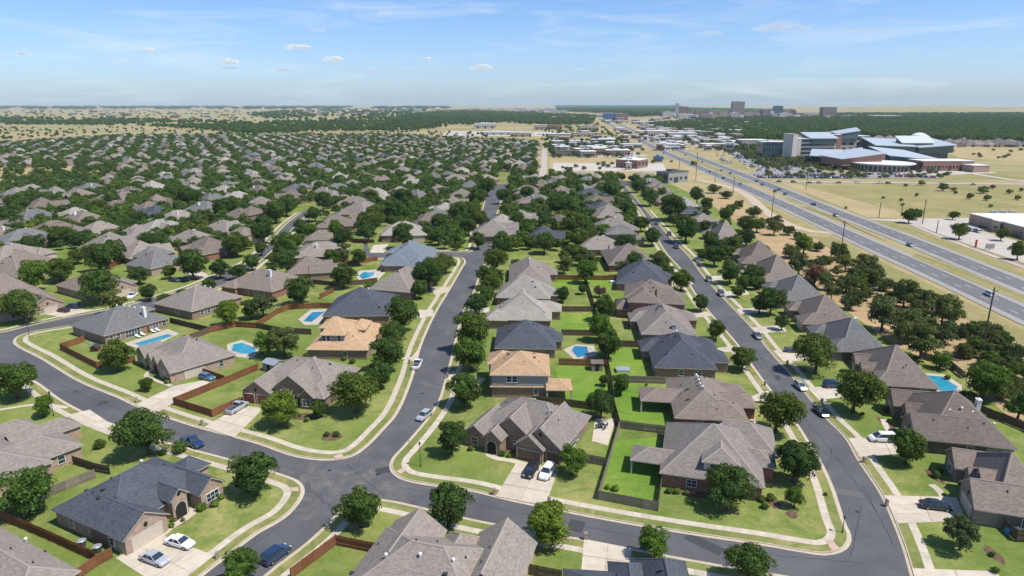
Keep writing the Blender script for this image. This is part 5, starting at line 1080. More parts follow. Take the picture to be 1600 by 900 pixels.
def upole(base, top_y, label, arm=1):
    X, Y, h = pole_top(base, top_y, 0); o = empty('utility_pole', (X, Y, 0)); mb = MB(); mb.tube((0, 0, 0), (0, 0, h), .24, .17, 8); child(o, 'shaft', mb.mesh('shaft', 'pole'))
    if arm: mb = MB(); mb.box(-1.1, 1.1, -.08, .08, h - 1.1, h - .95, bottom=True); child(o, 'crossarm', mb.mesh('crossarm', 'pole')); mb = MB(); mb.tube((.35, 0, h - 2.6), (.35, 0, h - 1.6), .22, .22, 8); child(o, 'transformer', mb.mesh('transformer', 'metal_light'))
    tag(o, label, 'utility pole', 'utility poles along the highway')
upole((1535, 545), 449, 'tall dark utility pole nearest the camera, right of the scrub'); upole((1315, 386), 345, 'utility pole between scrub and highway above the red-brown bush'); upole((1205, 344), 296, 'utility pole at the left side of the highway near the tan side road')
upole((1441, 350), 312, 'utility pole at the edge of the shop parking lot'); upole((1373, 340), 316, 'thin utility pole left of the parking lot across the highway', 0); upole((1408, 338), 318, 'thin pole just left of the parking lot tree', 0)
upole((1259, 297), 270, 'thin pole at the campus road beside the highway', 0); upole((1087, 282), 238, 'tall pole left of the highway beyond the last houses'); upole((1145, 305), 276, 'utility pole above the scrub next to the far bushes'); upole((1117, 285), 268, 'short pole in the yellow grass left of highway', 0); upole((1060, 282), 247, 'pole beside the blue-signed filling station', 0); upole((1463, 364), 344, 'short lamp pole in the shop parking lot', 0)

# ---------------------------------------------------------------- cars
def car_mesh(kind):
    L, W, Hb, Hr = {'sedan': (4.7, 1.82, .95, 1.45), 'suv': (4.7, 1.92, 1.1, 1.75), 'van': (5.0, 1.98, 1.1, 1.8), 'hatch': (4.3, 1.8, 1.0, 1.55), 'pickup': (5.7, 1.98, 1.15, 1.85)}[kind]
    w = W / 2; l = L / 2
    body = MB(); z0 = .28
    # stations along x: (x, halfwidth, top z)
    if kind == 'pickup': st = [(-l, .93, .85), (-l + .15, 1, 1.12), (-.2, 1, 1.12), (.9, 1, 1.12), (l - .5, .97, 1.05), (l - .08, .9, .85), (l, .85, .55)]
    elif kind in ('suv', 'van', 'hatch'): st = [(-l, .9, .7), (-l + .1, .97, 1.02), (-l + .8, 1, Hb), (.6, 1, Hb), (1.2, .99, Hb - .03), (l - .35, .95, .88), (l, .86, .55)]
    else: st = [(-l, .86, .65), (-l + .12, .93, .92), (-l + .9, 1, Hb), (.5, 1, Hb), (1.1, .99, .93), (l - .35, .94, .78), (l, .84, .5)]
    def ring(x, s, zt): a = w * s; return [(x, -a * .93, z0), (x, -a, z0 + .18), (x, -a, zt - .14), (x, -a * .9, zt), (x, a * .9, zt), (x, a, zt - .14), (x, a, z0 + .18), (x, a * .93, z0)]
    rs = [ring(*s) for s in st]
    for i in range(len(rs) - 1):
        for k in range(8): j = (k + 1) % 8; body.poly([rs[i][k], rs[i][j], rs[i + 1][j], rs[i + 1][k]][::-1])
    body.poly(rs[0][::-1][::-1]); body.poly(rs[-1][::-1])
    # roof panel and cabin glass
    if kind == 'pickup': x = (-.35, -.15, .75, 1.35)
    elif kind == 'suv': x = (-l + .08, -l + .45, .45, 1.15)
    elif kind == 'van': x = (-l + .06, -l + .3, .7, 1.6)
    elif kind == 'hatch': x = (-l + .1, -l + .6, .3, 1.05)
    else: x = (-l + .75, -l + 1.35, .25, 1.05)
    zb = Hb - .02 if kind != 'pickup' else 1.1; a0, a1 = w * .93, w * .74
    glass = MB(); g = [(x[0], zb), (x[1], Hr - .06), (x[2], Hr - .06), (x[3], zb)]
    gl = [[(px_, -(a0 if i in (0, 3) else a1), z) for i, (px_, z) in enumerate(g)], [(px_, (a0 if i in (0, 3) else a1), z) for i, (px_, z) in enumerate(g)]]
    glass.poly(gl[0][::-1][::-1]); glass.poly(gl[1][::-1]); glass.poly([gl[0][0], gl[0][1], gl[1][1], gl[1][0]][::-1]); glass.poly([gl[0][2], gl[0][3], gl[1][3], gl[1][2]][::-1])
    q = [(x[1] - .03, -a1 - .02), (x[2] + .03, -a1 - .02), (x[2] + .03, a1 + .02), (x[1] - .03, a1 + .02)]; body.prism(q, Hr - .08, Hr - .02, bottom=True); body.prism([(px_ * .92, py_ * .88) for px_, py_ in q], Hr - .02, Hr + .015)
    for xx, tp in ((x[1], 0), (x[2], 1), ((x[1] + x[2]) / 2 - .1, 2)):
        for s in (-1, 1):
            xb = x[0] if tp == 0 else (x[3] if tp == 1 else xx); A = Vector((xb, s * (a0 + .005), zb)); B = Vector((xx, s * (a1 + .012), Hr - .05)); body.tube(A, B, .045, .04, 4, cap=False)
    if kind == 'pickup': bed = MB(); bed.box(-l + .2, -.45, -w * .8, w * .8, 1.0, 1.125)
    f = fixup
    out = {'body': f(body.mesh('body', 'paint_white')), 'windows': f(glass.mesh('windows', 'glass_dark'))}
    if kind == 'pickup': out['bed'] = bed.mesh('bed', 'plastic_dark')
    t = MB(); t.tube((0, -.11, 0), (0, .11, 0), .33, .33, 12); t.poly([(.33 * math.cos(a), -.11, .33 * math.sin(a)) for a in np.linspace(0, 6.283, 12, endpoint=False)]); out['tyre'] = t.mesh('tyre', 'tyre'); t = MB(); t.tube((0, -.125, 0), (0, .125, 0), .19, .19, 8); t.poly([(.19 * math.cos(a), -.125, .19 * math.sin(a)) for a in np.linspace(0, 6.283, 8, endpoint=False)]); out['rim'] = t.mesh('rim', 'rim')
    hl = MB(); hl.box(-.06, .06, -.2, .2, -.08, .08); out['headlight'] = hl.mesh('headlight', 'lamp_clear'); hl = MB(); hl.box(-.05, .05, -.17, .17, -.09, .09); out['tail_light'] = hl.mesh('tail_light', 'lamp_red'); out['dim'] = (l, w); return out
CARM = {k: car_mesh(k) for k in ('sedan', 'suv', 'van', 'hatch', 'pickup')}
PAINT = {}
def car(X, Y, rz, kind, col, label, z=.05, far=False, group=None, auto=None, cat=None):
    M = CARM[kind]; l, w = M['dim']; o = empty('car' if kind != 'pickup' else 'pickup_truck', (X, Y, z), rz)
    if (kind, col) not in PAINT:
        b_ = M['body'].copy(); b_.materials[0] = MAT['paint_' + col]; PAINT[kind, col] = b_
    child(o, 'body', PAINT[kind, col]); child(o, 'windows', M['windows'])
    if kind == 'pickup': child(o, 'bed', M['bed'])
    if not far:
        for x in (-l * .62, l * .64):
            for s in (-1, 1): t = child(o, 'wheel', M['tyre'], (x, s * (w - .1), .33)); child(t, 'rim', M['rim'])
        for s in (-1, 1): child(o, 'headlight', M['headlight'], (l - .1, s * w * .62, .66)); child(o, 'tail_light', M['tail_light'], (-l + .02, s * w * .68, .78))
    else:
        for x in (-l * .62, l * .64):
            for s in (-1, 1): child(o, 'wheel', M['tyre'], (x, s * (w - .1), .33))
    tag(o, label, cat or {'pickup': 'pickup truck', 'van': 'minivan', 'suv': 'suv'}.get(kind, 'car'), group, auto); return o
def carpx(a, b_, kind, col, label, z=.05):
    A = P(*a, .6); B = P(*b_, .6); car((A[0] + B[0]) / 2, (A[1] + B[1]) / 2, math.atan2(B[1] - A[1], B[0] - A[0]), kind, col, label, z)
carpx((222, 866), (262, 881), 'sedan', 'silver', 'silver sedan on the lower driveway of the slate corner house', .17)
carpx((263, 843), (300, 853), 'sedan', 'white', 'white sedan beside the silver sedan, nearest the slate house', .17)
carpx((358, 645), (383, 630), 'pickup', 'silver', 'silver pickup truck at the red garage of the corner house', .17)
carpx((287, 684), (314, 697), 'pickup', 'navy', 'dark blue pickup parked on the left street by the big tree')
carpx((417, 876), (445, 856), 'suv', 'navy', 'dark blue suv parked on the lower left street')
carpx((648, 577), (656, 562), 'pickup', 'white', 'white pickup driving on the central street')
carpx((671, 643), (654, 656), 'hatch', 'silver', 'silver hatchback parked at the central street kerb')
carpx((837, 725), (822, 747), 'suv', 'black', 'black suv on the driveway of the stone-gabled house', .17)
carpx((863, 728), (847, 750), 'suv', 'white', 'white suv on the driveway of the stone-gabled house', .17)
carpx((1440, 788), (1484, 793), 'sedan', 'black', 'dark sedan on the driveway at the right edge', .17)
carpx((1395, 686), (1362, 685), 'van', 'white', 'white minivan on a driveway right of the right street', .17)
carpx((1273, 634), (1293, 652), 'sedan', 'black', 'black sedan on the right street nearest the camera')
carpx((1243, 596), (1259, 611), 'hatch', 'silver', 'silver hatchback on the right street behind the black sedan')
carpx((1234, 547), (1252, 548), 'pickup', 'navy', 'dark blue pickup on the upper right driveway', .17)
carpx((1178, 518), (1189, 531), 'sedan', 'grey', 'grey sedan on the right street, furthest of three')
carpx((1293, 602), (1312, 602), 'suv', 'navy', 'dark suv half hidden by the round tree on the right', .17)
carpx((108, 486), (88, 484), 'sedan', 'black', 'black sedan on the driveway at the left street top', .17)
carpx((124, 480), (103, 479), 'suv', 'navy', 'dark blue suv behind the black sedan on the left', .17)
carpx((264, 437), (280, 439), 'sedan', 'navy', 'dark blue sedan on the pale driveway in the mid left', .17)
carpx((282, 436), (292, 438), 'sedan', 'black', 'black sedan right of the blue sedan in the mid left', .17)
carpx((212, 458), (202, 466), 'pickup', 'white', 'white pickup behind the grey roof ridge on the left')
carpx((3, 438), (25, 434), 'pickup', 'silver', 'pale pickup at the left edge below the brown roof', .17)
carpx((315, 588), (332, 592), 'hatch', 'steel', 'small blue vehicle in front of the beige garage, left', .17)
for a in [(1090, 407), (1057, 386), (1046, 366), (1026, 349), (1108, 437), (1127, 459)]:
    carpx((a[0] - 4, a[1] - 6), (a[0] + 4, a[1] + 6), rnd.choice(['sedan', 'suv']), rnd.choice(['black', 'navy', 'grey']), None); o = [x for x in COL if x.name.startswith('car') and 'category' in x][-1]; THINGS.append((o, 'dark car at right kerb')); o['group'] = 'cars parked along the right street'

# ---------------------------------------------------------------- highway and roads beyond
def hline(px): return PP(px, 0)
near_c = hline([(1720, 546), (1600, 491), (1480, 436), (1350, 378), (1200, 309), (1100, 265), (1030, 234), (975, 206), (948, 192), (935, 186)])
far_c = hline([(1720, 497), (1600, 448), (1440, 383), (1310, 333), (1200, 289), (1110, 254), (1050, 231), (992, 205), (962, 192), (945, 186)])
def hway(name, c, w, dirn):
    c = resample(cr_spline(c, 8), 8); mb = MB(); strip(mb, offset(c, -w / 2 - 2.4), offset(c, w / 2 + 2.4), .16); o = link('highway_shoulder', mb.mesh('highway_shoulder', 'shoulder')); o['kind'] = 'structure'
    mb = MB(); strip(mb, offset(c, -w / 2), offset(c, w / 2), .18); o = link('highway', mb.mesh('highway', 'highway')); o['kind'] = 'structure'
    mb = MB()
    for s in (-w / 2 + .2, w / 2 - .2): strip(mb, offset(c, s - .1), offset(c, s + .1), .19)
    for k in range(len(c) - 1):
        if k % 2 == 0:
            for s in ((-w / 6, w / 6)):
                a = offset(c[k:k + 2], s - .09); b_ = offset(c[k:k + 2], s + .09); m2 = lambda p, q: ((p[0] + q[0]) / 2, (p[1] + q[1]) / 2); strip(mb, [a[0], m2(*a)], [b_[0], m2(*b_)], .19)
    o = link('lane_markings', mb.mesh('lane_markings', 'line_white')); o['kind'] = 'structure'; return c
nc = hway('near', near_c, 11, 1); fc = hway('far', far_c, 11, -1)
def poly_between(name, A, B, z, mat): return sheet(name, A + B[::-1], z, mat)
w_off = resample(cr_spline(near_c, 8), 8)
A_ = offset(w_off, -8); B_ = resample(cr_spline(far_c, 8), 8)
sheet('median_grass', PP([(1720, 516), (1540, 440), (1430, 397), (1480, 410), (1600, 462), (1720, 511)], 0), .10, 'field_green')
for mq in [[(1425, 402), (1500, 433), (1600, 474), (1600, 466), (1500, 425), (1430, 398)], [(1255, 324), (1330, 352), (1400, 385), (1340, 358), (1290, 333), (1262, 322)], [(1065, 246), (1110, 262), (1180, 294), (1120, 262), (1075, 246)]]:
    sheet('median_grass', PP(mq, 0), .205, 'field_green')
band('frontage_path', hline([(1090, 281), (1150, 296), (1200, 333), (1235, 352), (1270, 362), (1310, 366), (1345, 380)]), 7, .12, 'dirt_path'); band('frontage_path', hline([(1345, 343), (1405, 346), (1450, 362), (1520, 389), (1600, 418), (1700, 455)]), 2.6, .12, 'pale_road')
sheet('roadside_grass', PP([(1275, 372), (1400, 430), (1600, 522), (1600, 600), (1500, 560), (1390, 490), (1320, 430), (1258, 395)], 0), .07, 'field_brown')
sheet('dry_strip', PP([(1120, 300), (1270, 372), (1400, 440), (1620, 560), (1620, 690), (1500, 590), (1390, 535), (1290, 462), (1180, 368), (1100, 312)], 0), .055, 'field_brown')
sheet('roadside_grass', PP([(1160, 300), (1200, 322), (1283, 362), (1268, 362), (1235, 350), (1200, 331)], 0), .11, 'field_green'); sheet('roadside_grass', PP([(1270, 369), (1300, 370), (1400, 420), (1600, 515), (1600, 540), (1400, 450), (1300, 392)], 0), .11, 'field_green')
sheet('roadside_grass', PP([(1362, 345), (1400, 347), (1450, 367), (1600, 422), (1600, 432), (1520, 404), (1440, 374)], 0), .08, 'field_green')
sheet('meadow', PP([(1250, 290), (1600, 291), (1700, 300), (1700, 336), (1520, 335), (1380, 342), (1350, 338), (1262, 305)], 0), .05, 'field_green'); sheet('meadow', PP([(1215, 284), (1262, 302), (1355, 340), (1420, 341), (1400, 330), (1290, 300), (1245, 288)], 0), .09, 'field_straw')
sheet('meadow', PP([(1478, 230), (1600, 232), (1800, 236), (1800, 262), (1600, 252), (1500, 247), (1485, 240)], 0), .05, 'field_straw'); sheet('meadow', PP([(1500, 268), (1700, 270), (1700, 280), (1560, 281), (1480, 278)], 0), .06, 'field_green')
sheet('yard_grass', PP([(858, 246), (960, 247), (1060, 250), (1200, 305), (1160, 303), (1090, 281), (1040, 284), (858, 278)], 0), .05, 'field_straw'); sheet('commercial_lot', PP([(864, 255), (1036, 256), (1042, 268), (864, 267)], 0), .16, 'lot')
band('side_road', hline([(848, 277), (850, 250), (852, 225)]), 7.5, .17, 'pale_road'); band('campus_road', hline([(1206, 283), (1300, 284.5), (1600, 288), (1750, 289)]), 9, .17, 'pale_road', step=12); band('campus_road', hline([(1500, 268), (1560, 278), (1620, 286)]), 7, .16, 'lot', step=12)
sheet('shop_parking', PP([(1352, 343), (1450, 342), (1512, 341), (1535, 362), (1600, 380), (1700, 410), (1700, 448), (1600, 412), (1500, 378), (1420, 348)], 0), .15, 'lot')
sheet('campus_parking', PP([(1170, 272), (1190, 262), (1320, 270), (1450, 274), (1470, 279), (1200, 279)], 0), .15, 'lot_dark'); sheet('campus_parking', PP([(1130, 232), (1170, 226), (1240, 252), (1300, 266), (1190, 264), (1150, 248)], 0), .13, 'lot_dark')
sheet('campus_parking', PP([(1350, 262), (1500, 262), (1560, 270), (1470, 274), (1350, 270)], 0), .12, 'lot')
sheet('commercial_lot', PP([(915, 238), (990, 238), (1015, 244), (900, 246)], 0), .14, 'lot'); sheet('commercial_lot', PP([(700, 205), (890, 206), (895, 213), (690, 212)], 0), .14, 'lot')
sheet('commercial_lot', PP([(870, 224), (960, 224), (975, 237), (865, 238)], 0), .13, 'lot'); sheet('commercial_lot', PP([(1005, 200), (1090, 205), (1180, 222), (1130, 236), (1060, 222)], 0), .12, 'lot')

# ---------------------------------------------------------------- larger buildings
def bld(px0, px1, yb, yt, dep, wall, roof, label, name='commercial_building', bands=0, mat_b='glass_dark', cat='building', parapet=True, cols=0, skew=0.0, far_windows=True, ribbon=False):
    """front wall stands on the ground line px0..px1 at image row yb (or (yb0,yb1)); height from yt"""
    yb0, yb1 = yb if isinstance(yb, tuple) else (yb, yb)
    a = P(px0, yb0, 0); b_ = P(px1, yb1, 0); X, Y, h = pole_top((px0, yb0), yt, 0); L = math.dist(a, b_); rz = math.atan2(b_[1] - a[1], b_[0] - a[0])
    o = empty(name, (a[0], a[1], 0), rz)
    mb = MB(); mb.box(0, L, 0, dep, 0, h); child(o, 'wall', mb.mesh('wall', wall, True))
    mb = MB(); mb.box(-.3, L + .3, -.3, dep + .3, h, h + .35, bottom=True)
    if parapet and h > 5: mb.box(L * .3, L * .6, dep * .3, dep * .7, h + .35, h + 2)
    child(o, 'roof', mb.mesh('roof', roof))
    if bands:
        fh = h / bands; nC = cols or max(2, int(L / 8))
        for s in range(bands):
            if ribbon: mb = MB(); mb.box(L * .1, L * .97, -.5, 0, fh * (s + .28), fh * (s + .86), bottom=True); child(o, 'window', mb.mesh('window', mat_b)); continue
            if nC * bands <= 48:
                for c in range(nC):
                    big = bands == 1 and c % 3 == 1; x0 = L * (c + (.08 if big else .25)) / nC; x1 = L * (c + (.92 if big else .7)) / nC; mb = MB(); mb.box(x0, x1, -.12, 0, fh * (s + (.05 if big else .28)), fh * (s + (.55 if bands == 1 else .8)), bottom=True); child(o, 'window', mb.mesh('window', mat_b))
            else:
                mb = MB()
                for c in range(nC): mb.box(L * (c + .14) / nC, L * (c + .86) / nC, -.12, 0, fh * (s + .3), fh * (s + .8), bottom=True)
                child(o, 'window_band', mb.mesh('window_band', mat_b))
            mb = MB()
            nD = max(2, int(dep / 7))
            for c in range(nD): mb.box(-.12, 0, dep * (c + .15) / nD, dep * (c + .85) / nD, fh * (s + .3), fh * (s + .8), bottom=True); mb.box(L, L + .12, dep * (c + .15) / nD, dep * (c + .85) / nD, fh * (s + .3), fh * (s + .8), bottom=True)
            child(o, 'side_windows', mb.mesh('side_windows', mat_b))
    tag(o, label, cat); return o
plain('conc_tower', (.36, .285, .235), .8, .2, var=.05); plain('conc_light', (.55, .5, .46), .8, .2, var=.05); plain('brick_far', (.30, .17, .125), .85, .2, var=.08); plain('roof_white', (.66, .66, .65), .7, .2, var=.05); plain('roof_metal', (.47, .51, .54), .45, .4, .25, var=.05); plain('roof_sand', (.42, .37, .32), .8, .1); plain('green_glass', (.065, .11, .13), .2, .6); plain('canopy_blue', (.06, .15, .35), .4, .4)
# shop with a white roof at the right
o = bld(1513, 1680, (349.5, 396), 334, 30, 'brick_pink', 'roof_white', 'low pink brick shop with a flat white roof at the right edge', bands=1, cols=9, name='shop', parapet=False)
bld(1548, 1560, (361, 364), 344, 3, 'stone_tan', 'roof_white', 'tan stone entrance porch on the front of the white-roofed shop', bands=1, cols=1, name='entrance_porch', parapet=False)
for k in range(3): X, Y, h = pole_top((1560 + 15 * k, 350), 343, 0); o = link('rooftop_unit', None, None, (X, Y + 6, 5.5)); mb = MB(); mb.box(-1.5, 1.5, -1, 1, 0, 1.2); child(o, 'body', mb.mesh('body', 'metal_light')); tag(o, ['leftmost', 'middle', 'rightmost'][k] + ' grey rooftop unit on the white shop roof', 'rooftop unit')
def sign(c, w, h, mat, label, ph=1.0):
    X, Y = P(*c, .15); o = empty('sign', (X, Y, .15)); mb = MB(); mb.box(-.12, .12, -.1, .1, 0, ph); child(o, 'post', mb.mesh('post', 'metal_dark')); mb = MB(); mb.box(-w / 2, w / 2, -.15, .15, ph, ph + h, bottom=True); child(o, 'board', mb.mesh('board', mat)); tag(o, label, 'sign')
sign((1524, 387), .9, 3.6, 'red_sign', 'narrow red sign pylon at the shop driveway', .2); sign((1546, 390), 4, 2.2, 'siding_grey', 'low grey sign board right of the red pylon', .5)
# brick building with the white roof beyond the houses and its neighbours
o = bld(962, 996, (262, 264), 249, 26, 'brick_far', 'roof_white', 'brown brick building with a white roof on the pale parking lot', bands=1, cols=6, name='brick_clinic')
bld(978, 987, (266, 266), 255, 6, 'stone_tan', 'roof_white', 'tan stone porch of the brick building on the pale lot', name='entrance_porch', bands=1, cols=1)
bld(867, 914, 244, 236.5, 22, 'brick_grey', 'roof_umber', 'long low building with dark roof beside the pale road', bands=1, cols=10, parapet=False)
bld(924, 962, 224, 218, 20, 'green_glass', 'roof_white', 'green glass building with white roof left of highway', bands=1, cols=10); bld(918, 960, 236, 229, 24, 'stone_tan', 'roof_white', 'tan building just below the green glass one', bands=1, cols=9)
bld(947, 985, 243, 235, 22, 'brick_far', 'roof_white', 'red-brown brick shop above the brick clinic', bands=1, cols=8); bld(1023, 1035, 253, 245, 10, 'canopy_blue', 'canopy_blue', 'small blue filling-station kiosk by the highway', bands=1, cols=3)
bld(1044, 1075, (287, 284), 270, 14, 'siding_grey', 'roof_grey', 'low grey garage building at the end of the right street', bands=1, cols=4)
bld(741, 775, 201, 193, 40, 'conc_light', 'roof_white', 'long white warehouse beyond the tan field', name='warehouse', bands=1, cols=9)
bld(755, 800, 211, 206, 30, 'conc_light', 'roof_white', 'low white building below the white warehouse', bands=1, cols=12)
# campus
def slope_roof(o, pts, mat, th=.5, name='roof', zb=None, wm='green_glass'):
    n = len(pts)
    if zb is None: zb = max(0, min(p[2] for p in pts) - 7)
    c = (sum(p[0] for p in pts) / n, sum(p[1] for p in pts) / n); w = [(c[0] + (x - c[0]) * .9, c[1] + (y - c[1]) * .9, z - th - .1) for x, y, z in pts]; mb = MB()
    for k in range(n): a, b_ = w[k], w[(k + 1) % n]; mb.poly([(a[0], a[1], zb), (b_[0], b_[1], zb), b_, a])
    child(o, 'clerestory', fixup(mb.mesh('clerestory', wm)))
    mb = MB(); mb.poly(pts); mb.poly([(x, y, z - th) for x, y, z in pts][::-1])
    for k in range(n): a, b_ = pts[k], pts[(k + 1) % n]; mb.poly([(a[0], a[1], a[2] - th), (b_[0], b_[1], b_[2] - th), b_, a])
    child(o, name, fixup(mb.mesh(name, mat)))
def campus(px0, px1, yb, yt, dep, wall, label, **k): return bld(px0, px1, yb, yt, dep, wall, k.pop('roof', 'roof_metal'), label, name='campus_building', **k)
def hgt(o): return o.children[0].dimensions if 0 else None
o = campus(1244, 1303, (249, 248.5), 217, 24, 'conc_light', 'large five-storey campus block with glass bands and metal roof', bands=5, cols=1, roof='roof_white', ribbon=True, parapet=False)
L_ = math.dist(P(1244, 249), P(1303, 248.5)); h_ = pole_top((1244, 249), 217, 0)[2]
slope_roof(o, [(L_ * .3, -2, h_ + 1.0), (L_ + 2, -2, h_ + 1), (L_ + 2, 24, h_ + 7), (L_ * .3, 24, h_ + 7)], 'roof_metal', 1, 'roof_wing')
campus(1236, 1243.5, (250, 249.8), 210, 18, 'conc_light', 'pale pinkish end wing of the big campus block', roof='conc_light', parapet=False)
campus(1303.5, 1311, (247, 247), 211, 22, 'brick_far', 'brown stair tower between campus block and its grey wing', roof='roof_white', parapet=False)
o = campus(1311, 1355, (245, 244), 213, 26, 'siding_grey', 'grey campus wing under the tilted metal roof', bands=4, cols=4, roof='roof_white', parapet=False)
slope_roof(o, [(-10, -4, 29), (24, -4, 33), (38, 20, 36), (0, 22, 31)], 'roof_metal', .8, 'tilted_roof')
campus(1190, 1227, (246.5, 246.5), 222, 22, 'green_glass', 'low glass building left of the big campus block', bands=3, cols=8, roof='roof_white')
o = campus(1375, 1480, (248, 247.5), 229, 40, 'green_glass', 'long glass-fronted campus hall with slanted blue-white roof', bands=2, cols=20, roof='roof_white', parapet=False)
L_ = math.dist(P(1375, 248), P(1480, 247.5)); slope_roof(o, [(-12, -6, 17), (L_ * .5, -6, 15), (L_ * .5, 40, 22), (-4, 40, 24)], 'roof_metal', .7, 'left_roof'); slope_roof(o, [(L_ * .5 + .5, -6, 14), (L_ + 6, -6, 17), (L_ + 2, 45, 24), (L_ * .5 + .5, 45, 20)], 'roof_metal', .7, 'right_roof'); slope_roof(o, [(L_ * .32, 4, 19), (L_ * .8, 2, 19), (L_ * .8, 16, 27), (L_ * .3, 18, 27)], 'roof_metal', .7, 'middle_roof')
X, Y = P(1432, 240, 0); o = empty('domed_hall', (X, Y, 0)); mb = MB(); mb.tube((0, 0, 0), (0, 0, 21), 11, 11, 20)
for i in range(5): a, b_ = math.pi / 2 * i / 5, math.pi / 2 * (i + 1) / 5; mb.tube((0, 0, 21 + 7 * math.sin(a)), (0, 0, 21 + 7 * math.sin(b_)), 11 * math.cos(a), 11 * math.cos(b_) + .1, 20)
child(o, 'dome', mb.mesh('dome', 'roof_white', smooth=False)); tag(o, 'white domed hall behind the glass-fronted campus hall', 'dome')
o = campus(1267, 1320, (257, 258), 246, 36, 'shade_dark', 'dark-fronted campus entrance hall under a wide pale blue roof', roof='roof_metal', parapet=False, bands=1, cols=9)
slope_roof(o, [(-4, -8, 10.5), (24, -8, 9), (40, 34, 15), (6, 38, 15)], 'roof_metal', .6, 'left_fold', 2, 'shade_dark'); slope_roof(o, [(24.5, -8, 9), (52, -9, 12), (58, 30, 18), (41, 34, 15)], 'roof_metal', .6, 'right_fold', 2, 'shade_dark')
o = campus(1330, 1376, (265.5, 265), 247, 34, 'brick_far', 'red brick campus hall with sloping metal roof and tower', roof='roof_metal', parapet=False)
slope_roof(o, [(-14, -3, 11.5), (34, -3, 17), (34, 34, 19), (-18, 34, 13)], 'roof_metal', .6, 'sloping_roof', 4, 'brick_far')
campus(1370, 1381, (262, 262), 241, 10, 'brick_far', 'square brick tower with a tall dark window in the campus centre', bands=1, cols=1, parapet=False)
o = campus(1382, 1440, (261, 260.5), 250, 30, 'green_glass', 'low glass campus link under a curved blue roof', bands=1, cols=8, parapet=False); slope_roof(o, [(-2, -8, 13), (30, -8, 10), (56, -6, 9), (40, 30, 16), (0, 34, 20)], 'roof_metal', .5, 'curved_roof')
X, Y = P(1377, 266, 0); o = empty('rotunda', (X, Y, 0))
mb = MB(); mb.tube((0, 0, 0), (0, 0, 7.2), 27, 27, 30); child(o, 'wall', mb.mesh('wall', 'brick_pink')); mb = MB(); mb.tube((0, 0, 7.2), (0, 0, 8), 30, 30, 30); child(o, 'roof', mb.mesh('roof', 'roof_white'))
for k in range(20):
    a = math.pi + math.pi * (k + .5) / 20; mb = MB(); mb.box(-1.2, 1.2, -.2, .2, 1, 6); child(o, 'window', mb.mesh('window', 'glass_dark'), (27.2 * math.cos(a), 27.2 * math.sin(a), 0), a + math.pi / 2)
tag(o, 'round low pink rotunda with a flat pale canopy roof before the campus', 'rotunda')
campus(1441, 1520, (267.5, 267.2), 252, 26, 'brick_far', 'long low brick campus building with a flat white roof', bands=1, cols=14, roof='roof_white', parapet=False); campus(1520, 1545, (269.6, 269.3), 259, 20, 'brick_pink', 'small pinkish brick annex at the right end of the campus', roof='roof_white', parapet=False)
# downtown
DT = [(1055, 1060, 182, 161.5, 14, 'conc_light', 'slender pale tower with a pointed top at the skyline left'), (1060.5, 1075, 182, 166.5, 45, 'brick_far', 'broad brown block attached to the slender pale tower'), (1086, 1099, 183, 172.5, 40, 'brick_far', 'dark red brick block in the skyline'), (1095, 1112, 189, 178.5, 40, 'conc_tower', 'beige mid-rise in front of the skyline'),
      (1101, 1108, 183, 174, 25, 'brick_far', 'narrow brick block between the dark red and beige blocks'), (1124, 1134, 185, 175.5, 30, 'stone_tan', 'tan mid-rise left of the small peach block'), (1176, 1188, 183, 173.5, 30, 'brick_far', 'brick mid-rise behind the wide pale block'), (1224, 1233, 183, 172, 25, 'conc_tower', 'brown mid-rise just right of the glass tower'), (1246, 1256, 185, 177, 25, 'brick_far', 'low brick block right of the narrow brown tower'), (1079, 1087, 182, 173, 25, 'conc_tower', 'tan mid-rise left of the dark red block'),
      (1144.7, 1162, 184, 158.8, 45, 'conc_tower', 'tallest square tan tower of the skyline'), (1141, 1154, 186, 176, 20, 'conc_light', 'small peach block in front of the tallest tower'), (1163, 1184, 185, 175.5, 50, 'stone_tan', 'wide pale block right of the tallest tower'), (1191, 1202, 185, 171, 30, 'conc_tower', 'brown mid-rise right of the wide pale block'),
      (1203, 1209, 186, 174, 25, 'conc_light', 'pinkish narrow mid-rise beside the blue tower'), (1210, 1222, 184, 165.5, 35, 'green_glass', 'blue-grey glass tower in the skyline'), (1218, 1238, 187, 177, 40, 'conc_light', 'pink low block in front of the glass tower'), (1238, 1243, 186, 172.5, 20, 'brick_far', 'narrow brown tower right of the pink block'),
      (1285, 1306, 186, 167.5, 40, 'conc_tower', 'broad pale ribbed tower at the skyline right'), (1312, 1329, 188, 181, 30, 'brick_far', 'low brown block right of the pale tower'), (1332, 1340, 188, 180, 20, 'brick_far', 'small red block right of the low brown one'), (1060, 1084, 186, 179, 40, 'conc_light', 'pale low block below the slender tower'),
      (944, 966, 186.5, 177, 40, 'canopy_blue', 'dark blue glass block left of the highway vanishing'), (962, 981, 188, 177.5, 50, 'brick_far', 'brown block beside the dark glass block'), (1108, 1140, 181, 173, 60, 'brick_far', 'long brown block left of the tallest tower'), (1035, 1055, 182, 175, 50, 'conc_light', 'pale low block left of slender tower'), (862, 872, 181, 171, 40, 'conc_light', 'pale pair of blocks far left of the highway'), (875, 886, 181, 172.5, 40, 'conc_light', 'pale block second far left of highway'), (1400, 1412, 193, 188.5, 20, 'conc_light', 'small white house roof amid the far woods')]
for x0, x1, yb, yt, dp, wl, lb in DT:
    bld(x0, x1, yb, yt, dp, wl, 'roof_white' if wl == 'conc_light' else 'roof_sand', lb, name='city_building', bands=max(3, int((yb - yt) * .55)), cols=7, mat_b='glass_dark' if wl != 'green_glass' else 'glass_blue')
X, Y, h = pole_top((1057.5, 182), 161.5, 0)
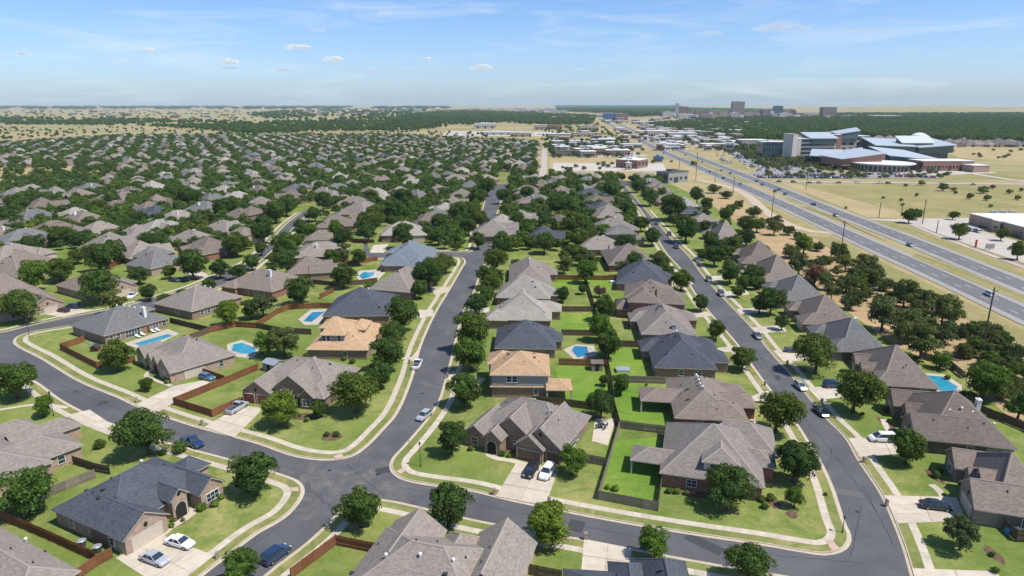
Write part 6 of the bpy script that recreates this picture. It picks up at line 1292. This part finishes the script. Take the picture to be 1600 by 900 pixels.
for x0, x1, yb, yt, dp, rf, lb in [(1256, 1285, 184.5, 177, 60, 'roof_white', 'long white shed left of the pale tower'), (1367, 1410, 187, 180.5, 80, 'roof_white', 'long white shed amid woods at the right'), (832, 862, 185.5, 182, 30, 'roof_white', 'white shed row left beyond the suburb'), (1012, 1048, 215, 205, 40, 'roof_white', 'white-roofed store right of the highway'), (1045, 1090, 216, 208, 30, 'roof_white', 'long pale store behind the parking rows'), (1070, 1085, 208, 201, 30, 'roof_sand', 'tan store among trees right of highway'),
                                    (1100, 1130, 226, 218.5, 35, 'roof_sand', 'rust-coloured store roof near the parking rows'), (1098, 1140, 232, 225, 25, 'roof_white', 'white store right of the rust roof'), (1158, 1200, 232, 219, 30, 'roof_white', 'grey-green office with white roof left of campus'), (990, 1025, 194, 190, 40, 'roof_white', 'white row of stores near highway vanishing'), (1030, 1060, 200, 196, 30, 'roof_sand', 'brown-roofed store beyond the white-roofed one'), (1018, 1060, 206, 201, 30, 'brick_far', 'red-roofed long store right of the highway'),
                                    (1108, 1130, 209, 202, 25, 'roof_white', 'pale store at the grass clearing left'), (1141, 1162, 211, 203, 25, 'roof_white', 'pale store at the grass clearing right'), (800, 830, 214, 207, 25, 'roof_white', 'white store row at the suburb edge left'), (835, 855, 203, 195, 25, 'roof_white', 'white block above the suburb edge'), (852, 878, 202, 195, 25, 'brick_far', 'red-brown block above the suburb edge'), (905, 935, 204, 197, 30, 'roof_sand', 'brown long block before the highway vanishing'), (895, 940, 214, 208, 20, 'roof_sand', 'brown low block above the green glass building'), (855, 893, 217, 209, 22, 'roof_white', 'tan-white block left of the green glass building')]:
    bld(x0, x1, yb, yt, dp, 'stone_tan' if rf != 'brick_far' else 'brick_far', rf, lb, name='store', bands=1, cols=8, parapet=False)
# far pale specks of settlement
spk = []
r_ = random.Random(4)
for (x0, x1, y0, y1, n) in [(1000, 1200, 192, 222, 130), (1040, 1270, 179, 187, 110), (870, 1000, 204, 246, 40), (1030, 1170, 205, 235, 60), (730, 880, 170.5, 175, 110), (640, 760, 172, 178, 26), (460, 640, 172, 182, 30), (990, 1210, 186, 204, 70), (1200, 1340, 184, 188, 24), (860, 980, 180, 194, 55), (900, 990, 168, 173, 30), (20, 400, 174, 186, 12)]:
    for _ in range(n):
        px, py = r_.uniform(x0, x1), r_.uniform(y0, y1); X, Y = P(px, py); s = Y / 1000
        spk.append((X, Y, 0, (r_.uniform(12, 40) * max(.5, s / 3), r_.uniform(10, 25), r_.uniform(5, 10) * (1.0 if Y < 2800 else (2.4 if px > 1030 and r_.random() < .45 else 1.6))), r_.uniform(-.3, .3), r_.randrange(3)))
BS = []
for k, (wl, rf) in enumerate([('conc_light', 'roof_white'), ('brick_far', 'roof_sand'), ('conc_tower', 'roof_white')]):
    mb = MB(); mb.box(-.5, .5, -.5, .5, 0, .92, 0); mb.box(-.52, .52, -.52, .52, .92, 1.0, 1); mb.box(-.4, .4, -.51, -.5, .3, .6, 2); BS.append(bpy.data.objects.new('block_source', mb.mesh('block_source', [wl, rf, 'glass_dark'])))
gn_scatter('distant_town_buildings', spk, BS)

# ---------------------------------------------------------------- woods and scrub far away
def scatter_px(poly, n, smin, smax, dens=1.0, sd=1, zoff=0):
    r_ = random.Random(sd); q = PP(poly, 0); xs = [p[0] for p in q]; ys = [p[1] for p in q]; out = []
    lo, hi = min(ys), max(ys); k = 0; tries = 0
    while k < n and tries < n * 8:
        tries += 1; v = 1 / (1 / hi + (1 / lo - 1 / hi) * r_.random() ** .8); u = r_.uniform(min(xs), max(xs)) * 1.0
        if not inpoly(u, v, q): continue
        if dens < 1 and noise.noise(Vector((u * .004, v * .002, 0))) + .5 > dens * 1.3 and r_.random() > .1: continue
        s = r_.uniform(smin, smax) * max(1, v / 2200); out.append((u, v, zoff, (s * 1.15, s * 1.15, min(s, smax * 1.25)))); k += 1
    return out
W_ = []
W_ += scatter_px([(1200, 222), (1200, 181), (1340, 179), (1800, 178), (1800, 226), (1600, 226), (1480, 221), (1365, 216), (1300, 206)], 15000, 4.5, 7.5, 1, 1)
W_ += scatter_px([(1010, 196), (1100, 188), (1200, 183), (1205, 222), (1180, 222), (1150, 214), (1090, 208), (1040, 203)], 2600, 4, 7, 1, 2)
W_ += scatter_px([(990, 192), (1030, 190), (1200, 224), (1190, 240), (1110, 230), (1030, 208)], 420, 3, 5, 1, 22)
W_ += scatter_px([(860, 188), (930, 190), (1000, 236), (950, 246), (860, 244), (845, 222)], 330, 2.5, 4.5, 1, 23)
W_ += scatter_px([(690, 174), (740, 174), (880, 181), (930, 184), (925, 195), (850, 197), (790, 192), (735, 196), (660, 194), (600, 190)], 2700, 5, 8, 1, 3)
W_ += scatter_px([(870, 165), (1060, 165), (1060, 181), (990, 183), (960, 178), (875, 174)], 5000, 8, 12, 1, 4)
W_ += scatter_px([(-200, 187), (100, 186), (195, 187), (400, 193), (640, 189), (700, 199), (640, 206), (520, 206), (400, 211), (330, 204), (200, 197), (-200, 195)], 2300, 4, 7, .75, 5)
W_ += scatter_px([(-200, 198), (640, 202), (830, 216), (620, 214), (380, 212), (200, 211), (-200, 228)], 420, 2, 4, .7, 6)
W_ += scatter_px([(380, 178), (520, 170), (660, 170), (700, 189), (500, 190), (420, 187)], 420, 4, 8, .42, 7)
W_ += scatter_px([(-300, 167), (700, 167), (700, 171), (400, 172), (-300, 172)], 330, 9, 18, .45, 8)
W_ += scatter_px([(1050, 169), (1240, 174), (1240, 179), (1050, 179)], 1300, 7, 10, .8, 9)
gn_scatter('distant_woods', W_, SRC)
S_ = scatter_px([(-200, 172), (700, 173), (700, 187), (400, 190), (-200, 186)], 420, 3, 6, .8, 11) + scatter_px([(900, 246), (1050, 249), (1100, 262), (960, 250)], 10, 2, 4, 1, 12) + scatter_px([(1480, 232), (1600, 234), (1600, 250), (1500, 246)], 12, 2, 3.5, 1, 13)
S_ += scatter_px([(860, 222), (1000, 222), (1010, 246), (860, 248)], 60, 2.5, 4.5, 1, 14) + scatter_px([(1000, 200), (1180, 222), (1290, 262), (1200, 262), (1110, 232), (1040, 215)], 520, 2, 4.2, 1, 15) + scatter_px([(1190, 262), (1480, 265), (1480, 279), (1200, 279)], 90, 1.8, 3.4, 1, 16) + scatter_px([(870, 256), (960, 256), (960, 266), (870, 266)], 12, 2, 3.2, 1, 17)
gn_scatter('roadside_scrub', S_, SRC2)
# houses behind the campus, right
for k in range(22):
    px = 1478 + 6.4 * k + rnd.uniform(-2, 2); py = 231 - rnd.uniform(0, 9); X, Y = P(px, py)
    o = mid_house(X, Y, rnd.uniform(0, 3), rnd.choice(['brown', 'taupe', 'grey']), None, 1.1) if k < 4 else None
    if o: tag(o, None, 'house', 'houses of the subdivision', auto='house')
gn_scatter('houses_behind_the_meadow', [(*P(1478 + 5.2 * k + rnd.uniform(-2, 2), 229 - (k % 3) * 3.5), .1, rnd.uniform(1.0, 1.3), rnd.uniform(0, 6), rnd.choice([0, 1, 2, 3])) for k in range(4, 30)] + [(*P(1365 + 8 * k, 222 - (k % 2) * 3), .1, 1.2, k, k % 3) for k in range(5)], HS)
# hills on the horizon
mb = MB(); N_ = 160; prof = []
for i in range(N_ + 1):
    t = i / N_; px = -700 + 3000 * t; d = 11000 - 4200 * min(1, max(0, (px - 1180) / 160))
    h = 18 + 14 * noise.noise(Vector((px * .004, 1.3, 0))) + 9 * noise.noise(Vector((px * .02, 4, 0)))
    if px > 1150: h += 34 * math.exp(-((px - 1440) / 190) ** 2) * (1 + .15 * noise.noise(Vector((px * .03, 2, 0))))
    prof.append((px, d, max(4, h)))
rows = [(-2600, 0), (-1300, .35), (0, 1.0), (1500, .9), (4500, 0)]
for i in range(N_):
    for j in range(len(rows) - 1):
        q = []
        for (ii, jj) in ((i, j), (i + 1, j), (i + 1, j + 1), (i, j + 1)):
            px, d, h = prof[ii]; X = (px - 800) / F * d; q.append((X * (1 + rows[jj][0] / d), d + rows[jj][0], h * rows[jj][1] + (rows[jj][1] > 0) * 2 * noise.noise(Vector((X * .001, jj, 0))) - (.5 if rows[jj][1] == 0 else 0)))
        mb.poly(q)
link('hills', fixup(mb.mesh('hills', 'dry_land', smooth=False)), kind='structure')

# ---------------------------------------------------------------- cars on the highway and in the lots
HC = [(1546, 459, 'suv', 'white', 0), (1422, 382, 'sedan', 'steel', 1), (1306, 336, 'suv', 'grey', 1), (1271, 319, 'pickup', 'black', 1), (1227, 303, 'suv', 'black', 1), (1211, 298, 'sedan', 'black', 1), (1217, 296, 'suv', 'navy', 1), (1182, 283, 'suv', 'black', 1), (1191, 288, 'sedan', 'black', 1), (1037, 239, 'suv', 'navy', 0), (1109, 268, 'sedan', 'black', 0), (1130, 278, 'suv', 'black', 0), (1127, 266, 'sedan', 'black', 1), (1141, 271, 'suv', 'black', 1), (1097, 253, 'sedan', 'black', 1), (1071, 242, 'sedan', 'black', 1), (1052, 235, 'sedan', 'navy', 1), (1157, 287, 'sedan', 'grey', 0), (1240, 284, 'suv', 'black', 2), (1265, 285, 'sedan', 'navy', 2), (1280, 285, 'sedan', 'grey', 2), (1310, 285, 'sedan', 'black', 2), (1340, 285, 'van', 'white', 2), (1388, 286, 'suv', 'black', 2), (1520, 288, 'sedan', 'grey', 2), (1375, 285, 'pickup', 'white', 2), (1217, 283, 'sedan', 'black', 2)]
hd = math.atan2(fc[0][1] - fc[6][1], fc[0][0] - fc[6][0])
for px, py, k, c, r0 in HC:
    X, Y = P(px, py, .8); rz = (hd if r0 == 1 else hd + math.pi) if r0 < 2 else rnd.choice([0, math.pi])
    o = car(X, Y, rz, k, c, None, .19, far=True, group='cars on the highway and campus road', auto=f'{c if c != "steel" else "blue"} {"car" if k in ("sedan","hatch") else {"suv":"suv","van":"van","pickup":"pickup"}[k]} on the {"highway" if r0 < 2 else "campus road"}')
for k in range(9):
    X, Y = P(1489 + k * 5, 352.5 + k * 1.1, .8); car(X, Y, R(75), 'suv' if k % 3 else 'sedan', ['white', 'silver', 'steel', 'white', 'white', 'silver', 'white', 'steel', 'white'][k], None, .16, far=True, group='cars parked before the shop', auto='pale car parked before the shop')
lot = []
for (x0, y0, x1, y1, n) in [(1180, 273, 1300, 273.5, 22), (1185, 276.5, 1330, 277.5, 26), (1330, 271, 1440, 273, 16), (1150, 245, 1230, 262, 26), (1140, 240, 1200, 255, 20), (1400, 275, 1470, 277, 9), (760, 209, 850, 210, 30), (930, 240, 990, 244, 16), (1030, 206, 1090, 214, 22), (1480, 263, 1540, 266, 9), (1100, 228, 1150, 238, 18)]:
    for k in range(n): lot.append((x0 + (x1 - x0) * (k + rnd.uniform(-.2, .2)) / n, y0 + (y1 - y0) * k / n))
for (x0, y0, x1, y1, n) in [(1150, 246, 1235, 260, 60), (1160, 252, 1240, 268, 60), (1120, 236, 1180, 254, 60), (1020, 210, 1120, 226, 90), (1060, 222, 1150, 234, 60), (1000, 200, 1080, 207, 40), (880, 225, 965, 236, 60), (915, 240, 1000, 245, 40), (700, 207, 890, 210, 90)]:
    for k in range(n): lot.append((r_.uniform(x0, x1), y0 + (y1 - y0) * r_.random()))
for px, py in lot[:170]:
    X, Y = P(px, py, .8); c = rnd.choice(['white', 'black', 'silver', 'grey', 'navy', 'red', 'white', 'black'])
    car(X, Y, R(90) + rnd.uniform(-.06, .06), rnd.choice(['sedan', 'suv', 'suv', 'pickup']), c, None, .17, far=True, group='cars in the campus parking lots', auto=f'{c} car in the parking rows')
CS = []
for k, c in enumerate(['white', 'black', 'silver', 'grey']):
    ob = bpy.data.objects.new('car_source', PAINT.get(('sedan', c)) or CARM['sedan']['body']); CS.append(ob)
gn_scatter('distant_parked_cars', [(*P(a, b_, .5), .2, 1.0, R(90)) for a, b_ in lot[170:]], CS)

# ---------------------------------------------------------------- clouds (outside the haze)
def cloud_material(name='cloud', amax=.30):
    m, nt, b = base(name, (.95, .95, .96), 1, 0); lw = nt.nodes.new('ShaderNodeLayerWeight'); lw.inputs[0].default_value = .35
    n = noise_n(nt, vec(nt), 1.6, 6, .7)
    al = mathn(nt, 'MULTIPLY', ramp(nt, lw.outputs['Facing'], [(.0, (1, 1, 1)), (.8, (0, 0, 0))]), ramp(nt, n, [(.3, (0, 0, 0)), (.62, (amax, amax, amax))]))
    nt.links.new(al, b.inputs['Alpha'])
    nt.links.remove(b.inputs['Alpha'].links[0]); out = nt.nodes['Material Output']
    df = nt.nodes.new('ShaderNodeBsdfDiffuse'); df.inputs[0].default_value = (1, 1, 1, 1); t = nt.nodes.new('ShaderNodeBsdfTranslucent'); t.inputs[0].default_value = (1, 1, 1, 1)
    a_ = nt.nodes.new('ShaderNodeMixShader'); a_.inputs[0].default_value = .5; nt.links.new(df.outputs[0], a_.inputs[1]); nt.links.new(t.outputs[0], a_.inputs[2])
    tr = nt.nodes.new('ShaderNodeBsdfTransparent'); b2 = nt.nodes.new('ShaderNodeMixShader'); nt.links.new(al, b2.inputs[0]); nt.links.new(tr.outputs[0], b2.inputs[1]); nt.links.new(a_.outputs[0], b2.inputs[2]); nt.links.new(b2.outputs[0], out.inputs[0])
    return m
cloud_material(); cloud_material('cloud_thin', .10)
def cloud(px, py, w, h, label, sd):
    d = 19500.0; a = (px - 800) / F; b_ = (py - 450) / F; dy = CP - b_ * SP; dz = -SP - b_ * CP; t = d / dy
    X, Y, Z = a * t, d, CAMH + dz * t; s = w * t / F / 2; r_ = random.Random(sd); V = []; Fc = []
    n = 22
    for i in range(n):
        u = r_.uniform(-1, 1); rad = ((1 - u * u) ** .5 * .30 + .10) * r_.uniform(.6, 1.1); c = np.array((u * .85, r_.uniform(-.25, .25), r_.uniform(0, .34) * (1 - u * u))); k = len(V)
        for v in ICO2:
            q = v * rad * (1 + .25 * noise.noise(Vector(v * 2.2 + i * 3.1))); q[2] *= .75; V.append(tuple(c + q))
        Fc += [tuple(x + k for x in f) for f in ICO2F]
    me = bpy.data.meshes.new('cloud'); me.from_pydata(V, [], Fc); me.materials.append(MAT['cloud_thin' if any(t in label for t in ('faint', 'soft', 'thin')) else 'cloud']); me.polygons.foreach_set('use_smooth', [True] * len(Fc)); me.update()
    o = link('cloud', me, None, (X, Y, Z), 0, scale=(s, s, s * h / w * 2.3)); tag(o, label, 'cloud')
for i, (x, y, w, h, l) in enumerate([(463, 75, 48, 12, 'flat white cloud, widest of the small clouds, upper left of centre'), (232, 79, 24, 9, 'small white cloud at the left, above the double cloud'), (356, 99, 38, 12, 'puffy white cloud left of the flat widest cloud'), (357, 107, 34, 6, 'thin cloud strip just under the puffy left cloud'), (495, 48, 26, 8, 'faint cloud high above the flat widest one'), (520, 95, 40, 12, 'white cloud right of the flat widest cloud'), (752, 107, 40, 12, 'white cloud near the picture centre'), (668, 93, 18, 7, 'tiny cloud left of the central one'), (638, 108, 26, 7, 'faint low cloud left of centre'), (580, 109, 24, 7, 'faint small cloud left of the low faint one'), (440, 110, 46, 9, 'faint wide cloud below the flat widest cloud'), (290, 106, 40, 8, 'faint wide cloud at the left'), (195, 98, 44, 9, 'faint hazy cloud lower left'), (600, 21, 30, 8, 'very faint cloud near the top edge'), (1225, 45, 110, 24, 'broad soft white cloud at the upper right'), (1105, 52, 50, 7, 'thin cloud streak left of the broad soft cloud'), (905, 109, 34, 5, 'faint streak right of the central cloud'), (35, 86, 40, 8, 'faint cloud at the far left')]): cloud(x, y, w, h, l, i)

# ---------------------------------------------------------------- haze
mb = MB(); mb.box(-14000, 14000, -250, 16500, -1.2, 118, bottom=True)
hz = link('haze', mb.mesh('haze', 'trim')); hz['kind'] = 'stuff'; hm = bpy.data.materials.new('haze'); hm.use_nodes = True; hn = hm.node_tree; hn.nodes.remove(hn.nodes['Principled BSDF'])
pv_ = hn.nodes.new('ShaderNodeVolumePrincipled'); pv_.inputs['Color'].default_value = (.64, .82, 1.0, 1); pv_.inputs['Density'].default_value = 3.8e-5; pv_.inputs['Anisotropy'].default_value = .0
hn.links.new(pv_.outputs[0], hn.nodes['Material Output'].inputs['Volume']); hz.data.materials.clear(); hz.data.materials.append(hm)

# ---------------------------------------------------------------- kerbside and yard clutter
def mailbox(c, label=None):
    X, Y = P(*c, .15); o = empty('mailbox', (X, Y, .13), rnd.uniform(0, 3)); mb = MB(); mb.box(-.22, .22, -.22, .22, 0, 1.0); child(o, 'pillar', mb.mesh('pillar', 'brick_pink', True)); mb = MB(); mb.box(-.26, .26, -.26, .26, 1.0, 1.08, bottom=True); mb.tube((0, -.25, 1.16), (0, .25, 1.16), .13, .13, 8); child(o, 'box', mb.mesh('box', 'siding_grey')); tag(o, label, 'mailbox', 'brick mailboxes at the kerb', auto='brick mailbox')
for c in [(214, 628), (316, 664), (772, 772), (858, 786), (915, 842), (845, 838), (1385, 790), (1350, 722), (1284, 630), (1230, 570), (1195, 602), (699, 590), (640, 568), (666, 455), (340, 872)]: mailbox(c)
def disc(name, c, rad, z, mat, label, cat):
    X, Y = P(*c, 0); mb = MB(); mb.tube((0, 0, 0), (0, 0, .012), rad, rad, 14); o = link(name, mb.mesh(name, mat), None, (X, Y, z)); tag(o, label, cat)
for c, l in [((590, 742), 'round manhole cover right of the main crossing'), ((515, 735), 'round manhole cover in the middle of the crossing'), ((640, 690), 'round manhole cover low on the central street'), ((660, 615), 'round manhole cover between two vehicles on the central street'), ((1010, 838), 'round manhole cover on the bottom street'), ((1340, 800), 'round manhole cover on the right street bend'), ((120, 612), 'round manhole cover on the left street'), ((1190, 560), 'round manhole cover on the upper right street')]: disc('manhole_cover', c, .38, .034, 'metal_dark', l, 'manhole cover')
m_, nt_, b_m = base('crack_seal', (.045, .045, .048), .6, .3)
r_ = random.Random(9)
def crack(a, b_, w=.11, wob=.5):
    A = np.array(P(*a)); B = np.array(P(*b_)); n = max(3, int(np.linalg.norm(B - A) / 1.2)); pts = [tuple(A + (B - A) * k / n + np.array((r_.uniform(-wob, wob), r_.uniform(-wob, wob))) * .35) for k in range(n + 1)]
    mb = MB(); strip(mb, offset(pts, -w / 2), offset(pts, w / 2), .0345); o = link('crack_seal', fixup(mb.mesh('crack_seal', 'crack_seal'))); o['kind'] = 'structure'
for a, b_ in [((560, 722), (640, 600)), ((640, 600), (690, 480)), ((655, 625), (668, 655)), ((615, 620), (632, 640)), ((620, 760), (800, 800)), ((800, 800), (1040, 848)), ((880, 815), (872, 838)), ((1040, 830), (1030, 865)), ((1180, 865), (1350, 880)), ((1330, 870), (1345, 790)), ((1370, 800), (1280, 680)), ((1270, 672), (1180, 545)), ((1300, 700), (1290, 745)), ((1350, 760), (1395, 850)), ((350, 705), (500, 745)), ((90, 600), (330, 700)), ((200, 640), (185, 664)), ((380, 695), (372, 718)), ((470, 740), (395, 850)), ((440, 820), (340, 890)), ((490, 770), (525, 800)), ((700, 460), (735, 410)), ((1150, 510), (1080, 410)), ((540, 725), (600, 775)), ((30, 520), (60, 575))]: crack(a, b_)
for k_, (px, w_, l_) in enumerate([((600, 735), 2.2, 3), ((665, 600), 1.6, 4), ((900, 822), 2.5, 3), ((1325, 770), 1.8, 5), ((1215, 590), 1.5, 3), ((300, 690), 2, 4), ((160, 630), 2, 2.5), ((430, 800), 1.6, 4), ((1100, 850), 2, 6), ((700, 520), 1.6, 3)]):
    X, Y = P(*px); mb = MB(); a = r_.uniform(0, 3); q = [(X + math.cos(a) * u * w_ / 2 - math.sin(a) * v * l_ / 2, Y + math.sin(a) * u * w_ / 2 + math.cos(a) * v * l_ / 2) for u, v in ((-1, -1), (1, -1), (1, 1), (-1, 1))]
    sheet('asphalt_patch', q, .0325, 'asphalt_old' if k_ % 2 else 'asphalt_new')
for px, l in [([(150, 548)], 'small pink and dark play set on the lawn by the long pool'), ([(700, 0)], None)][:1]:
    X, Y = P(*px[0], .12); o = empty('play_set', (X, Y, .12)); mb = MB(); mb.box(-1, 1, -.8, .8, 0, .9); child(o, 'base', mb.mesh('base', 'garage_red')); mb = MB(); mb.poly([(-1.2, -1, .9), (1.2, -1, .9), (0, -1, 2)]); mb.poly([(-1.2, -1, .9), (0, -1, 2), (0, 1, 2), (-1.2, 1, .9)]); mb.poly([(1.2, -1, .9), (1.2, 1, .9), (0, 1, 2), (0, -1, 2)]); child(o, 'roof', fixup(mb.mesh('roof', 'vent_black'))); tag(o, l, 'play set')
def patio_set(c, label):
    X, Y = P(*c, .15); o = empty('patio_set', (X, Y, .16), rnd.uniform(0, 1)); mb = MB(); mb.tube((0, 0, 0), (0, 0, .7), .06, .06, 6); mb.tube((0, 0, .7), (0, 0, .75), .7, .7, 12); child(o, 'table', mb.mesh('table', 'metal_dark'))
    for k in range(4): a = k * math.pi / 2; mb = MB(); mb.box(-.25, .25, -.25, .25, .38, .44, bottom=True); mb.box(.2, .26, -.25, .25, .44, .9); mb.box(-.22, -.17, -.22, -.17, 0, .38); mb.box(.17, .22, .17, .22, 0, .38); mb.box(.17, .22, -.22, -.17, 0, .38); mb.box(-.22, -.17, .17, .22, 0, .38); child(o, 'chair', mb.mesh('chair', 'plastic_dark'), (1.1 * math.cos(a), 1.1 * math.sin(a), 0), a)
    tag(o, label, 'patio set')
patio_set((1470, 577), 'dark patio table with chairs above the angular pool'); patio_set((940, 668), 'dark patio table with chairs right of the stone-gabled house'); patio_set((886, 603), 'dark patio table under the tan house patio'); patio_set((408, 552), 'dark patio table right of the blue twin-gable house pool'); patio_set((1020, 620), 'dark patio table under the deep patio roof')
sheet('patio', PP([(930, 655), (962, 655), (950, 697), (925, 690)], 0), .15, 'concrete')
# ---------------------------------------------------------------- labels made from what stands near
ORD = ['', 'second ', 'third ', 'fourth ', 'fifth ', 'sixth ', 'seventh ', 'eighth ', 'ninth ', 'tenth ', 'eleventh ', 'twelfth ', 'thirteenth ', 'fourteenth ', 'fifteenth ', 'sixteenth ', 'seventeenth ', 'eighteenth ', 'nineteenth ', 'twentieth ']
TENS = ['', '', 'twenty', 'thirty', 'forty', 'fifty', 'sixty', 'seventy', 'eighty', 'ninety']
def ordn(i):
    if i < 20: return ORD[i]
    n = i + 1; t = TENS[min(9, n // 10)]
    return t[:-1] + 'ieth' if n % 10 == 0 else t + '-' + ['', 'first', 'second', 'third', 'fourth', 'fifth', 'sixth', 'seventh', 'eighth', 'ninth'][n % 10]
LM = list(NAMED)
for s_, c_ in [('brick clinic with white roof', (978, 258)), ('dry field at the left', (90, 280)), ('white warehouse', (757, 200)), ('pale side road', (850, 250)), ('big campus block', (1270, 240)), ('white-roofed shop', (1560, 360)), ('tallest utility pole', (1535, 545)), ('red-and-brown scrub', (1274, 430)), ('bend of the left street', (440, 365)), ('side street junction', (730, 398)), ('grassy meadow', (1440, 310)), ('angular pool', (1478, 600)), ('central street far end', (782, 297)), ('right street far end', (985, 300))]:
    LM.append((s_, c_[0], c_[1], *P(*c_)))
grp = {}
for o, desc in THINGS:
    X, Y = o.location.x, o.location.y; px, py = proj(X, Y, 2)
    l = min(LM, key=lambda t: (t[1] - px) ** 2 + ((t[2] - py) * 2.2) ** 2); dx, dy = px - l[1], (py - l[2]) * 1.6
    side = ('left of' if dx < 0 else 'right of') if abs(dx) > abs(dy) * 1.3 else ('beyond' if dy < 0 else 'in front of')
    if o['category'] == 'house': rf = [c for c in o.children if c.name.startswith('roof') and not c.name.startswith('roof_')][0].data.materials[0].name[5:]; desc = {'umber': 'dark brown', 'taupe': 'light brown', 'pale': 'pale grey'}.get(rf, rf) + '-roofed house'
    grp.setdefault((desc, side, l[0]), []).append((dx * dx + dy * dy, o))
for (desc, side, lm), l in grp.items():
    l.sort(key=lambda t: t[0])
    for i, (d, o) in enumerate(l): o['label'] = (desc if len(l) == 1 else (f'{desc}, ' + ('nearest ' if i == 0 else ordn(i).strip() + ' nearest '))).rstrip() + f' {side} the {lm}'
